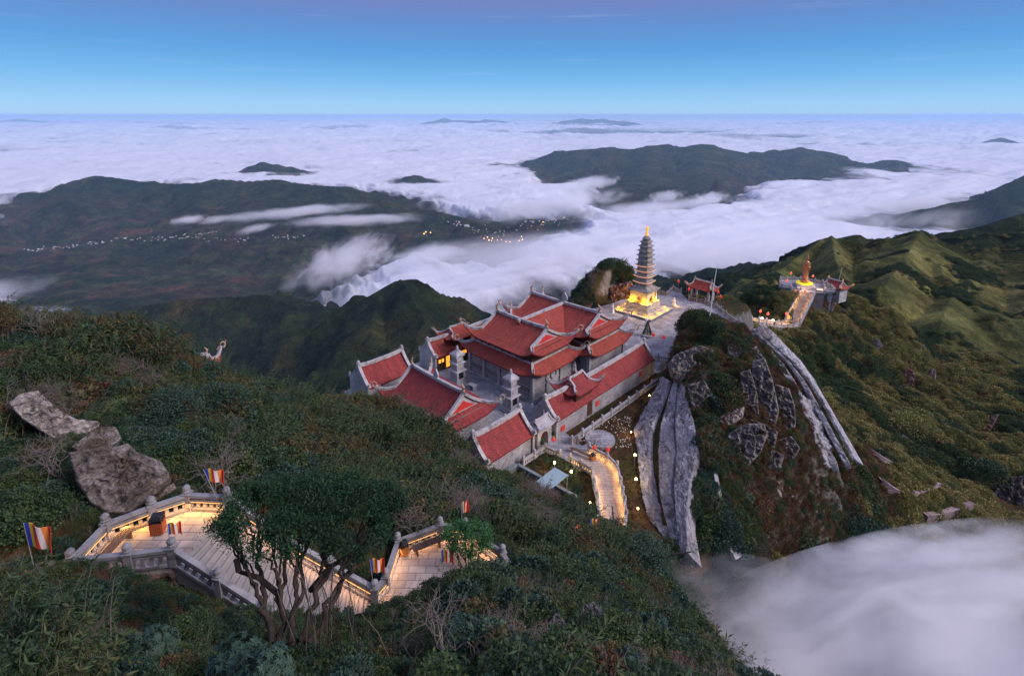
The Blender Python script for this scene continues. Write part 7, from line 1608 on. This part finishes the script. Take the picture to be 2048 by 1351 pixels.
for x, y, d, r_, mt, lab in ((60, 640, 43, 1.5, 'leaf', 'dark bushy tree at the far left end of the crest'), (250, 660, 44, 1.5, 'leaf', 'bushy tree on the crest above the pale slab'), (480, 850, 42, 1.9, 'leaf', 'dark bushy tree on the left slope below the crest'), (560, 800, 52, 2.2, 'leaf_blue', 'grey-green bushy tree high on the slope facing the temple'),
 (650, 870, 50, 2.0, 'leaf', 'dark bushy tree in the middle of the slope above the flat-topped tree'), (560, 920, 40, 1.7, 'leaf_blue', 'grey-green bushy tree behind the flat-topped tree'), (760, 940, 46, 1.9, 'leaf', 'dark bushy tree right above the lower landing'), (860, 1010, 44, 1.6, 'leaf', 'dark bush just above the lower landing railing'),
 (30, 960, 28, 1.3, 'leaf', 'dark bush at the left edge below the pale slab'), (110, 1010, 27, 1.1, 'leaf_blue', 'grey-green bush between the rocks and the left flag'), (1090, 1060, 45, 1.9, 'leaf', 'dark bush below the planted roof terrace'), (1140, 1150, 32, 1.6, 'leaf_blue', 'grey-green bush in the gully right of the lower landing'),
 (1060, 1140, 32, 1.5, 'leaf', 'dark bush right of the lower landing'), (370, 1260, 16, .9, 'leaf', 'dark bush under the sloping stair railing'), (1215, 1180, 28, 1.6, 'leaf_blue', 'grey-green bush above the squarish rock'), (700, 1320, 11.5, .55, 'leaf_blue', 'small grey-green bush at the bottom below the canes')):
    big_bush(lab, x, y, d, r_, mt, 3600, .10 if d > 20 else .07)
# shrub mantle on the hill behind the pagoda handled by the undergrowth; bare grey shrub over the landing
for x, y, d, s2, lab in ((440, 905, 31, 2.0, 'large bare grey shrub above the upper landing flag'), (90, 700, 42, 1.8, 'purplish bare shrub on the left crest'), (110, 935, 29, 1.6, 'dead branches sprawling below the pale slab'), (820, 1060, 33, 1.5, 'bare branches reaching over the lower landing'), (1190, 838, 74, 1.4, 'bare young tree by the gallery railing'), (1110, 830, 79, 1.3, 'bare sapling beside the gallery wall near the gate')):
    p = P(x, y, d); g_ = float(hz(p[0], p[1])); o_ = link('bare_shrub', VAR['twig2'], None, (p[0], p[1], g_ - .1), rng.uniform(0, 6)); o_.scale = (s2,) * 3; tag(o_, lab, 'shrub')
# canes standing before the stairs
ce = empty('cane_thicket', P(660, 1300, 13.5), 0, 'tall thin bare canes crossing in front of the stairs', 'canes')
for q in range(34):
    x = random.uniform(560, 800); p = P(x, random.uniform(1270, 1330), random.uniform(12.5, 15.5)) - np.array(ce.location); hh = random.uniform(1.2, 3.1); lx = random.gauss(.1, .4); MB().tube([p, p + (lx * .4, random.gauss(0, .1), hh * .55), p + (lx, random.gauss(0, .2), hh)], [.014, .011, .004], 4, False).build('cane', M['bark'] if q % 3 else M['twig'], ce)
for q in range(14):
    x = random.uniform(20, 150); p0 = P(x, random.uniform(1240, 1340), random.uniform(11, 13)); hh = random.uniform(1.5, 2.6); lx = random.uniform(.8, 2.4)
bm_l = [(45, 1180, 12.5), (100, 1230, 12.0), (60, 1290, 11.0), (150, 1160, 13.5), (20, 1130, 13.5), (150, 1310, 10.8)]
lbm = bamboo('bamboo_clump', 'leaf', 34, 2.2, .26, .55)
for k, (x, y, d) in enumerate(bm_l):
    p = P(x, y, d); o_ = link('bamboo_clump', lbm, None, (p[0], p[1], p[2] - 1.7), rng.normal() * .6); o_.scale = (.8,) * 3; tag(o_, 'tall broad-leaved bamboo leaning right in the lower left corner', 'bamboo', 'tall bamboo in the lower left corner')
PW = ['dark green', 'grey-green', 'olive green']
kq = 0
for q in range(200):
    if kq >= 34: break
    x = random.uniform(20, 1180); y0 = random.uniform(700, 1230); d = tdepth(x, y0, 16, 80)
    if d > 74 or d < 19: continue
    p = P(x, y0, d)
    if not allowed(np.array([p[0]]), np.array([p[1]]), 1.2)[0] or poly_sdf(np.array([p[0]]), np.array([p[1]]), [(-26, 21), (-14, 10), (1, 15), (2, 24), (-6, 27), (-15, 27)])[0] > 0 or poly_sdf(np.array([p[0]]), np.array([p[1]]), PLATEAU)[0] > -2: continue
    k_ = (0, 0, 1, 0, 2)[kq % 5]; r_ = random.uniform(1.0, 2.1) * (.6 + d / 70); wh = place_name(p[0], p[1])
    big_bush(f'{PW[k_]} bushy tree {wh}', x, y0, d, r_, ('leaf', 'leaf_blue', 'leaf_olive')[k_], 3000, .11, h=random.uniform(.8, 1.3)); kq += 1
big_bush('dark bush at the foot of the sprayed concrete face', 1392, 1112, 52, 1.9, 'leaf', 4200, .16)
for o_ in COL.objects:
    if o_.name.startswith('bushy_tree') and 'group' not in o_ and any(o_['label'].startswith(w_ + ' bushy tree') for w_ in PW): o_['group'] = o_['label'].replace('tree', 'trees', 1)
for q in range(44):
    x = random.uniform(-30, 330) if q < 30 else random.uniform(560, 900); y0 = np.interp(x, [-30, 150, 330, 560, 900], [650, 655, 715, 900, 960]) + random.uniform(-5, 40); d = tdepth(x, y0, 20, 90)
    if d > 80: continue
    p = P(x, y0, d); g_ = float(hz(p[0], p[1]))
    if not allowed(np.array([p[0]]), np.array([p[1]]))[0]: continue
    o_ = link('bamboo_clump', VAR['bam_o' if q % 3 else 'bam_g'], None, (p[0], p[1], g_ - .1), rng.normal() * .4); o_.scale = (random.uniform(1.1, 1.7),) * 3
    tag(o_, 'tall feathery bamboo leaning right on the skyline of the left crest' if q < 30 else 'tall feathery bamboo on the slope behind the flat-topped tree', 'bamboo', 'feathery bamboo on the left crest' if q < 30 else 'feathery bamboo on the middle slope')
rw = whorl_bush('rhododendron', 'leaf_blue', 150, .8, .15, 9)
for x, y, d, lab in ((470, 1295, 11.5, 'large-leaved rhododendron at the bottom left of the stairs tree'), (530, 1318, 10.8, 'large-leaved rhododendron at the very bottom beside the stairs tree'), (925, 1250, 14, 'large-leaved rhododendron left of the dark pointed rock'), (1030, 1300, 12.5, 'large-leaved rhododendron below the dark pointed rock'), (1180, 1310, 12.5, 'large-leaved rhododendron below the squarish rock'), (1260, 1325, 12.5, 'large-leaved rhododendron at the bottom right of the squarish rock'), (300, 1275, 13, 'large-leaved rhododendron under the retaining wall')):
    p = P(x, y, d); o_ = link('rhododendron', rw, None, (p[0], p[1], p[2] - .35), rng.uniform(0, 6)); o_.scale = (.75,) * 3; tag(o_, lab, 'shrub')

# ================================================================== VALLEY VILLAGES
hb = MB().box(-6, 6, -4.5, 4.5, 0, 7); hb.add([(-6.5, -5, 7), (6.5, -5, 7), (6.5, 5, 7), (-6.5, 5, 7), (-6.5, 0, 10), (6.5, 0, 10)], [(0, 1, 5, 4), (2, 3, 4, 5), (0, 4, 3), (1, 2, 5), (0, 3, 2, 1)])
M['house_white'] = simple('pale_house_paint', (.55, .56, .58), (.75, .75, .76), .1); M['house_roof'] = simple('rust_house_paint', (.35, .16, .10), (.5, .35, .3), .1)
hm1 = hb.me('valley_house', M['house_white']); hm2 = hb.me('valley_house', M['house_roof'])
M['town_lamp'] = glow('town_lamp_glow', (1, .50, .16), 14)
def village(n, line, spread, label, group, big=1.0):
    for q in range(n):
        f = random.random() * (len(line) - 1); i = int(f); f -= i; x = line[i][0] * (1 - f) + line[i + 1][0] * f + random.gauss(0, spread * 1.5); y = line[i][1] * (1 - f) + line[i + 1][1] * f + random.gauss(0, spread * .35); r_ = ray(x, y)
        D = np.arange(3000, 9500, 25.0); zt_ = far_lookup(r_[0] * D, r_[1] * D); k = np.where(zt_ > r_[2] * D)[0]
        if not len(k): continue
        p = r_ * D[k[0]]; o_ = link('valley_house', hm1 if random.random() < .75 else hm2, None, (p[0], p[1], zt_[k[0]] - 1), random.uniform(0, 3)); o_.scale = (random.uniform(.6, 1.5) * big, random.uniform(.6, 1.2) * big, random.uniform(.6, 1.0) * big); tag(o_, label, 'house', group)
village(105, [(60, 500), (120, 497), (175, 490), (235, 478), (300, 482), (360, 476), (420, 480), (490, 479)], 6, 'small pale house along the long valley road on the left', 'houses along the valley road')
village(14, [(395, 468), (425, 466)], 6, 'small pale house in the hamlet above the valley road', 'houses of the hamlet above the road')
village(16, [(540, 477), (615, 473)], 5, 'small pale house near the quarry scar', 'houses near the quarry scar')
village(70, [(940, 455), (985, 470), (1040, 455), (1090, 440), (1125, 436)], 14, 'small pale building of the town at the cloud edge', 'buildings of the town at the cloud edge', 1.15)
village(14, [(915, 448), (940, 456)], 5, 'long pale building on the slope before the town', 'long buildings before the town', 1.5)
lm_ = MB().lathe([(.1, 0), (3.2, 2), (3.2, 5), (.1, 7)], k=8).me('street_light', M['town_lamp'])
for (x, y) in [(848, 469), (861, 468), (852, 466), (968, 480), (975, 476), (985, 479), (983, 484), (1003, 483), (1012, 485), (1020, 485), (1043, 476), (1045, 481), (1086, 446), (1100, 440), (1128, 437), (995, 484), (1038, 483), (978, 482)]:
    r_ = ray(x, y); D = np.arange(3000, 9500, 20.0); zt_ = far_lookup(r_[0] * D, r_[1] * D); k = np.where(zt_ > r_[2] * D)[0]
    if not len(k): continue
    p = r_ * D[k[0]]; o_ = link('street_light', lm_, None, (p[0], p[1], zt_[k[0]] + 6)); tag(o_, 'orange street light glowing in the distant town', 'street light', 'street lights of the distant town')

# ================================================================== NEAR MIST
def mist(label, c_, rad_, dens, seed, nscale=.11, name='mist_bank', rot=0.0):
    V, F = _I4; V2 = V * np.array(rad_); me = fast_mesh(name, V2, F, None); o_ = link(name, me, None, c_); o_.rotation_euler = (0, rot, 0)
    m, t, o = nodes(name); pv = t.nodes.new('ShaderNodeVolumePrincipled'); pv.inputs['Color'].default_value = (.995, .995, 1, 1); pv.inputs['Anisotropy'].default_value = .0
    tcn = t.nodes.new('ShaderNodeTexCoord'); mpn = t.nodes.new('ShaderNodeMapping'); mpn.inputs['Scale'].default_value = tuple(1 / r_ for r_ in rad_); t.links.new(tcn.outputs['Object'], mpn.inputs[0])
    ln = t.nodes.new('ShaderNodeVectorMath'); ln.operation = 'LENGTH'; t.links.new(mpn.outputs[0], ln.inputs[0])
    n_ = noise(t, tcn.outputs['Object'], nscale, 6, .62, 1.0, (.8, 1.5, 2.0)); e_ = math_(t, 'SUBTRACT', 1.0, ln.outputs['Value']); q = math_(t, 'ADD', e_, math_(t, 'MULTIPLY', math_(t, 'SUBTRACT', n_, .53), 3.0))
    mr_ = t.nodes.new('ShaderNodeMapRange'); mr_.interpolation_type = 'SMOOTHSTEP'; t.links.new(q, mr_.inputs[0]); mr_.inputs['From Min'].default_value = .0; mr_.inputs['From Max'].default_value = .75; mr_.inputs['To Max'].default_value = dens
    t.links.new(mr_.outputs[0], pv.inputs['Density']); t.links.new(pv.outputs[0], o.inputs['Volume']); me.materials.append(m); return tag(o_, label, kind='stuff')
mist('soft white mist rising over the lower right slope', P(1870, 1430, 46), (34, 16, 10.5), .55, 1, .075, rot=R(-19))
mist('thin mist creeping up the gully at the left of the white mist', P(1500, 1300, 44), (11, 8, 6), .11, 5, .12)

# ================================================================== HAZE
m, t, o = nodes('haze_air'); pv = t.nodes.new('ShaderNodeVolumePrincipled'); pv.inputs['Color'].default_value = (.50, .75, 1.0, 1); pv.inputs['Density'].default_value = 1.75e-5; pv.inputs['Anisotropy'].default_value = .0
t.links.new(pv.outputs[0], o.inputs['Volume']); M['haze'] = m
HZ = MB().box(-420000, 420000, -3000, 440000, -1902, 30).build('haze', M['haze']); tag(HZ, 'thin blue evening haze over the whole valley', kind='stuff')
